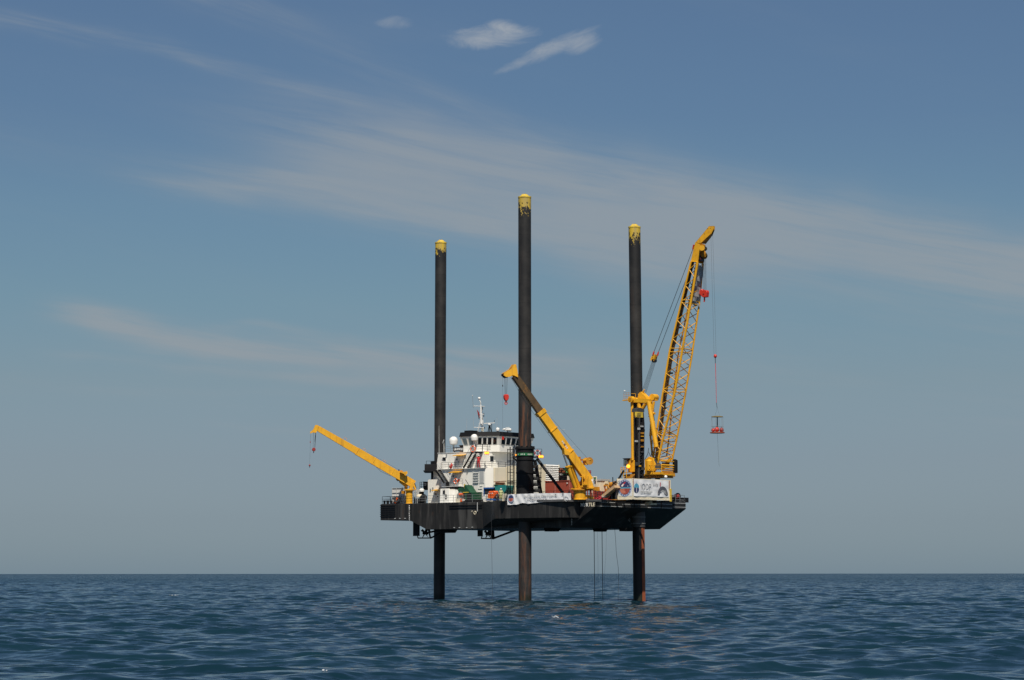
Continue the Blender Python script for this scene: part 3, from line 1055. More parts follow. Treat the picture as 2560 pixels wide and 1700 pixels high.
# platform rail at right
railing('black railing round the work platform on the right of the middle leg',
        [SD(1334, 1141, 370.5), SD(1354.5, 1141, 370.5), SD(1354.5, 1141, 373)], h=0.98, step=0.7)
railing('black railing on the left of the tower platform of the middle leg', [SD(1282, 1141, 371), SD(1294, 1141, 370.5)], h=0.9, step=0.6)


def lifebuoy(label, c, axis, R=0.36, mat=ORANGE):
    t = Thing('lifebuoy', label, 'lifebuoy', c, 'lifebuoys hung on the railings')
    t.part('ring', MB().torus(c, R, 0.085, axis, 28, 8), mat, smooth=True)
    ax_ = nrm(axis)
    x = nrm(np.cross(ax_, Z)); y = np.cross(ax_, x)
    for k in range(4):
        a_ = PI / 4 + k * PI / 2
        m = np.array(c) + (math.cos(a_) * x + math.sin(a_) * y) * R
        tang = -math.sin(a_) * x + math.cos(a_) * y
        t.part('band', MB().tube(m - tang * 0.06, m + tang * 0.06, 0.098, n=8), WHITE2)
    return t


lifebuoy('dark red lifebuoy on the platform railing right of the middle leg', SD(1344, 1133, 370.4), (AX @ (0, 1), NX @ (0, 1), 0), 0.36, REDDK)


def floodlight(label, c, w=0.9, h=0.55, two=True):
    """c = ship coords of the lamp centre; shines towards starboard and forward"""
    t = Thing('floodlight', label, 'floodlight', c, 'lit orange floodlights')
    c = np.array(c, float)
    fw = np.array([AX @ (0, -1), NX @ (0, -1), 0]); rt = np.array([AX @ (1, 0), NX @ (1, 0), 0])
    hs = MB()
    hs.prism([c - rt * w / 2 - Z * h / 2 - fw * .25, c + rt * w / 2 - Z * h / 2 - fw * .25, c + rt * w / 2 + Z * h / 2 - fw * .25, c - rt * w / 2 + Z * h / 2 - fw * .25], fw * 0.24)
    t.part('housing', hs, ORANGE)
    for s_ in ((-1, 1) if two else (0,)):
        cc = c + rt * s_ * w * 0.25
        t.part('lamp_glass', MB().lathe(cc, [(0.0, 0.0), (h * 0.42, 0.0), (h * 0.38, 0.06), (0.02, 0.1)], 14, fw), SODIUM, smooth=True)
    return t


floodlight('lit orange double floodlight hanging at the right corner of the middle leg platform', SD(1352.5, 1141.5, 369.5), 0.62, 0.42)
floodlight('small orange lamp at the left of the green lettered collar', SD(1289.5, 1137.5, 370.2), 0.2, 0.2, False)

# ladder tower left of the middle leg
lt = Thing('ladder_tower', 'thin black caged ladder tower standing left of the middle leg', 'ladder', SV(1276, 1255, 10.6))
for x_ in (1269.5, 1275.5, 1283.5):
    lt.part('upright', MB().tube(SV(x_, 1256, 10.6), SV(x_, 1117 if x_ > 1270 else 1122, 10.6), 0.045 if x_ != 1275.5 else 0.07, n=6), BLACK)
lt.part('upright', MB().tube(SV(1286, 1256, 9.9), SV(1286, 1110, 9.9), 0.045, n=6), BLACK)
for y_ in (1124, 1152.5, 1181, 1202, 1205, 1209, 1222):
    lt.part('cage_hoop', MB().tube(SV(1268.5, y_, 10.6), SV(1284.5, y_, 10.6), 0.05, n=6), BLACK)
for y_ in (1202, 1206.5, 1210):
    lt.part('handrail', MB().tube(SV(1268, y_, 10.7), SV(1293, y_, 10.7), 0.035, n=6), BLACK)
ladder(lt, SV(1279.5, 1256, 10.6), SV(1279.5, 1122, 10.6), U, 0.42, BLACK, 0.42, 0.02)

# ------------------------------------------------------------------ deckhouse
VL, VU, VW = 6.4, 5.2, 4.4
zw = SV(1160, 1171, VL)[2]      # walkway level = top of lower tier
zr = SV(1140, 1132, VU)[2]      # roof of upper tier
uL0, uL1 = SV(1104, 1190, VL)[0], SV(1213, 1190, VL)[0]
uU0, uU1 = SV(1095, 1150, VU)[0], SV(1206.5, 1150, VU)[0]
dh = Thing('deckhouse', 'white two-storey accommodation block of the platform', 'deckhouse', ((uL0 + uL1) / 2, 0, DECK))
wl_ = dh.part('lower_storey', MB().prism([(uL0, VL, DECK), (uL1, VL, DECK), (uL1 + 1.5, VL - 1.2, DECK), (uL1 + 1.5, -5.5, DECK), (uL0, -5.5, DECK)], (0, 0, zw - DECK)), WHITE)
wu_ = dh.part('upper_storey', MB().prism([(uU0, VU, zw + 0.003), (uU1, VU, zw + 0.003), (uU1, -5.0, zw + 0.003), (uU0, -5.0, zw + 0.003)], (0, 0, zr - zw)), WHITE)
# sloping left end of the upper storey and the lower aft block
uS = SV(1070, 1220, 5.6)[0]
zs1 = SV(1080, 1198.6, 5.6)[2]; zs2 = SV(1080, 1177, 4.6)[2]
dh.part('aft_block', MB().box((uS, 5.6, DECK), (uL0 - 0.01, -5.2, zs1)), WHITE)
dh.part('aft_upper_block', MB().box((uS + 0.1, 4.6, zs1 + 0.003), (uL0 - 0.01, -5.0, zs2)), GREYW)  # white block under the overhang, its shade put into the grey
dh.part('aft_fairing', MB().prism([(uU0 - 0.01, VU - 0.02, zs2 + 0.01), (uU0 - 0.01, VU - 0.02, zr - 0.3), (uU0 - 0.4, VU - 0.02, zs2 + 0.01)], (0, -3, 0)), WHITE)
dh.part('roof_edge', MB().box((uU0 - 0.05, VU + 0.06, zr), (uU1 + 0.05, -5.05, zr + 0.08)), GREYW)
dh.part('walkway', MB().box((uL0 - 0.8, VL + 0.25, zw - 0.06), (uL1 + 0.1, VU, zw + 0.002)), GREYW)


def door(x0_, x1_, y0_, y1_, v_, lab=None):
    a = SV(x0_, y1_, v_); b = SV(x1_, y0_, v_)
    d = dh.part('door', MB().box((a[0], v_ + 0.003, a[2]), (b[0], v_ + 0.05, b[2])), GREYW, label=lab)
    dh.part('handle', MB().box((b[0] - 0.25, v_ + 0.05, (a[2] + b[2]) / 2 - 0.06), (b[0] - 0.1, v_ + 0.11, (a[2] + b[2]) / 2 + 0.06)), INK, parent=d)
    dh.part('port_light', MB().lathe(((a[0] + b[0]) / 2, v_ + 0.05, (a[2] + b[2]) / 2 + 0.35), [(0.13, 0), (0.13, 0.02), (0.01, 0.021)], 12, V), GLASS, parent=d)


def awning(x0_, x1_, y_, v_, dep=0.95):
    a = SV(x0_, y_, v_ + dep); b = SV(x1_, y_, v_ + dep)
    dh.part('awning', MB().add([(a[0], v_ + 0.0, a[2] + 0.16), (b[0], v_ + 0.0, a[2] + 0.16), (b[0], v_ + dep, a[2]), (a[0], v_ + dep, a[2]),
                               (a[0], v_ + 0.0, a[2] + 0.23), (b[0], v_ + 0.0, a[2] + 0.23), (b[0], v_ + dep, a[2] + 0.07), (a[0], v_ + dep, a[2] + 0.07)],
                              [(0, 3, 2, 1), (4, 5, 6, 7), (0, 1, 5, 4), (1, 2, 6, 5), (2, 3, 7, 6), (3, 0, 4, 7)]), YELLOW)


door(1136, 1150, 1142, 1168, VU, 'grey-white upper door under the yellow awning')
awning(1131, 1154, 1140, VU)
door(1127, 1141, 1184, 1209, VL, 'grey-white middle door under the yellow awning')
awning(1121, 1145, 1182, VL)
door(1084, 1097, 1229, 1254, 5.6)
awning(1078, 1101, 1227, 5.6, 0.8)
# door hidden in the shade below the landing
door(1190, 1201, 1141, 1168, VU)


def window(par, x0_, x1_, y0_, y1_, v_, mat=GLASS, hood=True):
    a = SV(x0_, y1_, v_); b = SV(x1_, y0_, v_)
    w_ = dh.part('window', MB().box((a[0] - .04, v_ - 0.02, a[2] - .04), (b[0] + .04, v_ + 0.03, b[2] + .04)), WHITE2)
    dh.part('pane', MB().box((a[0], v_ + 0.03, a[2]), (b[0], v_ + 0.045, b[2])), mat, parent=w_)
    if hood:
        dh.part('hood', MB().box((a[0] - .08, v_ + 0.03, b[2] + .04), (b[0] + .08, v_ + 0.22, b[2] + .09)), WHITE2, parent=w_)


window(wu_, 1108, 1115, 1144, 1152, VU)
# window on the front face of the upper storey
a = SU(1225, 1153.5, uU1); b_ = SU(1233.5, 1141, uU1)
w_ = dh.part('window', MB().box((uU1 - .02, a[1] + .05, a[2] - .05), (uU1 + .03, b_[1] - .05, b_[2] + .05)), WHITE2)
dh.part('pane', MB().box((uU1 + .03, a[1], a[2]), (uU1 + .045, b_[1], b_[2])), GLASS, parent=w_)
dh.part('hood', MB().box((uU1 + .03, a[1] + .06, b_[2] + .05), (uU1 + .25, b_[1] - .06, b_[2] + .1)), WHITE2, parent=w_)
# louvres and the grey panel on the lower storey
la = SV(1184, 1208, VL); lb = SV(1196.5, 1177, VL)
for k in range(5):
    z_ = la[2] + (lb[2] - la[2]) * (k + 0.1) / 5
    dh.part('louvre', MB().prism([(la[0], VL, z_ + 0.06), (la[0], VL + 0.16, z_ - 0.02), (la[0], VL + 0.16, z_ + 0.02), (la[0], VL, z_ + 0.1)], (lb[0] - la[0], 0, 0)), LGREY)
dh.part('louvre_frame', MB().box((la[0] - .08, VL, la[2] - .1), (la[0] - 0.02, VL + .1, lb[2])), GREYW)
pa_ = SV(1199, 1207, VL); pb_ = SV(1209.5, 1178, VL)
vp = dh.part('vent_panel', MB().box((pa_[0] - .1, VL, pa_[2] - .1), (pb_[0] + .1, VL + .05, pb_[2] + .1)), GREYW)
dh.part('grille', MB().box((pa_[0] + .1, VL + .05, pa_[2]), (pb_[0], VL + .07, pb_[2])), LGREY, parent=vp)
# raised ribs of plating at deck level on the right of the lower storey
for (xa, xb, y_) in ((1196, 1206, 1222), (1200, 1206, 1215), (1193, 1206, 1230)):
    a = SV(xa, y_, VL); b_ = SV(xb, y_, VL)
    dh.part('step_iron', MB().box((a[0], VL, a[2] - .02), (b_[0], VL + .08, a[2] + .03)), GREYW)
for x_, y_ in ((1158, 1176), (1169, 1179), (1184, 1218), (1117, 1138), (1165, 1140), (1083, 1221), (1077, 1224)):
    v_ = VU if y_ < 1160 else (5.6 if x_ < 1090 else VL)
    q = SV(x_, y_, v_)
    dh.part('deck_lamp', MB().box(q - (.06, 0, .16), q + (.06, .14, .14)), GREY)
# flat dark panel standing in for the shaded machinery recess under the middle walkway
a = SV(1116, 1257, VL + .02); b_ = SV(1163, 1217, VL + .02)
dh.part('recess', MB().box((a[0], VL + .004, DECK + .02), (b_[0], VL + .02, b_[2])), DKGREY, label='flat dark panel for the shaded machinery opening')
dh.part('middle_landing', MB().box((SV(1116, 1216, VL)[0], VL + 1.0, b_[2] + .03), (SV(1158, 1216, VL)[0], VL, b_[2] + .1)), GREYW)

# ------------------------------------------------------------------ wheelhouse (polygonal, raked windows)
zf = zr + 0.083
wh = Thing('wheelhouse', 'white wheelhouse with slanted dark windows and a black roof band', 'wheelhouse', (uU1 - 4, 0, zf))
zsill = SU(1270, 1115.5, uU1 - 0.6)[2]
zhead = SU(1270, 1097.5, uU1 - 0.6)[2]
zroof = SU(1270, 1093.5, uU1 - 0.6)[2]
ztop = SU(1250, 1081.5, uU1 - 0.6)[2]
# plan: side wall, long chamfer, front; corners measured on the sight lines
cA = SV(1158.5, 1105, VW)             # aft end of side wall
cB = SV(1192, 1105, VW)               # start of chamfer
cC = SV(1249, 1105, VW - 1.6)         # chamfer meets front
cD = SU(1311, 1105, cC[0] - 0.35)
base_pl = [(cA[0], VW), (cB[0], VW), (cC[0], cC[1]), (cD[0], cD[1]), (cD[0], -4.3), (cA[0], -4.3)]
cen = np.array([np.mean([p[0] for p in base_pl]), 0])


def grow(k):
    return [(p[0] + (k if i in (1, 2, 3, 4) else -k) * 1.0, p[1] + (k if i in (0, 1, 2) else -k) * 1.0) for i, p in enumerate(base_pl)]


def loft(pl0, z0_, pl1, z1_):
    n = len(pl0)
    return MB().add([(a[0], a[1], z0_) for a in pl0] + [(a[0], a[1], z1_) for a in pl1],
                    [tuple(range(n - 1, -1, -1)), tuple(range(n, 2 * n))] + [(k, (k + 1) % n, n + (k + 1) % n, n + k) for k in range(n)])


wh.part('lower_wall', loft(grow(0.0), zf, grow(0.0), zsill), WHITE)
wh.part('window_wall', loft(grow(0.0), zsill + .002, grow(0.35), zroof), WHITE)
wh.part('roof_band', loft(grow(0.42), zroof + .002, grow(0.30), ztop), BLACK, label='black band round the wheelhouse roof')
pl_s = grow(0.0); pl_h = grow(0.35)
fr_h = (zhead - zsill) / (zroof - zsill)


def raked(i, j, t0, t1, mat, low=0.06):
    """a window set on the raked wall between plan corners i and j"""
    def P(t, f, o):
        a = np.array(pl_s[i]) + (np.array(pl_s[j]) - np.array(pl_s[i])) * t
        b = np.array(pl_h[i]) + (np.array(pl_h[j]) - np.array(pl_h[i])) * t
        c = a + (b - a) * f
        e = nrm(np.array(pl_s[j]) - np.array(pl_s[i]))
        nn = np.array([e[1], -e[0]])
        mid = (np.array(pl_s[i]) + np.array(pl_s[j])) / 2 - cen
        if nn @ mid < 0:
            nn = -nn
        c = c + nn * o
        return (c[0], c[1], zsill + (zroof - zsill) * f)
    for (o0, o1, gsh, m_, nm, par) in ((0.0, 0.03, 0.0, WHITE2, 'window', None), (0.03, 0.045, 0.012, mat, 'pane', True)):
        q = [P(t0 + gsh, low + gsh, o0), P(t1 - gsh, low + gsh, o0), P(t1 - gsh, fr_h - gsh, o0), P(t0 + gsh, fr_h - gsh, o0)]
        r_ = [P(t0 + gsh, low + gsh, o1), P(t1 - gsh, low + gsh, o1), P(t1 - gsh, fr_h - gsh, o1), P(t0 + gsh, fr_h - gsh, o1)]
        ob = wh.part(nm, MB().add(q + r_, [(0, 3, 2, 1), (4, 5, 6, 7), (0, 1, 5, 4), (1, 2, 6, 5), (2, 3, 7, 6), (3, 0, 4, 7)]), m_, parent=par and prev)
        prev = ob


raked(0, 1, 0.10, 0.38, GLASSL)
raked(0, 1, 0.48, 0.76, GLASSL)
for t0 in (0.02, 0.24, 0.455, 0.685):
    raked(1, 2, t0 + .02, t0 + 0.20, GLASS)
for k in range(5):
    raked(2, 3, 0.05 + k * 0.19, 0.05 + k * 0.19 + 0.162, GLASS)
raked(3, 4, 0.1, 0.4, GLASS)
# exhaust casing on the aft roof
e0 = SV(1160, 1097, 3.8); e1 = SV(1178, 1097, 3.8)
fn = Thing('exhaust_casing', 'black exhaust box on a wedge aft of the wheelhouse roof', 'exhaust', (e0[0], 3.5, e0[2]))
ze = SV(1170, 1086.5, 3.8)[2]
fn.part('wedge', MB().prism([(e0[0] - .1, 3.8, e0[2]), (e1[0] + .6, 3.8, e0[2]), (e1[0] + .6, 3.8, ze), (e0[0] + .35, 3.8, ze)], (0, -2.2, 0)), BLACK)
fn.part('box', MB().box((SV(1161, 1085, 3.7)[0], 3.7, ze + .002), (SV(1177, 1085, 3.7)[0], 2.2, SV(1170, 1076, 3.7)[2])), BLACK)
wh.part('aft_wall', MB().box((e0[0] - .1, VW - .35, zroof + .003), (cB[0], -3.9, e0[2] - .002)), WHITE)

# aerials, radomes and radar
def radome(label, x_, y_, rpx, v_, ybase, stem=0.12, mat=WHITE2):
    c = SV(x_, y_, v_)
    r = rpx / 18.6
    zb_ = SV(x_, ybase, v_)[2]
    t = Thing('radome', label, 'radome', (c[0], c[1], zb_), 'white radomes on the upper works')
    prof_ = [(0.02, -r * 0.95), (r * .55, -r * .92), (r * .93, -r * .70), (r * 0.99, -r * .2)] + [(r * math.cos(a_), r * math.sin(a_)) for a_ in np.linspace(0.05, PI / 2, 8)]
    t.part('dome', MB().lathe(c, prof_, 24), mat, smooth=True)
    t.part('pedestal', MB().tube((c[0], c[1], zb_), (c[0], c[1], c[2] - r * .85), stem, stem, 10), GREYW)
    return t


radome('largest white radome above the aft end of the deckhouse roof', 1134, 1102, 11.3, 3.4, 1131)
radome('white radome on a dark post beside the wheelhouse windows', 1186, 1094, 9.2, 4.9, 1131, 0.07)
radome('small white dome on the front corner of the wheelhouse roof', 1244.5, 1073.5, 5.0, 2.2, 1081)
dish = Thing('satellite_dish', 'small pale dish on the aft edge of the deckhouse roof', 'satellite dish', SV(1110, 1131, 3.0))
dish.part('reflector', MB().lathe(SV(1110.5, 1104, 3.0), [(0.04, 0), (0.22, .05), (0.33, .14), (0.31, .15), (0.2, .08), (0.03, .03)], 18, (-0.6, 0.6, 0.25)), GREYW, smooth=True)
dish.part('stem', MB().tube(SV(1110, 1131, 3.0), SV(1110, 1105, 3.0), 0.04), GREYW)

ms = Thing('radio_mast', 'white lattice radio mast on the wheelhouse roof with a ball on top', 'mast', SV(1203, 1082, 1.5))
P_ = lambda x_, y_, v_=1.5: SV(x_, y_, v_)
ms.part('leg', MB().path([P_(1194, 1082), P_(1203, 1045), P_(1201.5, 1022)], 0.07), WHITE2)
ms.part('leg', MB().path([P_(1208.5, 1081, .9), P_(1207, 1050, .9), P_(1203, 1018)], 0.07), WHITE2)
ms.part('leg', MB().path([P_(1204, 1081, .3), P_(1205, 1050, .6), P_(1202.5, 1016)], 0.07), WHITE2)
ms.part('post', MB().tube(P_(1203.5, 1060), P_(1202, 1013), 0.13, 0.09), WHITE2)
ms.part('post', MB().path([P_(1202, 1016), P_(1201.8, 1006), P_(1198.5, 999)], 0.07), GREYW)
ms.part('top_ball', MB().ball(P_(1198.3, 995.8), 0.195), WHITE2, smooth=True)
for ya, x0_, x1_ in ((1015, 1184, 1212), (1068.5, 1185, 1210), (1035, 1195, 1210)):
    ms.part('yard', MB().tube(P_(x0_, ya), P_(x1_, ya + 1), 0.05), WHITE2)
for ya in (1024, 1033, 1042, 1051, 1060, 1069):
    ms.part('cross_bar', MB().tube(P_(1203 - (ya - 1020) * .15, ya), P_(1207, ya + 3, .9), 0.04), WHITE2)
ms.part('whip_aerial', MB().path([P_(1181.5, 990), P_(1182.5, 1005), P_(1183.5, 1020)], 0.025), GREY)
ms.part('aerial_tip', MB().ball(P_(1181.5, 988.5), 0.07), WHITE2)
for x_, y_ in ((1206.5, 1017), (1206, 1022), (1209.5, 1035), (1209.5, 1040), (1211.5, 1069.5), (1201.5, 1010), (1205, 1047)):
    ms.part('mast_lamp', MB().box(P_(x_ - 1, y_ + 2.2), P_(x_ + 1.2, y_ - 2.2, 1.35)), DKGREY)
ms.part('radar_housing', MB().box(P_(1203.5, 1058), P_(1209, 1053.5, 1.2)), WHITE2)
ms.part('lamp_box', MB().box(P_(1204, 1078), P_(1209, 1070, 1.2)), CREAM)
fg = Thing('flag', 'limp dark red flag hanging beside the white radio mast', 'flag', P_(1196, 1040))
fl_ = MB()
pts = [(1193, 1024), (1196, 1028), (1199, 1033), (1199.5, 1044), (1198, 1047), (1196.5, 1041), (1195, 1033)]
fl_.prism([P_(x_, y_, 1.7) for x_, y_ in pts], (0, .05, 0))
fg.part('cloth', fl_, REDDK)
fg.part('lower_cloth', MB().prism([P_(x_, y_, 1.7) for x_, y_ in ((1196, 1037), (1198, 1038), (1199, 1047), (1197.5, 1048))], (0, .05, 0)), INK)

rd = Thing('radar_scanner', 'white bar radar scanner on a dark tripod above the wheelhouse', 'radar', SV(1224, 1081, 2.0))
rd.part('scanner_bar', MB().beam(SV(1211, 1058.7, 2.0), SV(1237, 1057, 2.0), V, 0.12, 0.12), WHITE2)
rd.part('motor', MB().lathe(SV(1224, 1064.5, 2.0), [(0.12, 0), (0.25, 0.12), (0.25, 0.26), (0.1, 0.3)], 16), WHITE2)
for x_ in (1220, 1224.5, 1229):
    rd.part('leg', MB().tube(SV(x_, 1081, 2.0), SV(1224 + (x_ - 1224) * .2, 1064, 2.0), 0.06), BLACK)
rd.part('leg', MB().tube(SV(1229.5, 1081, 1.6), SV(1229.5, 1059, 1.6), 0.04), BLACK)
rd.part('aerial', MB().tube(SV(1236, 1057, 2.0), SV(1236, 1050.5, 2.0), 0.03), BLACK)
for (x_, ya, yb, v_, lab) in ((1167, 1074, 1046, 3.0, 'thin pale whip aerial left of the radio mast above the exhaust box'), (1184, 1066, 1036, 1.5, 'thin pale whip aerial just left of the white mast legs'),
                              (1242.5, 1081, 1042, 1.0, 'thin whip aerial behind the small front dome'), (1216, 1081, 1042, 1.0, 'thin whip aerial right of the white mast')):
    solo('whip_aerial', lab, 'aerial', SV(x_, ya, v_), MB().tube(SV(x_, ya, v_), SV(x_ + .2, yb, v_), 0.022, .012, 5), LGREY, 'whip aerials on the upper works')
solo('whip_aerial', 'tall thin white aerial standing at the aft top corner of the deckhouse', 'aerial', SV(1098, 1133, 5.0), MB().tube(SV(1098, 1133, 5.0), SV(1097.6, 1064, 5.0), 0.035, .015, 5), GREYW, 'whip aerials on the upper works')

sl = Thing('searchlight', 'white twin searchlight on the front of the wheelhouse roof', 'searchlight', SU(1269, 1083, cC[0] - .8))
uq = cC[0] - .8
sl.part('lamp', MB().tube(SU(1264.5, 1074.5, uq), SU(1275.5, 1075, uq), 0.17, 0.24, 14), WHITE2)
sl.part('lamp', MB().tube(SU(1257.5, 1073.5, uq), SU(1262.5, 1073.5, uq), 0.12, 0.16, 12), WHITE2)
sl.part('lens', MB().tube(SU(1275.6, 1075, uq), SU(1276.6, 1075, uq), 0.2, 0.2, 14), GLASS)
sl.part('yoke', MB().tube(SU(1269, 1083.5, uq), SU(1269, 1075, uq), 0.06), GREY)
sl.part('camera_arm', MB().tube(SU(1263, 1070, uq), SU(1274, 1068.5, uq), 0.04), WHITE2)

# wheelhouse deck railing with buoy and red lamp
zdk = zr + 0.083
railing('black railing along the wheelhouse deck edge on the side', [(SV(1188, 1130, VU)[0], VU - .05, zdk), (uU1 - .1, VU - .05, zdk)], h=1.0, step=0.9)
railing('black railing along the wheelhouse deck edge at the front', [(uU1 - .08, VU - .1, zdk), (uU1 - .08, -4.9, zdk)], h=1.0, step=1.0)
railing('black railing at the aft end of the deckhouse roof', [(SV(1112, 1131, 3.9)[0], 3.9, zdk), (SV(1141, 1131, 3.9)[0], 3.9, zdk)], h=0.95, step=0.9, mat=GREY)
lifebuoy('orange lifebuoy on the rail at the head of the outside stair', SV(1182.5, 1122.5, VU + .05) + (0, 0, 0), V, 0.40, ORANGE)
solo('signal_lamp', 'small red box lamp on the wheelhouse window sill', 'lamp', SU(1257.5, 1097, cC[0] + .3), MB().box(SU(1255, 1099, cC[0] + .25), SU(1260.5, 1091.5, cC[0] + .45)), RED)

# name board and brown box on the roof
bx = Thing('roof_locker', 'rusty brown locker on the aft deckhouse roof behind the name board', 'locker', SV(1160, 1130, 3.6))
bx.part('body', MB().box((SV(1149, 1130, 3.9)[0], 3.9, zdk + .002), (SV(1173, 1130, 3.9)[0], 2.4, SV(1160, 1114, 3.9)[2])), BROWN, bevel=.03)
bx.part('lid', MB().box((SV(1148, 1130, 3.9)[0], 3.98, SV(1160, 1114, 3.9)[2] + .003), (SV(1174, 1130, 3.9)[0], 2.3, SV(1160, 1112.5, 3.9)[2])), BROWN)
nb = Thing('name_board', 'black name board with white vessel name on the deckhouse roof', 'name board', SV(1146, 1130, 4.3))
nb.part('board', MB().box(SV(1133.5, 1129, 4.3), SV(1158.5, 1117.5, 4.4)), INK)
q = SV(1134.8, 1125.5, 4.41)
nb.text('lettering', 'L/B MYRTLE', (q[0], 4.41, q[2]), 0.36, 'N', WHITE2, bold=0.012, xscale=0.86)
nb.part('support', MB().box(SV(1136, 1131, 4.2), SV(1137, 1128.8, 4.3)), BLACK)
nb.part('support', MB().box(SV(1155, 1131, 4.2), SV(1156, 1128.8, 4.3)), BLACK)

# outside stairs
st = Thing('outside_stair', 'black steel stair rising right to the wheelhouse deck', 'stair', SV(1164, 1171, 6.0))
stair(st, SV(1164, 1170, 5.85), SV(1186, 1130.5, 5.85), V * 1.0, 0.85, BLACK, GREYW, 10)
st.part('landing', MB().box(SV(1187, 1132.5, 6.3), SV(1207.5, 1129, 5.22)), BLACK)
st.part('handrail', MB().path([SV(1157.5, 1168, 6.3), SV(1158, 1152, 6.3), SV(1177, 1116, 6.3)], 0.025), GREY)
st.part('handrail', MB().path([SV(1159, 1161, 5.4), SV(1180, 1121, 5.4)], 0.025), GREY)
st2 = Thing('outside_stair', 'black steel stair descending right from the aft walkway to the middle landing', 'stair', SV(1118, 1215, 6.9))
stair(st2, SV(1116, 1207.5, 6.95), SV(1094, 1175, 6.95), V, 0.85, BLACK, GREY, 9)
st2.part('lower_landing', MB().box(SV(1114.5, 1216, 7.3), SV(1124.5, 1205, 6.45)), BLACK)
st2.part('handrail', MB().path([SV(1112.5, 1176, 7.4), SV(1124.5, 1196, 7.4)], 0.03), GREY)
st2.part('handrail', MB().path([SV(1095, 1163, 7.4), SV(1101, 1172, 7.4), SV(1116, 1196, 7.4)], 0.02), GREY)
st3 = Thing('handrail', 'long thin black handrail slanting down the white wall to the green winch', 'handrail', SV(1183, 1232, 7.2))
st3.part('rail', MB().tube(SV(1164, 1199, 7.0), SV(1183, 1231, 7.0), 0.045), DKGREY)
st3.part('rail', MB().tube(SV(1156, 1201, 7.4), SV(1176, 1232, 7.4), 0.03), LGREY)
st3.part('bracket', MB().tube(SV(1183, 1231, 7.0), SV(1183, 1256, 7.0), 0.04), DKGREY)

railing('black railing along the upper walkway in front of the man in red', [(SV(1103, 1171, VL + .15)[0], VL + .15, zw), (SV(1213, 1171, VL + .15)[0], VL + .15, zw)], h=0.88, step=1.35)
railing('black railing from the walkway corner to the jacking tower', [(SV(1213, 1171, VL + .1)[0], VL + .1, zw), (uU1 + 1.2, -2.5, zw)], h=0.9, step=1.6)
railing('grey railing round the middle landing above the machinery recess', [(SV(1124, 1216, 7.3)[0], 7.3, SV(1124, 1215, 7.3)[2]), (SV(1157, 1216, 7.3)[0], 7.3, SV(1124, 1215, 7.3)[2])], h=0.95, step=0.9, mat=GREY)
lifebuoy('orange ring lifebuoy on the middle landing railing', SV(1139.5, 1203, 7.4), V, 0.31, ORANGE)
solo('life_jacket_box', 'small dark red box beside the ring lifebuoy on the middle landing', 'box', SV(1146, 1201, 7.4), MB().box(SV(1144, 1203.5, 7.3), SV(1148, 1198, 7.45)), REDDK)
fe = Thing('life_sling', 'red throwing sling bag hung on the upper walkway railing', 'rescue bag', SV(1127, 1167, VL + .3))
fe.part('bag', MB().ball(SV(1127, 1166.5, VL + .3), 0.24, 14, 1.2), REDDK, smooth=True)
fe.part('strap', MB().tube(SV(1128.5, 1158, VL + .3), SV(1130, 1165, VL + .3), 0.08, .05), RED)
fe.part('collar', MB().ball(SV(1130.5, 1163, VL + .3), 0.12), RED, smooth=True)
floodlight('lit orange double floodlight at the deckhouse corner right of the man in red', SV(1217, 1132.3, VU + .35), 0.62, 0.42)

# leg L casing platform (black drum with a rail) at the aft end
cL = leg_at(lP, lQ, 20)
kz0, kz1 = SD(1075, 1176, 388)[2], SD(1075, 1160, 388)[2]
dk = Thing('aft_jacking_tower', 'black jacking platform round the stern leg behind the deckhouse', 'jacking tower', (cL[0], cL[1], DECK))
dk.part('casing', MB().lathe((cL[0], cL[1], DECK), [(1.25, 0), (1.25, kz1 - DECK + .6)], 28), BLACK, smooth=True)
a_ = SD(1061.5, 1176, 389.2); b_ = SD(1100, 1176, 389.2)
bk = np.array([AX @ (0, 1), NX @ (0, 1), 0])
dk.part('platform', MB().prism([a_, b_, b_ + bk * 6, a_ + bk * 6], (0, 0, kz1 - kz0)), BLACK)
a2 = SD(1058.5, 1178, 388.9); b2 = SD(1101, 1178, 388.9)
dk.part('floor_plate', MB().prism([a2, b2, b2 + bk * 7, a2 + bk * 7], (0, 0, 0.12)), BLACK)
dk.part('wear_ring', MB().lathe((cL[0], cL[1], kz1), [(1.15, 0), (1.15, .5), (.9, .55)], 24), BLACK)
railing('black railing on top of the aft jacking platform', [SD(1066, 1160, 389.4), SD(1088, 1160, 389.4)], h=0.42, step=0.7, levels=1)

# ------------------------------------------------------------------ things on the starboard deck
def cube(t, name, x0_, x1_, y0_, y1_, v_, dep, mat, **k):
    a = SV(x0_, y1_, v_); b = SV(x1_, y0_, v_)
    return t.part(name, MB().box((a[0], v_, a[2]), (b[0], v_ - dep, b[2])), mat, **k)


mo = Thing('vent_casing', 'white tapered casing on the deck edge with black company initials', 'vent casing', (SV(1115, 1257, 8.6)[0], 8, DECK))
zt_ = SV(1120, 1221.5, 8.4)[2]
ua, ub, uc = SV(1099, 1257, 8.9)[0], SV(1124, 1257, 8.9)[0], SV(1139.5, 1257, 8.0)[0]
ta, tb, tc = SV(1102, 1222, 8.5)[0], SV(1124, 1222, 8.5)[0], SV(1137, 1222, 7.7)[0]
mo.part('body', MB().add([(ua, 8.9, DECK), (ub, 8.9, DECK), (uc, 8.0, DECK), (uc, 6.6, DECK), (ua, 6.6, DECK), (ta, 8.6, zt_), (tb, 8.6, zt_), (tc, 7.8, zt_), (tc, 6.6, zt_), (ta, 6.6, zt_)],
                        [(4, 3, 2, 1, 0), (5, 6, 7, 8, 9), (0, 1, 6, 5), (1, 2, 7, 6), (2, 3, 8, 7), (3, 4, 9, 8), (4, 0, 5, 9)]), WHITE, bevel=.04)
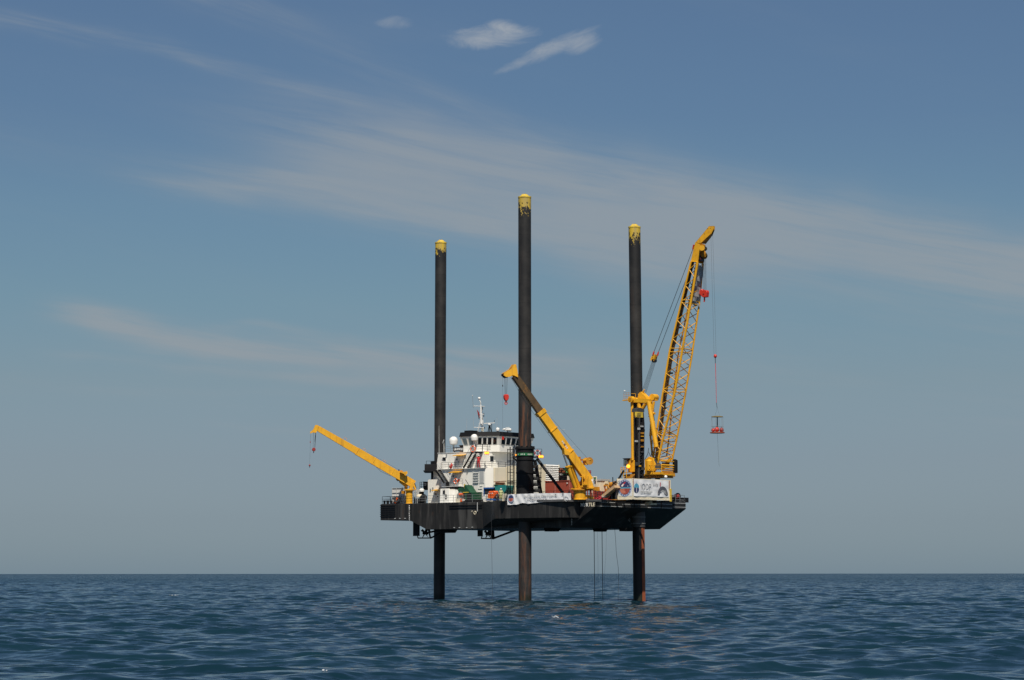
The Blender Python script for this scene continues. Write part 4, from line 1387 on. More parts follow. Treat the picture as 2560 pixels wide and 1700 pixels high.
mo.part('top_cap', MB().prism([(ta - .2, 8.5, zt_ + .003), (tb + .1, 8.5, zt_ + .003), (tc + .1, 7.7, zt_ + .003), (tc + .1, 6.6, zt_ + .003), (ta + .4, 6.6, zt_ + .003)], (0, 0, 0.16)), BLACK)
q = SV(1105, 1236, 8.93)
mo.text('lettering', 'M', (q[0], 8.80, q[2]), 0.98, 'N', INK, xscale=0.62, bold=0.03)
q = SV(1111.5, 1247.5, 8.93)
mo.text('lettering', 'O', (q[0], 8.86, q[2]), 0.92, 'N', INK, xscale=0.5, bold=0.025)

gw = Thing('deck_winch', 'dark green winch frame and hopper on the deck beside the white house', 'winch', (SV(1165, 1257, 8)[0], 8, DECK))
cube(gw, 'frame', 1163, 1185, 1231, 1256, 8.6, 1.6, GREEN)
gw.part('slanted_housing', MB().prism([SV(1156, 1233, 8.5), SV(1176, 1231, 8.5), SV(1163, 1212, 8.5), (SV(1158, 1220, 8.5))], (0, -1.4, 0)), GREEN)
cube(gw, 'hopper', 1146, 1163, 1219, 1234, 8.3, 1.4, GREEN)
cube(gw, 'bed', 1152, 1186, 1248, 1257, 8.8, 1.9, BLACK)
gw.part('drum', MB().tube(SV(1152, 1240, 8.4), SV(1152, 1240, 7.2), 0.55, .55, 18), GREY)
gw.part('drum_flange', MB().tube(SV(1175, 1241, 8.72), SV(1175, 1241, 8.62), 0.5, .5, 18), BLACK)
gw.part('tube', MB().tube(SV(1148, 1236, 8.5), SV(1158, 1235.5, 8.5), 0.14, .14, 10), ORANGE)
gw.part('post', MB().box(SV(1160, 1222, 8.5), SV(1163.5, 1210, 8.3)), LEMON)
gw.part('stripe', MB().box(SV(1157, 1231.8, 8.64), SV(1172, 1229.6, 8.6)), LEMON)
gw.part('lamp', MB().box(SV(1150.5, 1231.5, 8.4), SV(1152, 1229.5, 8.3)), WHITE2)
cb = Thing('deck_locker', 'cream locker with an orange panel on deck right of the initialled casing', 'locker', (SV(1150, 1257, 9.1)[0], 8.8, DECK))
cube(cb, 'body', 1139.5, 1150, 1246.5, 1256, 9.1, .8, CREAM)
cube(cb, 'panel', 1150.2, 1155, 1247, 1254, 9.1, .5, ORANGE)
cube(cb, 'end', 1155.2, 1158, 1247.5, 1252, 9.1, .5, WHITE2)

ob = Thing('survival_box', 'bright orange rounded pump unit on the deck edge', 'pump unit', (SV(1228, 1250, 9.2)[0], 9, DECK))
ob.part('body', MB().prism([SV(x_, y_, 9.3) for x_, y_ in ((1219, 1245), (1218.5, 1236), (1222, 1228), (1236, 1227), (1238, 1231), (1238, 1240), (1233, 1246))], (0, -1.1, 0)), ORANGE, bevel=.06)
ob.part('dark_end', MB().box(SV(1234, 1245, 9.2), SV(1239, 1229, 8.4)), REDDK)
for x_ in (1222, 1227, 1231.5):
    ob.part('gauge', MB().lathe(SV(x_, 1233.5, 9.3), [(.08, 0), (.08, .04), (.01, .05)], 10, V), WHITE2)
cube(ob, 'skid', 1217, 1240, 1247, 1251, 9.5, 1.3, BLUE)
bf = Thing('reel_rack', 'blue framed dark rack behind the orange pump unit', 'rack', (SV(1220, 1250, 8)[0], 8, DECK))
cube(bf, 'back', 1211, 1238, 1221, 1236, 7.8, 1.0, INK)
bf.part('top_frame', MB().box(SV(1209, 1222, 7.95), SV(1246, 1218.5, 7.0)), BLUE)
for x_ in (1209.5, 1244.5):
    bf.part('upright', MB().box(SV(x_, 1252, 7.95), SV(x_ + 1.2, 1222, 7.8)), BLUE)
for k, x_ in enumerate((1213, 1219, 1225)):
    cube(bf, 'drum', x_ - 5, x_ - 1, 1240, 1252, 8.0, .5, [WHITE2, GREYW, CREAM][k])

sk = Thing('waste_skip', 'teal tapered skip heaped with brown timber beside the cream container', 'skip', (SV(1248, 1250, 8.3)[0], 8, DECK))
v_ = 8.6
tp = [SV(1234.5, 1213, v_), SV(1265.5, 1213, v_), SV(1264.5, 1224, v_), SV(1259.5, 1236, v_), SV(1252, 1236, v_), SV(1240, 1230, v_)]
sk.part('body', MB().prism(tp, (0, -1.7, 0)), TEAL, bevel=.03)
sk.part('rim', MB().box(SV(1234, 1213.5, v_ + .06), SV(1266, 1211.8, v_ - 1.8)), GREEN)
for x_ in (1241, 1248, 1255, 1261):
    sk.part('rib', MB().box(SV(x_ - .6, 1228, v_ + .08), SV(x_ + .6, 1213.4, v_)), TEAL)
sk.part('support_frame', MB().box(SV(1248, 1252, v_ - .2), SV(1262, 1236.3, v_ - 1.4)), GREEN)
for k in range(9):
    xa = 1239 + random.random() * 3; xb = 1256 + random.random() * 6
    sk.part('plank', MB().beam(SV(xa, 1211 - k * .55, v_ - .2 - .15 * k), SV(xb, 1210.5 - k * .6 + random.random() * 2, v_ - .3 - .15 * k), V, 0.22, 0.12), BROWN)
sk.part('top_board', MB().beam(SV(1237, 1204.5, v_ - .4), SV(1264, 1202.8, v_ - .4), V, 0.5, 0.08), BROWN)


# ------------------------------------------------------------------ people
def person(label, foot, facing, coverall, helmet, pose='stand', h=1.76):
    """foot: ship coords; facing: ship horizontal direction. One skinned body, helmet and gloves as children"""
    t = Thing('person', label, 'person', foot)
    s = h / 1.76
    f = nrm([facing[0], facing[1], 0]); r_ = np.cross(f, Z)
    P = lambda x, y, z: np.array(foot, float) + (r_ * x + f * y) * s + Z * z * s
    J = {'pel': P(0, 0, .95), 'hl': P(-.1, 0, .9), 'hr': P(.1, 0, .9), 'kl': P(-.12, .05, .5), 'kr': P(.13, .01, .5), 'al': P(-.13, 0, .09), 'ar': P(.16, -.03, .09),
         'tl': P(-.15, .15, .04), 'tr': P(.19, .12, .04), 'wa': P(0, 0, 1.1), 'ch': P(0, -.01, 1.32), 'nk': P(0, 0, 1.48), 'hd': P(0, .02, 1.58), 'ht': P(0, .01, 1.68),
         'sl': P(-.19, 0, 1.42), 'sr': P(.19, 0, 1.42)}
    if pose == 'hands_up':
        J.update({'el': P(-.33, .12, 1.30), 'er': P(.33, .12, 1.30), 'wl': P(-.15, .27, 1.52), 'wr': P(.15, .27, 1.52)})
    else:
        J.update({'el': P(-.28, .0, 1.16), 'er': P(.28, .0, 1.16), 'wl': P(-.25, .16, .97), 'wr': P(.25, .2, 1.0)})
    R = {'pel': .15, 'hl': .11, 'hr': .11, 'kl': .075, 'kr': .075, 'al': .055, 'ar': .055, 'tl': .045, 'tr': .045, 'wa': .135, 'ch': .165, 'nk': .065, 'hd': .095, 'ht': .085,
         'sl': .085, 'sr': .085, 'el': .055, 'er': .055, 'wl': .038, 'wr': .038}
    E = [('pel', 'hl'), ('hl', 'kl'), ('kl', 'al'), ('al', 'tl'), ('pel', 'hr'), ('hr', 'kr'), ('kr', 'ar'), ('ar', 'tr'), ('pel', 'wa'), ('wa', 'ch'), ('ch', 'nk'), ('nk', 'hd'), ('hd', 'ht'),
         ('ch', 'sl'), ('sl', 'el'), ('el', 'wl'), ('ch', 'sr'), ('sr', 'er'), ('er', 'wr')]
    names = list(J)
    me = bpy.data.meshes.new('body')
    bb = t.base
    me.from_pydata([(J[n][0] - bb[0], -(J[n][1] - bb[1]), J[n][2] - bb[2]) for n in names], [(names.index(a), names.index(b)) for a, b in E], [])
    o = bpy.data.objects.new('body', me)
    COL.objects.link(o)
    o.parent = t.e
    sk_ = o.modifiers.new('skin', 'SKIN')
    if not me.skin_vertices:
        pass
    lay = me.skin_vertices[0] if len(me.skin_vertices) else None
    if lay:
        for i, n in enumerate(names):
            lay.data[i].radius = (R[n] * s, R[n] * s)
            lay.data[i].use_root = (n == 'pel')
    sk_.use_smooth_shade = True
    sd_ = o.modifiers.new('sub', 'SUBSURF')
    sd_.levels = 1; sd_.render_levels = 1
    # skin above the collar, cloth below, boots at the feet
    m = bpy.data.materials.new('clothed_body')
    m.use_nodes = True
    g2 = G(m.node_tree)
    sp = g2.n('ShaderNodeSeparateXYZ')
    m.node_tree.links.new(g2.n('ShaderNodeTexCoord').outputs['Object'], sp.inputs[0])
    cc = g2.mix(g2.m('GREATER_THAN', sp.outputs[2], 1.49 * s), (*coverall, 1), (0.42, 0.24, 0.16, 1))
    cc = g2.mix(g2.m('LESS_THAN', sp.outputs[2], 0.13 * s), cc, (0.05, 0.03, 0.02, 1))
    m.node_tree.links.new(cc, m.node_tree.nodes['Principled BSDF'].inputs['Base Color'])
    m.node_tree.nodes['Principled BSDF'].inputs['Roughness'].default_value = 0.8
    me.materials.append(m)
    hm = MB().lathe(P(0, .015, 1.66), [(.15, -.01), (.17, 0), (.135, .02), (.125, .07), (.09, .125), (.01, .145)], 18)
    t.part('helmet', hm, helmet, smooth=True)
    fc = MB()
    fc.ball(P(0, .115, 1.60), .02, 6)
    t.part('nose', fc, SKIN)
    for w, e, sd in (('wl', 'el', -1), ('wr', 'er', 1)):
        d = nrm(J[w] - J[e])
        a = nrm(np.cross(d, Z)) if abs(d[2]) < .95 else r_
        hnd = MB()
        hnd.tube(J[w], J[w] + d * .09, .034, .04, 8)
        for k, L in enumerate((.070, .082, .076, .058)):
            b0 = J[w] + d * .085 + a * (k - 1.5) * .021
            b1 = b0 + d * L * .5
            hnd.tube(b0, b1, .010, .009, 5)
            hnd.tube(b1, b1 + nrm(d + f * .6) * L * .5, .009, .007, 5)
        hnd.tube(J[w] + d * .02, J[w] + d * .06 - a * sd * .055, .012, .009, 5)
        t.part('hand', hnd, SKIN, smooth=True)
    return t


toward = np.array([AX @ (0, -1), NX @ (0, -1), 0])
pf = SV(1196.5, 1170, 5.9)
person('man in red coveralls and white helmet on the upper walkway with hands raised', (pf[0], pf[1], zw + .002), toward, (0.55, 0.03, 0.035), WHITE2, 'hands_up', 1.80)
pf = SV(1252.5, 1250, 9.5)
person('worker in pale yellow clothes standing in front of the teal skip', (pf[0], 9.5, DECK), toward, (0.55, 0.55, 0.26), GREYW, 'stand', 1.76)
pf = SV(1243.5, 1252, 9.4)
person('worker in dark clothes and red helmet beside the orange pump unit', (pf[0], 9.4, DECK - .0), toward + U * .5, (0.05, 0.055, 0.06), RED, 'stand', 1.25)

# cream containers beside the ladder tower
c1_ = Thing('store_container', 'plain cream container standing behind the teal skip', 'container', (SV(1250, 1250, 6)[0], 6, DECK))
a = SV(1235, 1169, 6.9); b_ = SV(1265, 1169, 6.9)
c1_.part('body', MB().box((a[0], 6.9, DECK), (b_[0], 4.6, a[2])), CREAM, bevel=.02)
c1_.part('corner_post', MB().box((b_[0] - .05, 6.96, DECK), (b_[0] + .06, 6.85, a[2] + .02)), CREAM)
c1_.part('corner_post', MB().box((a[0] - .04, 6.96, DECK), (a[0] + .08, 6.85, a[2] + .02)), CREAM)
c2_ = Thing('store_container', 'cream container with faint panel lines behind the ladder tower', 'container', (SV(1280, 1250, 6)[0], 6, DECK))
a = SV(1266.5, 1165, 6.9); b_ = SV(1296, 1165, 6.9)
c2_.part('body', MB().box((a[0], 6.9, DECK), (b_[0], 4.6, a[2])), CREAM, bevel=.02)
for k in range(5):
    u_ = a[0] + (b_[0] - a[0]) * (k + .5) / 5
    c2_.part('rib', MB().box((u_ - .04, 6.9, DECK + .1), (u_ + .04, 6.94, a[2] - .1)), CREAM)
# stacked timber/panels left of the long banner
sp_ = Thing('panel_stack', 'stack of cream panels on the deck edge left of the long banner', 'panels', (SV(1262, 1257, 10)[0], 10, DECK))
for k in range(5):
    a = SV(1255 + k * .5, 1255 - k * 4, 10.2); b_ = SV(1269, 1252.5 - k * 4, 10.2)
    sp_.part('panel', MB().box((a[0], 10.2, DECK + .02 + k * .21), (b_[0], 9.0, DECK + .19 + k * .21)), CREAM)

# white louvred module behind the tower
lm = Thing('louvred_module', 'cream louvred equipment container right of the middle leg', 'container', (SV(1361, 1230, 3)[0], 2, DECK))
cc_ = SV(1361, 1161, 3.0)
rr_ = SU(1397.5, 1159, cc_[0])
ll_ = SV(1345, 1164, 3.0)
lm.part('body', MB().box((ll_[0], 3.0, DECK), (cc_[0], rr_[1], cc_[2])), CREAM)
zlo = SU(1380, 1204, cc_[0])[2]
for k in range(9):
    z_ = zlo + (cc_[2] - zlo) * (k + .4) / 9
    lm.part('slat', MB().prism([(cc_[0], 2.9, z_ + .14), (cc_[0] + .10, 2.9, z_ + .02), (cc_[0] + .10, 2.9, z_ - .02), (cc_[0], 2.9, z_)], (0, rr_[1] - 2.8, 0)), WHITE2)
lm.part('frame', MB().box((cc_[0], 3.02, DECK), (cc_[0] + .12, 2.85, cc_[2] + .03)), CREAM)
lm.part('frame', MB().box((cc_[0], rr_[1] + .15, DECK), (cc_[0] + .12, rr_[1], cc_[2] + .03)), CREAM)
ld = Thing('ladder', 'black caged ladder between the middle leg and the louvred container', 'ladder', SV(1351, 1230, 3.4))
ladder(ld, SV(1349, 1230, 3.4), SV(1349, 1164, 3.4), U, 0.5, BLACK, .55)
for y_ in (1170, 1182, 1193, 1203):
    ld.part('hoop', MB().tube(SV(1346, y_, 3.6), SV(1354, y_ + .6, 3.6), .05, n=6), BLACK)

# red container
rc = Thing('shipping_container', 'red-brown shipping container behind the long white banner', 'container', (SV(1396, 1240, 8.4)[0], 7.5, DECK))
a = SV(1363, 1204.5, 8.6); b_ = SV(1427, 1201.5, 8.6)
ztc = SV(1390, 1203.5, 8.6)[2]
rc.part('box', MB().box((a[0], 8.6, DECK), (b_[0], 6.2, ztc)), REDOX)
for k in range(22):
    u_ = a[0] + .2 + (b_[0] - a[0] - .4) * k / 21
    if k == 0:
        rib = rc.part('rib', MB().box((u_ - .06, 8.6, DECK + .15), (u_ + .05, 8.64, ztc - .15)), REDOX); u0_ = u_
    else:
        rc.again(rib, (u_ - u0_, 0, 0))
for x_ in (1388, 1424):
    q = SV(x_, 1215, 8.66)
    rc.part('corner_post', MB().box((q[0] - .05, 8.7, DECK), (q[0] + .05, 8.62, ztc + .02)), paint('pale_red', (0.45, 0.16, 0.12), .5))
rc.part('top_rail', MB().box((a[0] - .02, 8.68, ztc - .02), (b_[0] + .02, 8.58, ztc + .08)), REDOX)
cl_ = SV(1418, 1208.5, 8.7)
rc.part('work_lamp', MB().ball(cl_, .1, 10), GREYW)

# pipes and dark bundles piled behind the container
pr = Thing('pipe_rack', 'dark rack of drill pipe and rusty steel stacked above the red container', 'pipe rack', (SV(1410, 1203, 5)[0], 5, DECK))
for (x_, v__) in ((1399, 5.4), (1425, 5.4), (1399, 3.2), (1425, 3.2)):
    pr.part('post', MB().box(SV(x_, 1232, v__), SV(x_ + 1.4, 1168, v__ - .1)), DKGREY)
k = 0
for row in range(9):
    for j in range(5):
        y_ = 1200 - row * 3.6
        vv = 5.2 - j * .42
        m_ = [DKGREY, BLACK, RUST, DKGREY, BROWN, BLACK, GREEN][(row * 5 + j * 3) % 7]
        xa = 1397 + random.random() * 3; xb = 1424 + random.random() * 5
        pr.part('pipe', MB().tube(SV(xa, y_ + random.random(), vv), SV(xb, y_ - .5 + random.random(), vv), .10, .10, 8), m_)
for y_ in (1172, 1181, 1190):
    pr.part('cross_beam', MB().box(SV(1397, y_ + 1.2, 5.6), SV(1428, y_, 5.5)), DKGREY)
for (x0_, x1_, y0_, y1_, mt) in ((1400, 1408, 1170, 1175, RUST), (1410, 1420, 1172, 1177, GREEN), (1415, 1424, 1178, 1182, GREENL), (1401, 1406, 1184, 1188, LGREY), (1418, 1426, 1190, 1200, CREAM), (1408, 1414, 1192, 1200, BLACK)):
    pr.part('crate', MB().box(SV(x0_, y1_, 5.7), SV(x1_, y0_, 5.2)), mt)

# long banner on the rail
LB = Thing('long_banner', 'long white event banner tied along the starboard rail below the middle leg', 'banner', SV(1345, 1262, 12.4))
vB = 12.42
n_ = 48
xs_ = np.linspace(1269, 1427.5, n_)
bmv, bmf = [], []
for i, x_ in enumerate(xs_):
    t_ = (x_ - 1269) / 158.5
    ytop = 1236.2 - 3.4 * t_ - 1.2 * math.sin(t_ * PI)
    ybot = 1262.5 - 12.5 * t_ + 1.0 * math.sin(t_ * 6)
    if 1294 < x_ < 1318:
        ybot -= 3.0 * math.sin((x_ - 1294) / 24 * PI)
    for j in range(6):
        f_ = j / 5
        q = SV(x_, ybot + (ytop - ybot) * f_, vB)
        q[1] += 0.05 * math.sin(i * 1.3 + j) * (1 if i < 20 else .4)
        bmv.append(q)
for i in range(n_ - 1):
    for j in range(5):
        bmf.append((i * 6 + j, (i + 1) * 6 + j, (i + 1) * 6 + j + 1, i * 6 + j + 1))
bn_ = MB().add(bmv, bmf)
LB.part('cloth', bn_, BANNER, smooth=True)
vt = vB + .09
q = SV(1300, 1243.5, vt)
LB.text('title_line', 'CHICXULUB K-Pg IMPACT CRATER', (SV(1310, 1243, vt)[0], vt, SV(1310, 1243.2, vt)[2]), 0.36, 'N', LGREY, xscale=1.0)
LB.text('second_line', 'IODP-ICDP Expedition 364', (SV(1318, 1251.5, vt)[0], vt, SV(1318, 1251.2, vt)[2]), 0.33, 'N', GREYPR, xscale=0.92)
e_ = SV(1277.5, 1246, vt)
LB.part('emblem_ring', MB().lathe(e_, [(.52, 0), (.52, .01)], 26, V), RINGPR)
LB.part('emblem_sky', MB().add([e_ + V * .02 + np.array([.42 * math.cos(a_), 0, .42 * math.sin(a_)]) for a_ in np.linspace(0, PI, 12)], [tuple(range(12))]), NAVY)
LB.part('emblem_ground', MB().add([e_ + V * .02 + np.array([.42 * math.cos(a_), 0, .42 * math.sin(a_)]) for a_ in np.linspace(PI, 2 * PI, 12)], [tuple(range(12))]), CORALPR)
for x_, y_, w_ in ((1389.5, 1236.5, 3), (1407.5, 1233.5, 3.5), (1290.5, 1237, 2.5)):
    q = SV(x_, y_, vt)
    LB.part('sponsor_mark', MB().lathe(q, [(w_ / 32, 0), (w_ / 32, .01)], 12, V), GREYPR)
q = SV(1416, 1246.5, vt)
LB.part('sponsor_mark', MB().torus(q, .34, .03, V, 20, 4), LGREY)
railing('black railing along the deck edge behind the long banner', [(SV(1205, 1257, 9.75)[0], 9.75, DECK), (SV(1238, 1257, 12.15)[0], 12.15, DECK), (sp1 + .3, 12.4, DECK), (-1.7, 10.2, DECK), (.1, 9.9, DECK)], h=1.15, step=1.6)
railing('pale railing along the deck edge in front of the deckhouse', [(SV(1040, 1257, 9.75)[0], 9.75, DECK), (SV(1205, 1257, 9.75)[0], 9.75, DECK)], h=1.02, step=1.7, mat=GREY)
railing('black railing round the stern corner of the deck', [(-37.8, 3, DECK), (-37.8, 9.75, DECK), (SV(1035, 1257, 9.75)[0], 9.75, DECK)], h=1.05, step=1.5)
railing('thin railing on the bow corner at the far right', [(0, -7.6, DECK), (0, -9.6, DECK), (-3, -9.6, DECK)], h=0.95, step=0.9, mat=GREY)
railing('dark railing along the bow edge between small crane and banner box', [(0, 9.5, DECK), (0, 5.9, DECK)], h=1.0, step=1.2)

# ------------------------------------------------------------------ stern deck
np_ = Thing('net_panel', 'pale grey netted cargo cage at the stern behind the small crane', 'cargo cage', (SV(995, 1257, 7.5)[0], 7.5, DECK))
a = SV(980.5, 1220, 7.5); b_ = SV(1010, 1220, 7.5)
np_.part('sheet', MB().box((a[0], 7.5, DECK), (b_[0], 6.0, a[2])), NET)
for x_ in (980.5, 991, 1010):
    u_ = SV(x_, 1220, 7.56)[0]
    np_.part('bar', MB().tube((u_, 7.56, DECK), (u_, 7.56, a[2]), .04, n=6), LGREY)
for y_ in (1220, 1231.5, 1240, 1243):
    z_ = SV(995, y_, 7.56)[2]
    np_.part('bar', MB().tube((a[0], 7.56, z_), (b_[0], 7.56, z_), .04, n=6), LGREY)
orr = Thing('anchor_winch', 'small orange and black anchor winch on the stern deck edge', 'winch', (SV(992, 1258, 8.6)[0], 8.6, DECK))
orr.part('lever', MB().beam(SV(987, 1257, 8.8), SV(994, 1245, 8.8), V, .25, .22), ORANGE)
orr.part('drum', MB().tube(SV(991, 1248, 8.9), SV(991, 1248, 7.9), .42, .42, 16), DKGREY)
orr.part('base', MB().box(SV(984, 1259, 9.0), SV(999, 1253.5, 7.8)), DKGREY)
orr.part('guard', MB().box(SV(994, 1250, 8.8), SV(1000, 1243.5, 8.2)), BLACK)
for (x_, lab) in ((965, 'black mooring bollard nearest the stern corner'), (974, 'black mooring bollard next to the orange anchor winch')):
    t = Thing('bollard', lab, 'bollard', SV(x_, 1259, 9.0), 'mooring bollards on the stern')
    for k in (-1, 1):
        c_ = np.array([SV(x_, 1259, 9.0)[0] + k * .28, 9.0, DECK])
        t.part('post', MB().lathe(c_, [(.14, 0), (.14, .42), (.2, .45), (.2, .52), (.02, .54)], 12), BLACK)
    t.part('base_plate', MB().box((SV(x_, 1259, 9.0)[0] - .55, 8.8, DECK), (SV(x_, 1259, 9.0)[0] + .55, 9.2, DECK + .05)), BLACK)
mw = Thing('mooring_winch', 'black mooring winch with cream cover between the stern crane and the house', 'winch', (SV(1055, 1258, 8.4)[0], 8.3, DECK))
mw.part('base', MB().box(SV(1044, 1259, 8.8), SV(1066, 1250, 7.4)), BLACK)
mw.part('drum', MB().tube(SV(1059, 1244, 8.8), SV(1059, 1244, 7.4), .5, .5, 18), BLACK)
mw.part('cover', MB().lathe(SV(1051, 1243, 8.3), [(.6, 0), (.58, .2), (.4, .38), (.02, .42)], 18), CREAM, smooth=True)
mw.part('engine', MB().box(SV(1048, 1238, 8.4), SV(1060, 1229, 7.6)), BLACK)
mw.part('air_filter', MB().lathe(SV(1054.5, 1229, 8.0), [(.36, 0), (.36, .25), (.2, .42), (.02, .44)], 16), WHITE, smooth=True)
for x_ in (1037, 1041, 1046):
    mw.part('stanchion', MB().tube(SV(x_, 1259, 9), SV(x_, 1246, 9), .09, n=8), BLACK)
pl = Thing('aft_platform', 'small black railed platform at the aft face of the white house', 'platform', SV(1058, 1222, 5.0))
pl.part('floor', MB().box(SV(1049, 1224.5, 5.2), SV(1070, 1222, 3.6)), BLACK)
pl.part('winch_box', MB().box(SV(1058, 1222, 5.0), SV(1070, 1204, 4.0)), DKGREY)
pl.part('window', MB().box(SV(1060, 1214, 5.02), SV(1066, 1207, 5.0)), LGREY)
for x_ in (1050, 1054, 1059):
    pl.part('post', MB().tube(SV(x_, 1222, 5.2), SV(x_, 1205, 5.2), .035, n=6), BLACK)
for y_ in (1205, 1210.5, 1216):
    pl.part('rail', MB().tube(SV(1050, y_, 5.2), SV(1070, y_, 5.2), .03, n=6), BLACK)
pl.part('column', MB().box(SV(1050, 1259, 4.6), SV(1053, 1224.5, 4.2)), BLACK)
sf = Thing('scaffold_rack', 'pale vertical rack between stern crane and mooring winch', 'rack', SV(1040, 1258, 6.5))
for x_ in (1036, 1040, 1044):
    sf.part('post', MB().tube(SV(x_, 1258, 6.5), SV(x_, 1226, 6.5), .06, n=6), LGREY)
sf.part('locker', MB().box(SV(1041, 1240, 6.3), SV(1050, 1224, 5.5)), GREYW)
sf.part('rung', MB().tube(SV(1036, 1230, 6.5), SV(1044, 1230, 6.5), .05, n=6), LGREY)

# ------------------------------------------------------------------ telescopic boom cranes
def hook_block(t_base, c, r_, axis, mat=RED, tall=1.4, name='hook block'):
    pass


def box_crane(label, xp0, xp1, ypt, ypb, vped, piv, tip, dtip, h0, h1, split=None, fw=0.62):
    pc = SV((xp0 + xp1) / 2, ypb, vped)
    r = (xp1 - xp0) / 2 / 18.9
    zt = SV((xp0 + xp1) / 2, ypt, vped)[2]
    t = Thing('deck_crane', label, 'crane', (pc[0], pc[1], DECK), 'yellow box-boom cranes on the deck')
    t.part('pedestal', MB().lathe((pc[0], pc[1], DECK), [(r * 1.1, 0), (r * 1.1, .06), (r, .1), (r, zt - DECK - .15), (r * 1.12, zt - DECK - .1), (r * 1.12, zt - DECK)], 28), YELLOW, smooth=True)
    Y0 = depthY(pc)
    A = SD(piv[0], piv[1], Y0); T = SD(tip[0], tip[1], Y0 - dtip)
    d = T - A
    hd = nrm([d[0], d[1], 0]); side = np.cross(hd, Z)
    return t, pc, zt, A, T, side, hd, r


# crane near the middle leg
t, pc, zt, A, T, side, hd, r = box_crane('yellow crane with thick boom leaning left in front of the middle leg', 1435, 1465, 1226, 1247, 10.3, (1470, 1198), (1287, 940), 3.4, 1.0, 1.0)
Y0 = depthY(pc)
d = nrm(T - A)
upb = np.cross(side, d); upb = upb if upb[2] > 0 else -upb
t.part('slew_ring', MB().lathe((pc[0], pc[1], zt), [(r * 1.35, 0), (r * 1.35, .12), (r * 1.1, .16)], 28), YELDK)
t.part('turntable', MB().box(SD(1427, 1223, Y0 + .8), SD(1483, 1219.5, Y0 - .8)), YELLOW)
for s_ in (-1, 1):
    o_ = side * s_ * 0.75
    t.part('boom_cheek', MB().prism([SD(1441, 1220, Y0) + o_, SD(1480, 1220, Y0) + o_, SD(1470, 1192, Y0) + o_, SD(1458, 1196, Y0) + o_, SD(1453, 1212, Y0) + o_], side * 0.1), YELLOW)
M1 = A + (T - A) * 0.660
main = t.part('main_boom', MB().beam(A + d * -.2, M1, side, 0.95, 1.05, 1.0), YELLOW)
t.part('boom_collar', MB().beam(M1 - d * .5, M1 + d * .02, side, 1.16, 1.2, 1.2), YELLOW)
t.part('boom_collar', MB().beam(A + d * 4.3, A + d * 4.45, side, 1.1, 1.24, 1.22), YELLOW)
t.part('boom_collar', MB().beam(A + d * 8.0, A + d * 8.14, side, 1.1, 1.18, 1.16), YELLOW)
t.part('inner_boom', MB().beam(M1 + d * .021, T, side, 0.82, 0.86, 0.80), INNER, label='dirty greased telescopic section')
t.part('boom_edge_rail', MB().beam(M1 + d * .03, T - d * .1, side, 0.12, 0.06, off=0.47), YELDK)
Yt = depthY(T)
hp = [SD(x_, y_, Yt) for x_, y_ in ((1292, 944), (1291, 930), (1287.5, 912), (1283, 911), (1275, 923), (1258, 933), (1256.5, 939), (1262, 943), (1271, 943), (1279, 938))]
for s_ in (-1, 1):
    t.part('boom_head', MB().prism([p - side * (.5 * s_ + .05) for p in hp], side * .1), YELLOW)
t.part('head_web', MB().prism([p - side * .4 for p in hp[3:8]], side * .8), YELDK)
t.part('sheave', MB().tube(SD(1264, 939, Yt) - side * .35, SD(1264, 939, Yt) + side * .35, .32, .32, 18), BLACK)
t.part('sheave', MB().tube(SD(1257.5, 937, Yt) - side * .3, SD(1257.5, 937, Yt) + side * .3, .14, .14, 14), BLACK)
for k, x_ in enumerate((1265, 1269, 1277)):
    t.part('hoist_rope', MB().tube(SD(1261.5 + k * 3.5, 943, Yt), SD(1263 + k * 2, 986, Yt), .018, n=5), CABLE)
t.part('hoist_rope', MB().tube(SD(1256.8, 940, Yt), SD(1257, 1090, Yt), .012, n=4), CABLE)
t.part('whip_line_weight', MB().tube(SD(1257, 962, Yt), SD(1257, 966.5, Yt), .06, n=8), DKGREY)
hk = Thing('hook_block', 'bright red rounded hook block hanging by the middle leg', 'hook block', SD(1265.3, 1011, Yt), 'red hooks hanging from the cranes')
hb = [SD(x_, y_, Yt) for x_, y_ in ((1261, 986), (1269.5, 986), (1271.3, 990), (1271, 996), (1268, 1002), (1263, 1002), (1260, 996), (1259.4, 990))]
hk.part('cheek_plates', MB().prism([p - side * .24 for p in hb], side * .48), RED, bevel=.05)
hk.part('swivel', MB().tube(SD(1265.3, 1002, Yt), SD(1265.3, 1006, Yt), .12, .09, 10), RED)
hk.part('hook', MB().torus(SD(1265.3, 1008, Yt), .15, .06, (AX @ (0, 1), NX @ (0, 1), 0), 18, 8), RED)
# luffing cylinders
for k, (x0_, y0_, x1_, y1_, yr, xr_) in enumerate(((1438.5, 1219, 1419, 1165, 1137, 1409), (1447, 1218, 1428, 1163, 1135, 1419))):
    yy_ = Y0 - (.55 if k == 0 else -.35)
    t.part('luffing_cylinder', MB().tube(SD(x0_, y0_, yy_), SD(x1_, y1_, yy_ - .9), .27, .27, 14), YELLOW, smooth=True)
    t.part('cylinder_rod', MB().tube(SD(x1_, y1_, yy_ - .9), SD(xr_, yr, yy_ - 1.4), .11, .11, 10), GREY, smooth=True)
    t.part('cylinder_head', MB().tube(SD(x1_ + .3, y1_ + 3, yy_ - .88), SD(x1_ - .3, y1_, yy_ - .92), .33, .33, 14), YELLOW)
t.part('cylinder_lug', MB().prism([SD(1404, 1121, Y0 - 1.3), SD(1421, 1134, Y0 - 1.3), SD(1418, 1139, Y0 - 1.3), SD(1406, 1137, Y0 - 1.3)], side * .9), YELLOW)
wn = SD(1470, 1153, Y0 - .2)
t.part('winch_drum', MB().tube(wn - side * .6, wn + side * .6, .42, .42, 20), YELLOW, smooth=True)
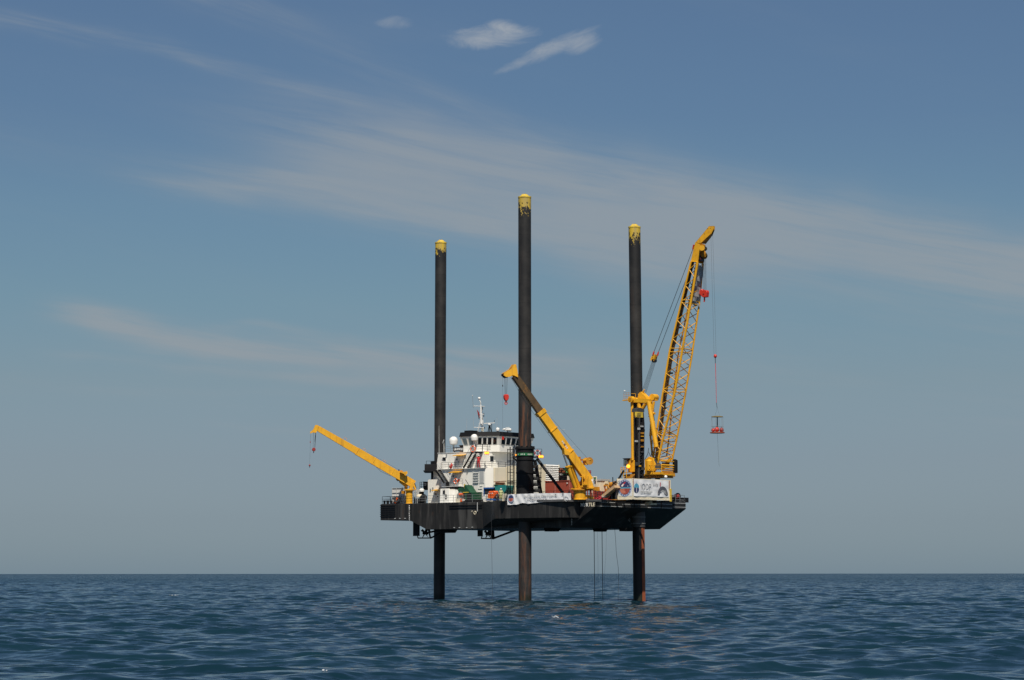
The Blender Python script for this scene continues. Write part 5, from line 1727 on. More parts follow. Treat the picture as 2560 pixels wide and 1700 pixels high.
for s_ in (-1, 1):
    t.part('drum_flange', MB().tube(wn + side * (.6 * s_ - .04), wn + side * (.6 * s_ + .04), .5, .5, 20), YELDK)
t.part('winch_frame', MB().prism([SD(1450, 1148, Y0), SD(1471, 1148, Y0), SD(1471, 1151, Y0), SD(1452, 1152, Y0)], side * .9), YELLOW)
t.part('winch_frame', MB().prism([SD(1457, 1159, Y0), SD(1466, 1157, Y0), SD(1465, 1162, Y0), SD(1459, 1163, Y0)], side * .9), YELLOW)
t.part('winch_motor', MB().box(SD(1445, 1147, Y0 - .4), SD(1451, 1142, Y0 + .1)), YELDK)
for k, f_ in enumerate((0.12, 0.36, 0.60)):
    c_ = A + (M1 - A) * (1 - f_) + upb * .5
    t.part('rope_guide', MB().path([c_, c_ + upb * .12 + Z * .42, c_ + Z * .46 - hd * .62 + upb * .1], .025), LGREY)
t.part('hoist_rope', MB().tube(wn + Z * .3, A + (M1 - A) * .86 + upb * .75, .014, n=4), CABLE)
t.part('hoist_rope', MB().path([SD(1277, 943, Yt), SD(1310, 1000, Yt + 1.5) - d * .1, SD(1395, 1118, Y0 - 1)], .016), CABLE)
lab_ = [SD(1406, 1101, Y0 - 3.5)]
# grey worn label strip on the boom side
fr_ = -side if (s2w(A - side)[1] < s2w(A + side)[1]) else side
for k in range(5):
    c_ = A + d * (5.0 + k * .26) + upb * (-.02) + fr_ * .505
    t.part('boom_label', MB().beam(c_, c_ + d * .16, fr_, .012, .2), GREYW if k != 2 else NAVY)
# operator cage
cg = [SD(1456, 1219, Y0 - .9), SD(1471, 1190, Y0 - .9)]
t.part('cage_floor', MB().box(SD(1455, 1218.5, Y0 - 1), SD(1472, 1216, Y0 + .6)), YELLOW)
t.part('cage_waist', MB().box(SD(1456, 1213, Y0 - 1), SD(1471, 1209.5, Y0 - .9)), YELLOW)
for x_ in (1456.5, 1463, 1466, 1469, 1471):
    t.part('cage_post', MB().tube(SD(x_, 1218, Y0 - 1), SD(x_, 1191, Y0 - 1), .055, n=6), YELLOW)
t.part('cage_roof', MB().box(SD(1455.5, 1193, Y0 - 1), SD(1472, 1191.2, Y0 + .6)), YELLOW)
t.part('seat', MB().box(SD(1459, 1208, Y0 - .4), SD(1463, 1199, Y0 + .1)), YELDK)
t.part('counter_frame', MB().box(SD(1466, 1226, Y0 + .6), SD(1482, 1219.8, Y0 - .5)), YELDK)
t.part('pedestal_bracket', MB().box(SD(1467, 1247, Y0 - .3), SD(1474, 1238, Y0 + .4)), YELLOW)

# crane at the stern
t, pc, zt, A, T, side, hd, r = box_crane('slender yellow crane at the stern reaching out to the left', 1014, 1032, 1226, 1260, 8.4, (1030, 1208), (793, 1070), 1.6, 1.0, 1.0)
Y0 = depthY(pc)
d = nrm(T - A)
upb = np.cross(side, d); upb = upb if upb[2] > 0 else -upb
t.part('turntable', MB().lathe((pc[0], pc[1], zt), [(r * 1.5, 0), (r * 1.5, .15), (r * 1.1, .2)], 28), YELLOW)
t.part('deck_plate', MB().box(SD(1010, 1225.5, Y0 + .6), SD(1041, 1222.5, Y0 - .6)), YELLOW)
t.part('main_boom', MB().beam(A - d * .3, A + (T - A) * .58, side, .72, 1.06, 1.0), YELLOW)
t.part('fly_boom', MB().beam(A + (T - A) * .581, T, side, .62, .92, .74, off=.02), YELLOW)
for f_ in (.2, .4, .575):
    c_ = A + (T - A) * f_
    t.part('boom_collar', MB().beam(c_, c_ + d * .1, side, .78, 1.1, 1.08), YELLOW)
for s_ in (-1, 1):
    o_ = side * s_ * .45
    t.part('boom_cheek', MB().prism([SD(1022, 1223, Y0) + o_, SD(1031, 1223, Y0) + o_, SD(1034, 1214, Y0) + o_, SD(1031, 1205, Y0) + o_, SD(1027, 1206, Y0) + o_, SD(1026, 1214, Y0) + o_], side * .07), YELLOW)
    t.part('back_stay', MB().beam(SD(1031, 1204, Y0) + o_, SD(1038, 1222, Y0) + o_, side, .1, .2), YELLOW)
t.part('luffing_cylinder', MB().tube(SD(1018, 1217, Y0), SD(1000, 1203, Y0), .2, .2, 14), YELLOW, smooth=True)
t.part('cylinder_rod', MB().tube(SD(1000, 1203, Y0), SD(991, 1197, Y0), .09, .09, 10), GREY)
t.part('cylinder_lug', MB().prism([SD(989, 1190, Y0), SD(999, 1198, Y0), SD(994, 1203, Y0), SD(990, 1199, Y0)], side * .3), YELDK)
t.part('control_stand', MB().box(SD(1004, 1234, Y0 - .3), SD(1013, 1227, Y0 + .3)), YELDK)
t.part('ballast', MB().box(SD(1012, 1222, Y0 + .7), SD(1018, 1217, Y0 + 1.2)), DKGREY)
t.part('hose_loop', MB().path([SD(1031, 1201, Y0 + .1), SD(1036, 1208, Y0 + .1), SD(1040, 1221, Y0 + .1)], .09), BLACK)
t.part('winch_drum', MB().tube(SD(1003, 1180.5, Y0 - .4), SD(1003, 1180.5, Y0 + .4), .3, .3, 16), YELDK)
t.part('winch_motor', MB().tube(SD(996, 1178, Y0 - .3), SD(998.5, 1178, Y0 - .3), .26, .26, 12), BLACK)
t.part('winch_bracket', MB().prism([SD(999, 1181, Y0 - .4), SD(1017, 1178.5, Y0 - .4), SD(1018, 1184, Y0 - .4), SD(1012, 1190, Y0 - .4), SD(1009, 1185, Y0 - .4)], side * .8), YELLOW)
Yt = depthY(T)
hp = [SD(x_, y_, Yt) for x_, y_ in ((796, 1066.5), (795, 1062.5), (788, 1062.5), (783.5, 1073), (775.5, 1080), (776, 1083.5), (782, 1081), (790, 1082), (792.5, 1077))]
for s_ in (-1, 1):
    t.part('boom_head', MB().prism([p + side * (.33 * s_ - .04) for p in hp], side * .08), YELLOW)
t.part('head_web', MB().prism([p - side * .28 for p in (hp[1], hp[2], hp[3], hp[7], hp[8])], side * .56), YELLOW)
t.part('sheave', MB().tube(SD(787, 1078, Yt) - side * .25, SD(787, 1078, Yt) + side * .25, .2, .2, 16), BLACK)
for xa, xb, rr in ((784, 783, .016), (789, 787, .022), (790, 787.5, .016)):
    t.part('hoist_rope', MB().tube(SD(xa, 1082, Yt), SD(xb, 1119, Yt), rr, n=5), CABLE)
t.part('rope_end', MB().tube(SD(788.8, 1088, Yt), SD(787.5, 1104, Yt), .06, .04, n=6), BLACK)
t.part('whip_line', MB().tube(SD(777, 1083, Yt), SD(774.3, 1160, Yt), .014, n=4), CABLE)
t.part('line_stop', MB().tube(SD(775.8, 1103, Yt), SD(775.7, 1107, Yt), .05, n=6), REDDK)
for f_ in (.32, .53, .73):
    c_ = A + (T - A) * f_ + upb * .5
    t.part('rope_guide', MB().path([c_ - d * .2, c_ - d * .2 + upb * .32, c_ + d * .2 + upb * .32, c_ + d * .2], .02), paint('faded_orange', (.6, .25, .1), .6))
t.part('hoist_rope', MB().tube(SD(1000, 1176, Y0), A + (T - A) * .5 + upb * .62, .012, n=4), CABLE)
t.part('hydraulic_hose', MB().path([A + (T - A) * .36 - upb * .52, A + (T - A) * .3 - upb * .75, A + (T - A) * .2 - upb * .62], .02), BLACK)
hk = Thing('hook_block', 'dark red hook block under the tip of the stern crane', 'hook block', SD(784.5, 1128, Yt), 'red hooks hanging from the cranes')
hb = [SD(784.7 + 4.8 * math.cos(a_), 1123.5 + 4.8 * math.sin(a_), Yt) for a_ in np.linspace(0, 2 * PI, 9)[:-1]]
hk.part('cheek_plates', MB().prism([p - side * .2 for p in hb], side * .4), REDDK, bevel=.04)
hk.part('hook', MB().path([SD(784.5, 1127, Yt), SD(784.3, 1131, Yt), SD(783.3, 1132.5, Yt)], .05), BLACK)
hk = Thing('overhaul_ball', 'small dark red ball and hook on the lowest line of the stern crane', 'hook ball', SD(774.2, 1169, Yt), 'red hooks hanging from the cranes')
hk.part('ball', MB().ball(SD(774.3, 1163.2, Yt), .13, 12, 1.1), REDDK, smooth=True)
hk.part('hook', MB().path([SD(774.2, 1165, Yt), SD(774.2, 1168, Yt), SD(773.4, 1169, Yt)], .035), BLACK)

# ------------------------------------------------------------------ big lattice crane round the bow leg
RC = leg_at(rP, rQ, 16)
YR = LEG_D['r']
bc = Thing('lattice_crane', 'big yellow lattice boom crane mounted round the bow leg', 'crane', (RC[0], RC[1], 16.2))
zk0 = SD(1600, 1197, YR - 1)[2]
bc.part('slew_ring', MB().lathe((RC[0], RC[1], zk0), [(1.8, 0), (1.8, .3), (1.65, .32), (1.65, .62)], 36), YELDK)
bc.part('base_casing', MB().lathe((RC[0], RC[1], DECK), [(1.35, 0), (1.35, zk0 - DECK)], 32), DKGREY)
NV, FVv = RC[1] + 1.5, RC[1] - 1.4     # near and far side planes of the crane
Pn = lambda x_, y_: SV(x_, y_, NV)
Pf = lambda x_, y_: SV(x_, y_, FVv)
# rotating bed
bc.part('bed', MB().box(Pn(1557, 1190.5), (Pn(1654, 1186)[0], FVv, Pn(1600, 1186)[2])), YELLOW)
bc.part('bed_skirt', MB().box(Pn(1575, 1196) - (0, .3, 0), (Pn(1645, 1190.6)[0], FVv + .3, Pn(1600, 1190.6)[2])), YELDK)
bc.part('left_walkway', MB().box(Pn(1557, 1182) + V * .5, Pn(1580, 1180.2) - V * .4), YELLOW)
for x_ in (1558.5, 1565, 1572):
    bc.part('walkway_post', MB().tube(Pn(x_, 1195) + V * .5, Pn(x_, 1168) + V * .5, .05, n=6), YELLOW)
bc.part('walkway_rail', MB().tube(Pn(1558, 1169) + V * .5, Pn(1570, 1169) + V * .5, .035, n=6), YELDK)
bc.part('walkway_rail', MB().tube(Pn(1558, 1174.5) + V * .5, Pn(1570, 1174.5) + V * .5, .035, n=6), YELDK)
mh = bc.part('machinery_house', MB().prism([Pn(1570, 1180), Pn(1570, 1151), Pn(1594, 1151), Pn(1594, 1170), Pn(1590, 1175), Pn(1588, 1180)], (0, -1.5, 0)), YELLOW, bevel=.04)
bc.part('house_rib', MB().box(Pn(1573, 1180) + V * .03, Pn(1574, 1152)), YELLOW, parent=mh)
bc.part('operator_cab', MB().box(Pn(1561.5, 1165) + V * .2, Pn(1569.5, 1146.5) - V * .9), GREY)
bc.part('cab_window', MB().box(Pn(1562.5, 1162) + V * .215, Pn(1568.5, 1148) + V * .2), GLASSL)
for x_ in (1562, 1566, 1569):
    bc.part('cab_frame', MB().box(Pn(x_, 1165) + V * .25, Pn(x_ + .7, 1146) + V * .2), BLACK)
bc.part('cab_roof', MB().box(Pn(1560, 1147.2) + V * .3, Pn(1576, 1145.5) - V * 1), BLACK)
bc.part('railing_post', MB().tube(Pn(1576, 1151), Pn(1576, 1144), .04, n=6), YELLOW)
# A-frame: near vertical post, near slanted leg, and their twins on the far side
for pf_, tw in ((Pn, 0), (Pf, 1)):
    sx = 24 if tw else 0          # the far frame stands behind and to the right
    bc.part('gantry_post', MB().tube(pf_(1581.5 + sx * .98, 1151), pf_(1580 + sx, 1001), .19, .19, 14), YELLOW, smooth=True)
    bc.part('gantry_leg', MB().tube(pf_(1622 if not tw else 1627, 1004), pf_(1641 if not tw else 1643, 1118), .30 if not tw else .18, .32 if not tw else .18, 16), YELLOW, smooth=True)
bc.part('gantry_head', MB().tube(Pn(1580.5, 1000), Pf(1627, 1004), .36, .36, 16), YELLOW, smooth=True)
bc.part('head_side_beam', MB().beam(Pn(1577, 1001), Pn(1626, 1003), V, .35, .5), YELLOW)
bc.part('head_drum', MB().tube(Pn(1581, 999) + V * .5, Pn(1581, 999) - V * .1, .42, .42, 18), YELLOW, smooth=True)
bc.part('head_boss', MB().tube(Pn(1581, 999) + V * .55, Pn(1581, 999) + V * .5, .24, .24, 14), YELDK)
bc.part('sheave_nest', MB().prism([Pn(1587, 998) - V * .6, Pn(1589, 984) - V * .6, Pn(1595, 979) - V * .6, Pn(1599, 983) - V * .6, Pn(1608, 992) - V * .6, Pn(1611, 1001) - V * .6], (0, -.8, 0)), YELLOW)
bc.part('sheave_nest', MB().box(Pn(1611, 1001) - V * 1.5, Pn(1621, 989) - V * 2.1), YELLOW)
bc.part('pintle', MB().tube(Pn(1596, 981) - V * .9, Pn(1601, 973) - V * .9, .12, .08, 8), YELLOW)
bc.part('head_sheave', MB().tube(Pn(1615, 992) - V * 1.3, Pn(1615, 992) - V * 2.3, .45, .45, 18), YELLOW)
for (xa, ya, xb, yb, r_) in ((1586, 1008, 1589, 1033, .30), (1588.5, 1036, 1591, 1047, .13), (1603, 1008, 1596, 1020, .24), (1607, 1008, 1621, 1026, .20), (1611, 1033, 1626, 1033, .17),
                             (1618, 1046, 1615, 1090, .18), (1618, 1060, 1618, 1075, .26), (1615, 1090, 1620, 1140, .14), (1611, 1040, 1618, 1043, .1), (1618, 1041, 1624, 1003, .16)):
    bc.part('gantry_strut', MB().tube(Pn(xa, ya) - V * 1.0, Pn(xb, yb) - V * 1.0, r_, r_, 10), YELLOW, smooth=True)
# gantry walkway with thin rails
wa, wb = Pn(1561, 1001.5) + V * .2, Pn(1579, 999.5) + V * .2
bc.part('gantry_walkway', MB().beam(wa, wb, V, .5, .12), YELLOW)
for (x_, y_) in ((1562, 1001), (1568, 1000.5), (1574, 1000)):
    bc.part('walkway_post', MB().tube(Pn(x_, y_) + V * .2, Pn(x_, y_ - 19) + V * .2, .02, n=5), YELDK)
for k in range(4):
    bc.part('walkway_rail', MB().tube(Pn(1562, 982 + k * 5) + V * .2, Pn(1578, 982 + k * 4.8) + V * .2, .018, n=5), YELDK)
bc.part('walkway_rail', MB().path([Pn(1579, 984), Pn(1589, 984), Pn(1589, 996)], .03), YELLOW)
bc.part('walkway_lamp', MB().ball(Pn(1564, 977.5) + V * .2, .13, 12, .6), WHITE2)
# ladder cage down the back of the slanted leg
for x_ in (1627, 1631, 1635):
    bc.part('ladder_rail', MB().tube(Pf(x_, 987), Pf(x_ + .6, 1110), .02, n=5), YELDK)
for k in range(12):
    y_ = 988 + k * 10
    bc.part('ladder_hoop', MB().tube(Pf(1627, y_), Pf(1635, y_), .02, n=4), YELDK)
for y_ in (1070, 1086, 1100, 1118):
    bc.part('tie_bar', MB().tube(Pn(1621, y_) - V, Pn(1633, y_) - V, .04, n=5), YELDK)

# boom: four chords, three laced faces, solid head
vN, vF = -0.2 + 0.0, 0.0
Bp = {}
# near-front chord B and near-back chord A lie in one v plane; C and D in the other
vB0 = RC[1] + 0.35
knee_B = [SV(1646, 1150, vB0), SV(1659.4, 1088, vB0), SV(1685.9, 986, vB0), SV(1705.3, 880, vB0), SV(1727, 758, vB0), SV(1744.3, 655, vB0)]
knee_A = [SV(1633, 1146, vB0), SV(1642, 1080, vB0), SV(1656.5, 986, vB0), SV(1673.7, 880, vB0), SV(1703, 758, vB0), SV(1728.2, 653.6, vB0)]
vC = vB0 - 2.35
knee_C = [SV(1680.5, 1150, vC), SV(1694, 1088, vC), SV(1713.5, 986, vC), SV(1730.8, 884, vC), SV(1748, 764, vC), SV(1758, 659.4, vC)]
knee_D = [SV(1667, 1140, vC), SV(1674, 1080, vC), SV(1683.5, 986, vC), SV(1697, 880, vC), SV(1723, 758, vC), SV(1742, 656, vC)]
ch_r = {'A': .13, 'B': .165, 'C': .13, 'D': .10}
for nm_, kn in (('A', knee_A), ('B', knee_B), ('C', knee_C), ('D', knee_D)):
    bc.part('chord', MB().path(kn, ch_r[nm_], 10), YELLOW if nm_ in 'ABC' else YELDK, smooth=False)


def along(kn, f):
    x = f * (len(kn) - 1)
    i = min(int(x), len(kn) - 2)
    return kn[i] + (kn[i + 1] - kn[i]) * (x - i)


# lacing: zigzag on each of the four faces
nb_ = 26
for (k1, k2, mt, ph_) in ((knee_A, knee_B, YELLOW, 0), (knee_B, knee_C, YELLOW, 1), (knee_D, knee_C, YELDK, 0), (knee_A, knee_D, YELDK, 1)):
    for i in range(nb_):
        f0, f1_ = i / nb_, (i + 1) / nb_
        a, b_ = (k1, k2) if (i + ph_) % 2 else (k2, k1)
        bc.part('lacing_bar', MB().tube(along(a, f0), along(b_, f1_), .055, n=5), mt)
for f in (0.0, 0.195, 0.41, 0.425, 0.60, 0.615, 0.80, 0.815, 1.0):
    for k1, k2 in ((knee_A, knee_B), (knee_B, knee_C), (knee_D, knee_C), (knee_A, knee_D)):
        bc.part('frame_bar', MB().tube(along(k1, f), along(k2, f), .06, n=6), YELLOW)
for f in (.1, .22, .33, .5, .7):
    a = along(knee_A, f); b_ = along(knee_B, f)
    bc.part('rope_roller', MB().tube(a + (b_ - a) * .35, a + (b_ - a) * .55, .12, .12, 8), BLACK)
# dark back-face plating strip seen between chords A and B: ladder walkway
wp = [k_a + (k_d - k_a) * .26 for k_a, k_d in zip(knee_A, knee_D)]
for i in range(len(wp) - 1):
    bc.part('boom_walkway', MB().beam(wp[i], wp[i + 1], V, .75, .06), paint('grating_brown', (.10, .055, .02), .7, .3))
# weathered grey sheet hung in the upper boom
gs = MB()
s0 = [along(knee_B, .985) - V * .15, along(knee_C, .985) + U * .12]
s1 = [along(knee_B, .79) - V * .15, along(knee_C, .79) + U * .12]
gv, gf = [], []
for i in range(9):
    for j in range(5):
        a = s0[0] + (s1[0] - s0[0]) * i / 8; b_ = s0[1] + (s1[1] - s0[1]) * i / 8
        q = a + (b_ - a) * j / 4 + U * (.10 * math.sin(i * 1.9 + j * 1.2))
        if i == 8:
            q = q + Z * (.5 * random.random() - .1)
        gv.append(q)
for i in range(8):
    for j in range(4):
        gf.append((i * 5 + j, i * 5 + j + 1, (i + 1) * 5 + j + 1, (i + 1) * 5 + j))
gs.add(gv, gf)
bc.part('torn_sheet', gs, paint('weathered_grey_sheet', (.34, .34, .33), .7, .25, .8, patch=(.14, .14, .14), patch_lo=.5, patch_hi=.66), label='torn grey sheet hanging in the boom top')
# boom head
hd_ = [SV(x_, y_, vB0) for x_, y_ in ((1727.5, 655), (1735, 618), (1739, 606), (1751, 611), (1750, 625), (1744.5, 655))]
bc.part('boom_head', MB().prism(hd_, (0, -.12, 0)), YELLOW)
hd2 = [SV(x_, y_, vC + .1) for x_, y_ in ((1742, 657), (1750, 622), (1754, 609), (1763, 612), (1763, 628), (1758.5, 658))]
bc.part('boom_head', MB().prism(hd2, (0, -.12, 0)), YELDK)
bc.part('head_top_plate', MB().add([hd_[0], hd_[2], hd2[2], hd2[0]] + [p + U * -.05 for p in (hd_[0], hd_[2], hd2[2], hd2[0])], [(0, 1, 2, 3), (7, 6, 5, 4), (0, 4, 5, 1), (1, 5, 6, 2), (2, 6, 7, 3), (3, 7, 4, 0)]), YELLOW)
bc.part('head_shaft', MB().tube(SV(1755, 620, vB0 + .1), SV(1763, 622, vC - .1), .30, .30, 16), YELDK)
bc.part('head_sheave', MB().tube(SV(1755.5, 620, vB0 + .25), SV(1755.5, 620, vB0 + .05), .36, .36, 18), YELLOW)
for k in range(3):
    v_ = vB0 - .6 - k * .5
    q = SV(1758 + k * 2, 634 + k * 3, v_)
    bc.part('head_sheave', MB().tube(q + V * .08, q - V * .08, .42, .42, 18), YELDK)
bc.part('head_machinery', MB().box(SV(1749, 652, vB0 - .6), SV(1756, 630, vB0 - 1.7)), DKGREY)
bc.part('head_valve', MB().box(SV(1750, 650, vB0 - .3), SV(1753, 645, vB0 - .6)), RED)
# jib (fly section)
jb = [SV(x_, y_, vB0) for x_, y_ in ((1739.5, 606), (1773, 565.5), (1785, 565), (1785, 571), (1779, 584), (1752, 609))]
bc.part('jib_side', MB().prism(jb, (0, -.1, 0)), YELLOW)
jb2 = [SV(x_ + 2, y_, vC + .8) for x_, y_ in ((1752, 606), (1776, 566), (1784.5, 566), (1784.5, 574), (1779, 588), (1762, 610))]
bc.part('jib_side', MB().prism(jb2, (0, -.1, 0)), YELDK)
jt_, jt2 = [jb[1], jb[2], jb2[2], jb2[1]], [jb[0], jb[1], jb2[1], jb2[0]]
for q4 in (jt_, jt2):
    bc.part('jib_plate', MB().add(q4 + [p - Z * .06 for p in q4], [(0, 1, 2, 3), (7, 6, 5, 4), (0, 4, 5, 1), (1, 5, 6, 2), (2, 6, 7, 3), (3, 7, 4, 0)]), YELLOW)
bc.part('jib_web', MB().add([jb[4], jb[5], jb2[5], jb2[4]] + [p + Z * .06 for p in (jb[4], jb[5], jb2[5], jb2[4])], [(0, 1, 2, 3), (7, 6, 5, 4), (0, 4, 5, 1), (1, 5, 6, 2), (2, 6, 7, 3), (3, 7, 4, 0)]), YELDK)
bc.part('jib_sheave', MB().tube(SV(1781.5, 572, vB0 - .2), SV(1781.5, 572, vB0 - .9), .30, .30, 16), YELDK)
for x_, y_ in ((1770, 572), (1762, 585), (1776, 571)):
    bc.part('rivet_hole', MB().lathe(SV(x_, y_, vB0), [(.06, 0), (.06, .01)], 8, V), INK)
# pendants and upper spreader
v1_, v2_ = vB0 - .3, vC + .3
su, sl_ = SV(1635, 884, v1_), SV(1645, 884, v2_)
bc.part('pendant_rope', MB().tube(SV(1733, 622, v1_), SV(1635.5, 879, v1_), .035, n=6), CABLE)
bc.part('pendant_rope', MB().tube(SV(1741, 632, v2_), SV(1646.5, 880, v2_), .035, n=6), CABLE)
bc.part('pendant_socket', MB().tube(SV(1735, 612, v1_), SV(1732, 624, v1_), .11, .08, 8), RED)
bc.part('pendant_socket', MB().tube(SV(1635.5, 879, v1_), SV(1633, 887, v1_), .09, .12, 8), RED)
bc.part('pendant_socket', MB().tube(SV(1646.5, 880, v2_), SV(1644, 889, v2_), .09, .12, 8), RED)
sbp = [SV(x_, y_, v1_) for x_, y_ in ((1632, 886), (1638, 886), (1635, 903), (1626, 901), (1627, 895))]
bc.part('spreader_block', MB().prism(sbp, (0, -.3, 0)), YELLOW)
bc.part('spreader_block', MB().prism([SV(x_ + 6, y_, v2_) for x_, y_ in ((1633, 888), (1639, 888), (1635, 904), (1630, 903))], (0, .3, 0)), YELLOW)
bc.part('spreader_beam', MB().tube(SV(1633, 892, v1_), SV(1641, 893, v2_), .14, .14, 10), YELDK)
bc.part('spreader_sheave', MB().tube(SV(1634, 902, v1_), SV(1638, 902, v2_), .26, .26, 14), BLACK)
for k in range(5):
    f_ = k / 4
    a = SV(1631 + f_ * 9, 903, v1_ + (v2_ - v1_) * f_)
    b_ = SV(1603 + f_ * 10, 985 + f_ * 3, v1_ - .3 + (v2_ - v1_) * f_ * .6)
    bc.part('luffing_rope', MB().tube(a, b_, .022, n=5), CABLE)
# boom foot, lower right machinery
bc.part('boom_foot', MB().beam(SV(1640, 1168, vB0), SV(1645, 1146, vB0), V, .25, .55), YELLOW)
bc.part('boom_foot', MB().beam(SV(1656, 1172, vC), SV(1677, 1146, vC), V, .25, .4), YELLOW)
bc.part('side_frame', MB().prism([SV(1612, 1186, NV + .1), SV(1612, 1150, NV + .1), SV(1622, 1142, NV + .1), SV(1632, 1146, NV + .1), SV(1640, 1172, NV + .1), SV(1634, 1180, NV + .1), SV(1655, 1180, NV + .1), SV(1655, 1186, NV + .1)], (0, -.35, 0)), YELLOW)
for x_ in (1615, 1633, 1654):
    bc.part('frame_post', MB().tube(SV(x_, 1186, NV + .5), SV(x_, 1162, NV + .5), .05, n=6), YELLOW)
for y_ in (1163, 1172):
    bc.part('frame_rail', MB().tube(SV(1614, y_, NV + .5), SV(1655, y_, NV + .5), .035, n=6), YELLOW)
bc.part('hoist_drum', MB().tube(SV(1646, 1166, NV - .1), SV(1646, 1166, NV - 1.2), .45, .45, 18), DKGREY)
bc.part('hoist_drum', MB().tube(SV(1636, 1156, NV - .1), SV(1636, 1156, NV - 1.2), .4, .4, 18), DKGREY)
bc.part('hydraulic_tank', MB().lathe(SV(1623, 1162, NV + .2), [(.35, -.8), (.38, -.6), (.38, .5), (.2, .7)], 14), YELLOW, smooth=True)
u1_ = SV(1682, 1160, FVv)[0]
bc.part('right_body', MB().box((SV(1655, 1186, NV - .6)[0], NV - .6, SV(1660, 1194, NV)[2]), (SV(1680, 1186, FVv)[0], FVv - .2, SV(1660, 1176, NV)[2])), YELDK)
for (y_, m_, r_) in ((1153, YELLOW, .10), (1163, YELLOW, .12), (1168.5, YELLOW, .09), (1174, YELDK, .09)):
    bc.part('cross_frame', MB().tube(SV(1652, y_ - .5, vB0 + .2), SV(1684, y_ + 1.5, vC - .4), r_, r_, 8), m_)
bc.part('engine', MB().box(SV(1655, 1170, vB0 - .9), SV(1674, 1157, vC)), paint('oily_brown', (.07, .04, .02), .5, .3))
bc.part('side_tank', MB().lathe(SV(1688, 1166, vC - .9), [(.3, -.9), (.34, -.8), (.34, .8), (.1, .95)], 14), BLACK, smooth=True)
bc.part('right_rail', MB().path([SV(1684, 1148, vC - .6), SV(1690, 1154, vC - 1), SV(1686, 1192, vC - 1)], .05), YELDK)
bc.part('under_bracket', MB().prism([SV(1668, 1194, vC), SV(1684, 1191, vC), SV(1683, 1182, vC), SV(1668, 1182, vC)], (0, -.4, 0)), YELDK)
bc.part('under_tank', MB().ball(SV(1664.5, 1192.5, NV), .22, 14), WHITE2, smooth=True)
bc.part('under_column', MB().box(SV(1638, 1198, NV - .3), SV(1650, 1187, NV - 1.4)), BLACK)
bc.part('hose', MB().path([SV(1560, 1176, NV + .5), SV(1548, 1195, NV + .8), SV(1546, 1198, NV + 1)], .14), BLACK)
for (xa, ya, xb, yb) in ((1625, 1150, 1631, 1100), (1622, 1130, 1628, 1160), (1631, 1120, 1624, 1165), (1612, 1150, 1622, 1120)):
    bc.part('hydraulic_hose', MB().path([SV(xa, ya, NV - .6), SV((xa + xb) / 2 + 2.5, (ya + yb) / 2, NV - .4), SV(xb, yb, NV - .6)], .035), BLACK)
floodlight('lit orange floodlight beside the operator cab of the big crane', SV(1571, 1166, NV + .5), .40, .62, False)

# main block below the boom head
vb = vC + .2
hkY = SV(1761, 733, vb)
hk = Thing('hook_block', 'large bright red hook block hanging beside the lattice boom head', 'hook block', SV(1762, 755, vb), 'red hooks hanging from the cranes')
hbp = [SV(x_, y_, vb) for x_, y_ in ((1748.5, 730), (1757, 722.5), (1760, 726), (1769, 726), (1770.5, 731), (1769, 743), (1760, 744), (1754, 738))]
hk.part('cheek_plates', MB().prism([p + V * .3 for p in hbp], (0, -.6, 0)), RED, bevel=.04)
hk.part('sheave_axle', MB().tube(SV(1762.5, 735, vb) + V * .36, SV(1762.5, 735, vb) - V * .36, .1, .1, 10), REDDK)
hk.part('hook', MB().path([SV(1761.5, 744, vb), SV(1761.5, 751, vb), SV(1760.5, 755, vb)], .10), RED)
for k in range(6):
    bc.part('hoist_rope', MB().tube(SV(1757.5 + k * 1.5, 640, vb + .2 - k * .1), SV(1758.8 + k * 1.5, 727, vb + .2 - k * .08), .014, n=4), CABLE)
# whip line, ball and personnel basket
vj = vB0 - .5
bc.part('whip_line', MB().tube(SV(1777.5, 585, vj), SV(1785.5, 888, vj), .014, n=4), CABLE)
bc.part('whip_line', MB().tube(SV(1782, 575, vj), SV(1790.5, 888, vj), .014, n=4), CABLE)
ball = SV(1788.5, 890.5, vj)
ob_ = Thing('overhaul_ball', 'red headache ball on the whip line above the personnel basket', 'hook ball', ball, 'red hooks hanging from the cranes')
ob_.part('ball', MB().ball(ball, .22, 16, 1.15), RED, smooth=True)
ob_.part('swivel', MB().tube(ball - Z * .2, ball - Z * 1.0, .05, .04, 8), CABLE)
slg = Thing('lifting_sling', 'long pink-red sling between the ball and the personnel basket', 'sling', SV(1789.5, 910, vj))
slg.part('strap', MB().tube(SV(1789, 909, vj), SV(1791.3, 1007, vj), .045, .03, 6), paint('pink_sling', (.55, .07, .09), .7))
slg.part('chain', MB().tube(SV(1791.3, 1007, vj), SV(1793, 1020, vj), .03, .035, 6), CABLE)
for dx_ in (-6, 6):
    slg.part('bridle_rope', MB().tube(SV(1793, 1020, vj), SV(1793.5 + dx_, 1040.5, vj), .010, n=4), CABLE)
bkc = SV(1793.5, 1082.5, vj)
zt2 = SV(1793.5, 1042, vj)[2]
bk_ = Thing('personnel_basket', 'round open personnel basket with orange floor hanging at the right', 'personnel basket', bkc)
R1, R2 = .96, .78
bk_.part('floor_ring', MB().lathe(bkc, [(R1 - .12, -.06), (R1, -.04), (R1 + .02, .02), (R1, .08), (R1 - .12, .1), (.3, .06)], 28), paint('basket_orange', (.30, .07, .035), .6))
bk_.part('top_ring', MB().lathe((bkc[0], bkc[1], zt2), [(.12, .12), (.45, .08), (R2 - .06, .04), (R2, 0), (R2, -.05), (R2 - .08, -.06), (.1, -.02)], 26), paint('dull_brass', (.22, .16, .05), .7, .2))
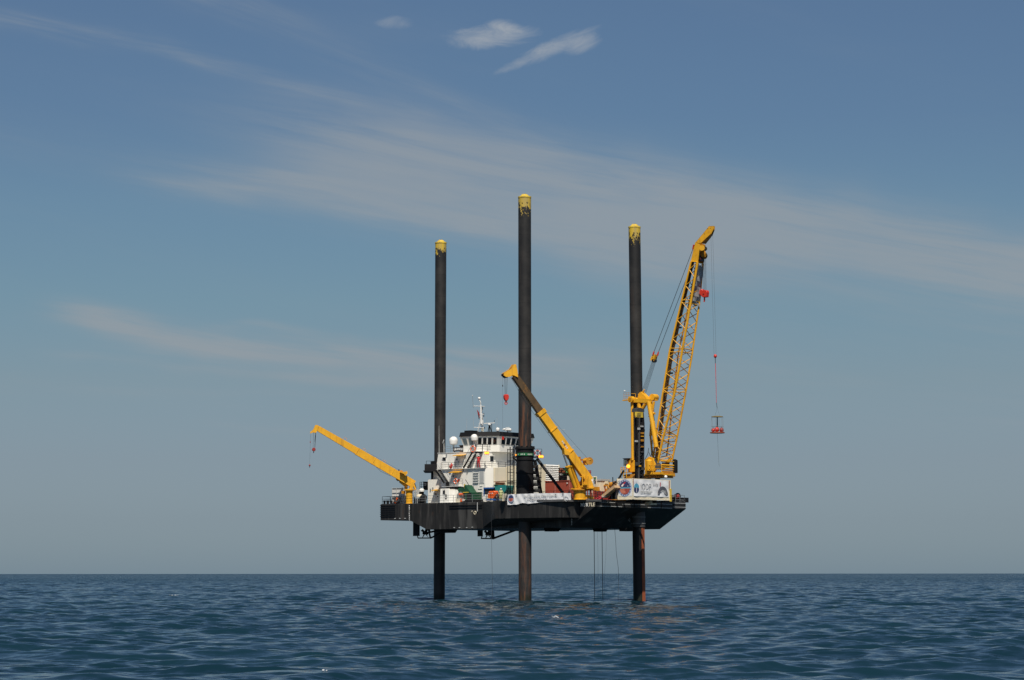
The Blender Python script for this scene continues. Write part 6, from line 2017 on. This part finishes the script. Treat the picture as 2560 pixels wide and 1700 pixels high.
for k in range(10):
    a_ = 2 * PI * k / 10
    p0_ = np.array([bkc[0] + (R1 - .12) * math.cos(a_), bkc[1] + (R1 - .12) * math.sin(a_), bkc[2] + .05])
    p1_ = np.array([bkc[0] + (R2 - .05) * math.cos(a_), bkc[1] + (R2 - .05) * math.sin(a_), zt2])
    bk_.part('net_rope', MB().tube(p0_, p1_, .016, n=4), GREY)
for zz in (.45, .85):
    for k in range(10):
        a_, c_a = 2 * PI * k / 10, 2 * PI * (k + 1) / 10
        rr = R1 - .12 - (R1 - R2) * zz / 2.2
        bk_.part('net_rope', MB().tube((bkc[0] + rr * math.cos(a_), bkc[1] + rr * math.sin(a_), bkc[2] + zz), (bkc[0] + rr * math.cos(c_a), bkc[1] + rr * math.sin(c_a), bkc[2] + zz), .012, n=4), GREY)
bk_.part('centre_post', MB().tube(bkc, (bkc[0], bkc[1], zt2), .09, .07, 8), DKGREY)
for (dx_, m_, lab, sz) in ((-.55, RED, 'small red kit bag at the left inside the personnel basket', .26), (-.08, RED, 'biggest red kit bag in the middle of the personnel basket', .34), (.55, REDDK, 'upright red kit bag at the right inside the personnel basket', .27)):
    rt = np.array([AX @ (1, 0), NX @ (1, 0), 0]); fw_ = toward
    c_ = bkc + rt * dx_ + fw_ * .2 + Z * (sz * 1.0 + .08)
    mb_ = MB().ball(c_, sz, 12, 1.25 if dx_ > .3 else .95)
    t = Thing('kit_bag', lab, 'bag', c_ - Z * sz, 'kit bags in the personnel basket')
    t.part('bag', mb_, m_, smooth=True)
    t.part('handle', MB().torus(c_ + Z * sz, .1, .02, fw_, 12, 5), BLACK)
solo('tag_line', 'thin grey tag line trailing below the personnel basket', 'rope', bkc, MB().path([bkc, SV(1795.5, 1125, vj), SV(1797.5, 1160, vj), SV(1799, 1166, vj)], .014, 4), CABLE)

# ------------------------------------------------------------------ drill mast and banner box at the bow
uF = 4.7
bxA = SU(1582, 1196, uF); bxB = SU(1677, 1201, uF); bxb = SU(1582, 1247, uF); bxc = SU(1673, 1243, uF)
bxL = SV(1543.5, 1197, bxA[1])
vA, vBx = bxA[1], bxB[1]
zT, zB2 = bxA[2], bxb[2] + 0.05
bh = Thing('banner_box', 'cream framed drill platform box over the bow hung with emblem banners', 'platform box', ((uF + bxL[0]) / 2, vA - 3, zB2))
bh.part('panel_side', MB().box((bxL[0], vA, zB2), (uF, vA - .08, zT)), CREAM)
bh.part('panel_front', MB().box((uF, vA - .002, zB2), (uF - .08, vBx, zT - .003)), CREAM)
bh.part('floor', MB().box((bxL[0], vA - .09, zB2), (uF - .09, vBx, zB2 + .12)), DKGREY)
bh.part('panel_end', MB().box((bxL[0], vBx + .08, zB2), (uF - .1, vBx, zT)), CREAM)
bh.part('corner_post', MB().box((uF - .05, vA + .06, zB2 - .1), (uF + .08, vA - .10, zT + .04)), CREAM)
bh.part('corner_post', MB().box((bxL[0] - .04, vA + .06, zB2 - .1), (bxL[0] + .10, vA - .02, zT + .04)), CREAM)
bh.part('corner_post', MB().box((uF - .05, vBx + .25, zB2 - .25), (uF + .12, vBx - .05, SU(1676, 1222, uF)[2])), LEMON)
bh.part('edge_pole', MB().box((uF + .08, vA + .02, SU(1582, 1218, uF)[2]), (uF + .10, vA - .06, zT)), REDDK)
bh.part('edge_pole', MB().box((uF + .1, vBx + .5, SU(1676, 1222, uF)[2]), (uF + .13, vBx + .42, zT - .1)), REDDK)
bh.part('skirt_beam', MB().box((uF - .1, vA, zB2 - .14), (uF + .03, vBx, zB2 - .003)), CREAM)
bh.part('skirt_beam', MB().box((bxL[0], vA + .03, zB2 - .14), (uF, vA - .1, zB2 - .003)), CREAM)
for k in range(5):
    v_ = vA - .6 - k * (vA - vBx) / 5.2
    bh.part('cantilever_beam', MB().box((uF - .2, v_ + .12, zB2 - .16), (-2.5, v_ - .12, zB2 - .5 if k % 2 else zB2 - .35)), BLACK)
a = SU(1626, 1262.5, uF - .8); b_ = SU(1640, 1246, uF - .8)
bh.part('discharge_chute', MB().prism([a, SU(1642, 1262.5, uF - .8), b_ + (0, 0, 0), SU(1628.5, 1246, uF - .8)], (-.9, 0, 0)), CREAM, label='cream sheet-metal chute under the box')
# cloth banners
sa = SV(1545.5, 1240.5, vA + .02); sb_ = SV(1580, 1198.5, vA + .02)
bh.part('side_banner', MB().box((sa[0], vA + .012, sa[2]), (sb_[0], vA + .02, sb_[2])), WHITE2)
cbm = SV(1562, 1220, vA + .02)
Rr = 1.10


def disc(t, name, c, r0, r1, a0_, a1_, off, mat, face='N', n=28, sx=1.0, parent=None):
    vs = []
    for i in range(n + 1):
        a_ = a0_ + (a1_ - a0_) * i / n
        for rr in (r0, r1):
            x, y = rr * math.cos(a_) * sx, rr * math.sin(a_)
            vs.append(c + (U * x + V * off if face == 'N' else -V * x + U * off) + Z * y)
    fs = [(2 * i, 2 * i + 1, 2 * i + 3, 2 * i + 2) for i in range(n)]
    return t.part(name, MB().add(vs, fs), mat, parent=parent)


disc(bh, 'emblem_ring', cbm, .86, Rr, 0, 2 * PI, .004, RINGPR)
disc(bh, 'emblem_border', cbm, .84, .89, 0, 2 * PI, .008, NAVY)
disc(bh, 'emblem_border', cbm, Rr, Rr + .03, 0, 2 * PI, .008, BLUE)
for k in range(16):
    a_ = k / 16 * 2 * PI + .1
    disc(bh, 'emblem_lettering', cbm, .93, 1.03, a_, a_ + .17, .010, NAVY if k % 3 else BLUE, n=3)
disc(bh, 'emblem_sky', cbm, 0.0, .84, 0.0, PI, .012, NAVY)
disc(bh, 'emblem_ground', cbm, 0.0, .84, PI, 2 * PI, .012, CORALPR)
bh.part('emblem_sea_line', MB().box(cbm + (-.84, .010, -.07), cbm + (.84, .018, .07)), SKYPR)
cm = cbm + V * .022
bh.part('emblem_comet', MB().add([cm + (-.52, 0, .22), cm + (-.30, 0, .18), cm + (.05, 0, .62), cm + (.22, 0, .80), cm + (-.05, 0, .74), cm + (-.48, 0, .42)], [(0, 1, 2, 3, 4, 5)]), REDPR)
bh.part('emblem_comet_head', MB().add([cm + V * .004 + p for p in ((-.54, 0, .20), (-.34, 0, .18), (-.10, 0, .50), (-.20, 0, .55), (-.54, 0, .36))], [(0, 1, 2, 3, 4)]), WHITE2)
disc(bh, 'emblem_dot', cm + (.52, 0, .22), 0, .07, 0, 2 * PI, .002, GREYW, n=10)
# front cloth, slightly wrinkled
fv, ff = [], []
for i in range(31):
    for j in range(9):
        x_ = 1584 + (1671.5 - 1584) * i / 30
        yt_ = 1197.5 + 4.2 * i / 30; yb_ = 1240.5 + 2.2 * i / 30
        q = SU(x_, yt_ + (yb_ - yt_) * j / 8, uF + .05)
        q[0] += .02 * math.sin(i * .9 + j * .7) + .02 * math.sin(j * 1.9 - i * .33)
        fv.append(q)
for i in range(30):
    for j in range(8):
        ff.append((i * 9 + j, i * 9 + j + 1, (i + 1) * 9 + j + 1, (i + 1) * 9 + j))
bh.part('front_banner', MB().add(fv, ff), BANNER, smooth=True)
ub_ = uF + .10
c_ = SU(1591.5, 1219.5, ub_)
disc(bh, 'logo_upper', c_, 0, .56, .05, PI - .05, .004, SKYPR, 'A')
disc(bh, 'logo_lower', c_ - Z * .06, 0, .55, PI + .05, 2 * PI - .05, .004, NAVY, 'A')
bh.part('logo_cross', MB().box(c_ + (.006, .04, -.62), c_ + (.012, -.04, 0.02)), WHITE2)
bh.part('logo_needle', MB().box(c_ + (.006, .015, 0), c_ + (.012, -.015, .75)), BLUE)
def ftext(x_, y_, s_, body, mat, size, xs=1.0, bold=0.0):
    q = SU(x_, y_, ub_)
    bh.text(s_, body, (ub_ + .004, q[1], q[2]), size, 'A', mat, xscale=xs, bold=bold)


ftext(1601.5, 1223.5, 'large_lettering', 'IODP', GREYPR, 1.12, .87, -.022)
ftext(1632.5, 1215.5, 'small_lettering', 'icdp', GREYPR, .70, .95, -.008)
q = SU(1651, 1206, ub_)
bh.part('red_bar', MB().box((ub_, q[1] + .07, SU(1651, 1216, ub_)[2]), (ub_ + .01, q[1] - .07, q[2])), REDPR)
ftext(1602, 1229.5, 'fine_lettering', 'INTERNATIONAL OCEAN', LGREY, .23, .95)
ftext(1602, 1233.5, 'fine_lettering', 'DISCOVERY PROGRAM', LGREY, .23, .95)
c_ = SU(1657, 1237.5, ub_)
disc(bh, 'arch_graphic', c_, .62, 1.12, 0.0, PI, .006, ARCHPR, 'A', sx=1.0)
disc(bh, 'arch_graphic', c_ - Z * .0, .45, .62, .3, 2.5, .004, LGREY, 'A', sx=1.0)

dm = Thing('drill_mast', 'black drilling derrick mast standing over the banner box at the bow', 'drill mast', (uF - 1.2, SU(1600, 1195, uF - 1.2)[1], zT))
um = uF - 1.0
Q = lambda x_, y_, du=0.0: SU(x_, y_, um + du)
for (x_, du) in ((1592.5, 0), (1606.5, 0), (1592.5, -.9), (1606.5, -.9)):
    dm.part('rail', MB().tube(Q(x_, 1200, du), Q(x_ + 1.0, 1030, du), .10 if du == 0 else .08, n=8), BLACK)
dm.part('crown_block', MB().prism([Q(1593, 1030), Q(1594, 1021), Q(1602, 1019.5), Q(1611, 1024), Q(1611, 1030)], (-.9, 0, 0)), DKGREY)
dm.part('drive_head', MB().box(Q(1593.5, 1043, .12), Q(1602, 1031, -.3)), LEMON)
for y_ in (1034.2, 1037.5, 1040.5):
    dm.part('head_groove', MB().box(Q(1593.5, y_ + .6, .14), Q(1602, y_, .11)), INK)
dm.part('hydraulic_feed', MB().tube(Q(1597, 1200, .05), Q(1598.5, 1044, .05), .12, n=8), DKGREY)
dm.part('hydraulic_feed', MB().tube(Q(1602, 1200, -.2), Q(1603.5, 1030, -.2), .16, n=8), BLACK)
dm.part('hose_bundle', MB().path([Q(1608.5, 1200, .1), Q(1609.5, 1120, .1), Q(1610, 1060, .1), Q(1608, 1032, .1)], .09), BLACK)
dm.part('back_plate', MB().box(Q(1589.5, 1200, -.6), Q(1600, 1046, -.75)), BLACK)
for k in range(17):
    y_ = 1190 - k * 9.3
    a = Q(1592.5 if k % 2 else 1606.5, y_); b_ = Q(1607.5 if k % 2 else 1593.5, y_ - 9.3)
    dm.part('brace', MB().tube(a, b_, .045, n=5), DKGREY)
    dm.part('rung', MB().tube(Q(1592.6, y_), Q(1607, y_), .045, n=5), BLACK)
for (x_, y_, w_, h_, m_) in ((1606, 1083, 2.5, 4, YELDK), (1606, 1091, 2, 2, YELLOW), (1591, 1103, 2.5, 4, LGREY), (1606, 1101, 2, 5, YELDK), (1606, 1117, 1.8, 2.5, YELDK), (1599, 1165, 2.5, 3, YELLOW), (1605, 1066, 2, 3, LGREY), (1597, 1072, 2, 5, LGREY), (1608, 1076, 3, 5, BLACK), (1606, 1130, 2, 3, DKGREY), (1608, 1172, 2.5, 6, DKGREY), (1593, 1160, 3, 8, DKGREY)):
    dm.part('valve_block', MB().box(Q(x_ - w_ / 2, y_ + h_ / 2, .22), Q(x_ + w_ / 2, y_ - h_ / 2, .02)), m_)
floodx = None

# ------------------------------------------------------------------ clutter between the small crane and the bow
gm = Thing('generator_house', 'beige equipment house with grey roof on the fore deck', 'equipment house', (SV(1493, 1232, 5)[0], 5, DECK))
a = SV(1486, 1219, 5.5); b_ = SV(1502, 1202, 5.5)
gm.part('wall', MB().box((a[0], 5.5, DECK), (b_[0], 3.6, b_[2])), CREAM)
gm.part('roof', MB().box((a[0] - .1, 5.6, b_[2] + .003), (b_[0] + .1, 3.5, b_[2] + .25)), LGREY)
gm.part('roof_cowl', MB().box(SV(1501, 1202, 5.0), SV(1510, 1199, 4.2)), WHITE2)
gm.part('chimney', MB().box(SV(1503, 1225, 5.2), SV(1508, 1202, 4.6)), WHITE)
bb2 = Thing('orange_tank', 'weathered orange tank module below the beige equipment house', 'tank', (SV(1492, 1240, 6.5)[0], 6.4, DECK))
bb2.part('body', MB().box(SV(1484, 1227, 6.6), SV(1500, 1217.5, 5.4)), YELDK)
for k in range(5):
    bb2.part('rib', MB().box(SV(1485 + k * 3.4, 1227, 6.66), SV(1486 + k * 3.4, 1218, 6.6)), YELLOW)
bb2.part('legs', MB().box((SV(1485, 1240, 6.5)[0], 6.5, DECK), (SV(1487, 1240, 6.5)[0], 6.3, SV(1485, 1227, 6.5)[2])), DKGREY)
bb2.part('legs', MB().box((SV(1497, 1240, 6.5)[0], 6.5, DECK), (SV(1499, 1240, 6.5)[0], 6.3, SV(1485, 1227, 6.5)[2])), DKGREY)
rcx = Thing('red_skid', 'dark red steel skid under the orange tank module', 'skid', (SV(1493, 1245, 7.4)[0], 7.3, DECK))
rcx.part('box', MB().box((SV(1484, 1240, 7.5)[0], 7.5, DECK), (SV(1506, 1240, 7.5)[0], 5.6, SV(1490, 1228.5, 7.5)[2])), REDDK)
for k in range(6):
    x_ = 1485 + k * 4
    rcx.part('frame_bar', MB().box((SV(x_, 1240, 7.56)[0], 7.56, DECK), (SV(x_ + .7, 1240, 7.56)[0], 7.5, SV(1490, 1228.4, 7.5)[2])), DKGREY)
pp = Thing('vent_pipe', 'upright pale timber post right of the yellow pedestal', 'post', (SV(1480, 1248, 9)[0], 9, DECK))
pp.part('post', MB().box(SV(1479, 1243, 9.0), SV(1482.3, 1225, 8.8)), paint('pale_pink_timber', (.62, .46, .36), .7))
pp.part('foot', MB().box(SV(1477, 1247.5, 9.2), SV(1484, 1242.5, 8.6)), LEMON)
sm = Thing('small_container', 'grey-blue control cabinet behind the yellow crane cage', 'cabinet', SV(1478, 1219, 8))
sm.part('box', MB().box(SV(1472, 1218, 8.2), SV(1483, 1211.5, 7.4)), LGREY)
sm.part('stand', MB().box((SV(1474, 1230, 8.0)[0], 8.0, DECK), (SV(1481, 1230, 8.0)[0], 7.6, SV(1478, 1218, 8)[2] - .003)), REDOX)
wt_ = Thing('water_tank', 'white drum tank beside the yellow crane cage', 'tank', SV(1478, 1208, 7))
wt_.part('drum', MB().lathe(SV(1478, 1208.8, 6.6), [(.25, 0), (.29, .05), (.29, .40), (.2, .5)], 16), WHITE2, smooth=True)
wt_.part('stand', MB().tube((SV(1478, 1209, 6.6)[0], 6.6, DECK), SV(1478, 1208.8, 6.6), .12), DKGREY)
gd = Thing('light_tower', 'pale frame tower with green box on top behind the crane cage', 'frame tower', (SV(1484, 1230, 5.8)[0], 5.8, DECK))
for x_ in (1482.5, 1491.5):
    gd.part('post', MB().tube((SV(x_, 1230, 5.9)[0], 5.9, DECK), SV(x_, 1192, 5.9), .06, n=6), CREAM)
gd.part('beam', MB().tube(SV(1470, 1192.5, 5.9), SV(1491.5, 1192.5, 5.9), .06, n=6), CREAM)
gd.part('green_box', MB().box(SV(1485, 1198, 5.95), SV(1491, 1193, 5.4)), GREENL)
gd.part('cream_box', MB().box(SV(1474, 1199, 5.95), SV(1482, 1193.2, 5.4)), CREAM)
gd.part('white_box', MB().box(SV(1484.5, 1192.3, 5.95), SV(1492, 1191, 5.4)), WHITE2)
rk = Thing('basket_rack', 'dark red rack of gear standing right of the crane boom foot', 'rack', (SV(1472, 1200, 4.5)[0], 4.5, DECK))
for y_ in (1177, 1181, 1185, 1189):
    rk.part('shelf', MB().box(SV(1469, y_ + 1, 4.6), SV(1476, y_ - .6, 3.8)), REDDK if y_ % 2 else RUST)
for x_ in (1469, 1475.5):
    rk.part('post', MB().tube((SV(x_, 1200, 4.6)[0], 4.6, DECK), SV(x_, 1176, 4.6), .07, n=6), REDDK)
# gangway ramp rising to the banner box, with its own dark tarpaulin below
gr = Thing('gangway', 'pale timber gangway sloping up right to the banner box', 'gangway', SV(1510, 1243, 8.6))
ga, gb_ = SV(1511, 1242, 8.6), SV(1543, 1216.5, 8.6)
gr.part('ramp', MB().beam(ga, gb_, V, 1.2, .35), TIMBER)
gr.part('side_rail', MB().tube(ga + Z * .8 - V * .5, gb_ + Z * .8 - V * .5, .03, n=5), GREY)
for k in range(5):
    q = ga + (gb_ - ga) * k / 4 - V * .5
    gr.part('rail_post', MB().tube(q, q + Z * .8, .025, n=5), GREY)
gr.part('trestle', MB().box((SV(1538, 1245, 8.5)[0], 8.5, DECK), (SV(1541, 1245, 8.5)[0], 8.3, gb_[2] - .3)), DKGREY)
gr.part('trestle', MB().box((SV(1528, 1245, 8.5)[0], 8.5, DECK), (SV(1530, 1245, 8.5)[0], 8.3, gb_[2] - 1.0)), DKGREY)
gr.part('tarpaulin', MB().prism([SV(1519, 1248, 8.2), SV(1542, 1248, 8.2), SV(1542, 1222, 8.2)], (0, -1.0, 0)), BLACK)
wr = Thing('white_bundle', 'crumpled white bundle at the foot of the gangway', 'bundle', SV(1509, 1244, 8.9))
wr.part('bundle', MB().ball(SV(1510, 1240.5, 8.9), .32, 12, .5), WHITE2, smooth=True)
wr.part('rope', MB().torus(SV(1510, 1241, 8.95), .3, .03, (0, .3, 1), 16, 5), LGREY)
ym = Thing('mud_pump', 'yellow pump machinery behind the gangway near the bow', 'pump', (SV(1525, 1235, 4.5)[0], 4.5, DECK))
ym.part('bed', MB().box((SV(1512, 1230, 4.8)[0], 4.8, DECK), (SV(1545, 1230, 4.8)[0], 3.0, SV(1520, 1222, 4.8)[2])), YELDK)
ym.part('body', MB().box(SV(1518, 1224, 4.6), SV(1535, 1216, 3.6)), LEMON)
ym.part('motor', MB().tube(SV(1526, 1212, 4.6), SV(1540, 1210, 4.6), .35, .35, 14), YELDK)
ym.part('hopper', MB().prism([SV(1525, 1216, 4.6), SV(1535, 1216, 4.6), SV(1533, 1206, 4.6), SV(1528, 1205, 4.6)], (0, -1, 0)), YELLOW)
ym.part('pipe', MB().path([SV(1510, 1214, 4.8), SV(1520, 1214, 4.8), SV(1524, 1222, 4.8)], .12), YELDK)
ym.part('pipe', MB().path([SV(1534, 1208, 4.9), SV(1543, 1203, 4.9), SV(1545, 1197, 4.9)], .13), DKGREY)
ym.part('dark_frame', MB().box(SV(1535, 1213, 4.4), SV(1546, 1203, 3.6)), BROWN)
ym.part('cowl', MB().box(SV(1510, 1209, 4.7), SV(1521, 1203, 4.0)), CREAM)
ym.part('post', MB().box(SV(1512, 1228, 4.9), SV(1514, 1212, 4.8)), REDDK)
solo('exhaust_stack', 'thin black exhaust pipe left of the banner box', 'exhaust pipe', SV(1532.5, 1212, 5.4), MB().tube(SV(1532.8, 1215, 5.4), SV(1532, 1193, 5.4), .07, .06, 8), BLACK)
hs = Thing('hose_reel', 'pile of red and dark hoses on the deck edge by the bow corner', 'hoses', SV(1497, 1249, 9.2))
for k in range(5):
    hs.part('hose_coil', MB().torus(SV(1496 + k * 1.2, 1246.5 - k * .3, 9.0 - k * .25), .32, .07, (0.1 * k, .5, 1), 18, 6), REDPR if k % 2 == 0 else BLACK)
bw = Thing('anchor_windlass', 'dark windlass with red drum on the bow at the far right', 'windlass', SU(1692, 1254, -.8))
bw.part('base', MB().box(SU(1684, 1255.3, -.6), SU(1698, 1245, -2.2)), BLACK)
bw.part('drum', MB().tube(SU(1688, 1242, -.8), SU(1694, 1241.5, -.8), .34, .34, 16), REDDK)
bw.part('flange', MB().tube(SU(1694, 1241.5, -.8), SU(1695, 1241.5, -.8), .5, .5, 18), BLACK)
bw.part('brake', MB().box(SU(1699, 1255, -.6), SU(1703, 1249, -1.4)), GREY)
bw.part('chain_stopper', MB().box(SU(1683, 1243, -.8), SU(1687, 1238, -1.4)), GREY)
bw.part('rust_shelf', MB().prism([SU(1658, 1249, .3), SU(1682, 1251, .3), SU(1684.5, 1249, .3), SU(1684, 1247.8, .3), SU(1659, 1246.3, .3)], (-.5, 0, 0)), TIMBER)

# ------------------------------------------------------------------ drill string and lines down to the sea
def line(label, pts, r_, cat='line', name='seabed_line', mat=CABLE, grp='lines running from the hull into the sea'):
    solo(name, label, cat, pts[0], MB().path(pts, r_, 6), mat, grp)


D0 = depthY(np.array([1.0, 3.0, 0]))
line('leftmost thin line dropping from the hull to the sea between the legs', [SD(1228.5, 1285, 366), SD(1229, 1345, 366.5), SD(1231.5, 1497, 367), SD(1231.6, 1503, 367)], .018)
line('left of the two thick drill casings hanging under the bow', [SD(1485.3, 1326, 376), SD(1486.8, 1505, 376)], .042, 'drill casing', 'drill_casing')
line('right of the two thick drill casings hanging under the bow', [SD(1505, 1326, 376), SD(1507.2, 1505, 376)], .042, 'drill casing', 'drill_casing')
line('faint thin line between the two drill casings', [SD(1493.5, 1326, 378), SD(1495.2, 1400, 378), SD(1495, 1505, 378)], .009)
line('faint curved line just right of the drill casings', [SD(1516.5, 1324, 378), SD(1515, 1380, 378), SD(1511, 1440, 378), SD(1510.5, 1505, 378)], .009)
line('bowed dark hose hanging between the casings and the bow leg', [SD(1537, 1324, 376), SD(1539, 1350, 376), SD(1541, 1385, 376), SD(1545.8, 1420, 376), SD(1546.5, 1455, 376), SD(1545, 1505, 376)], .022, 'hose', 'hanging_hose')
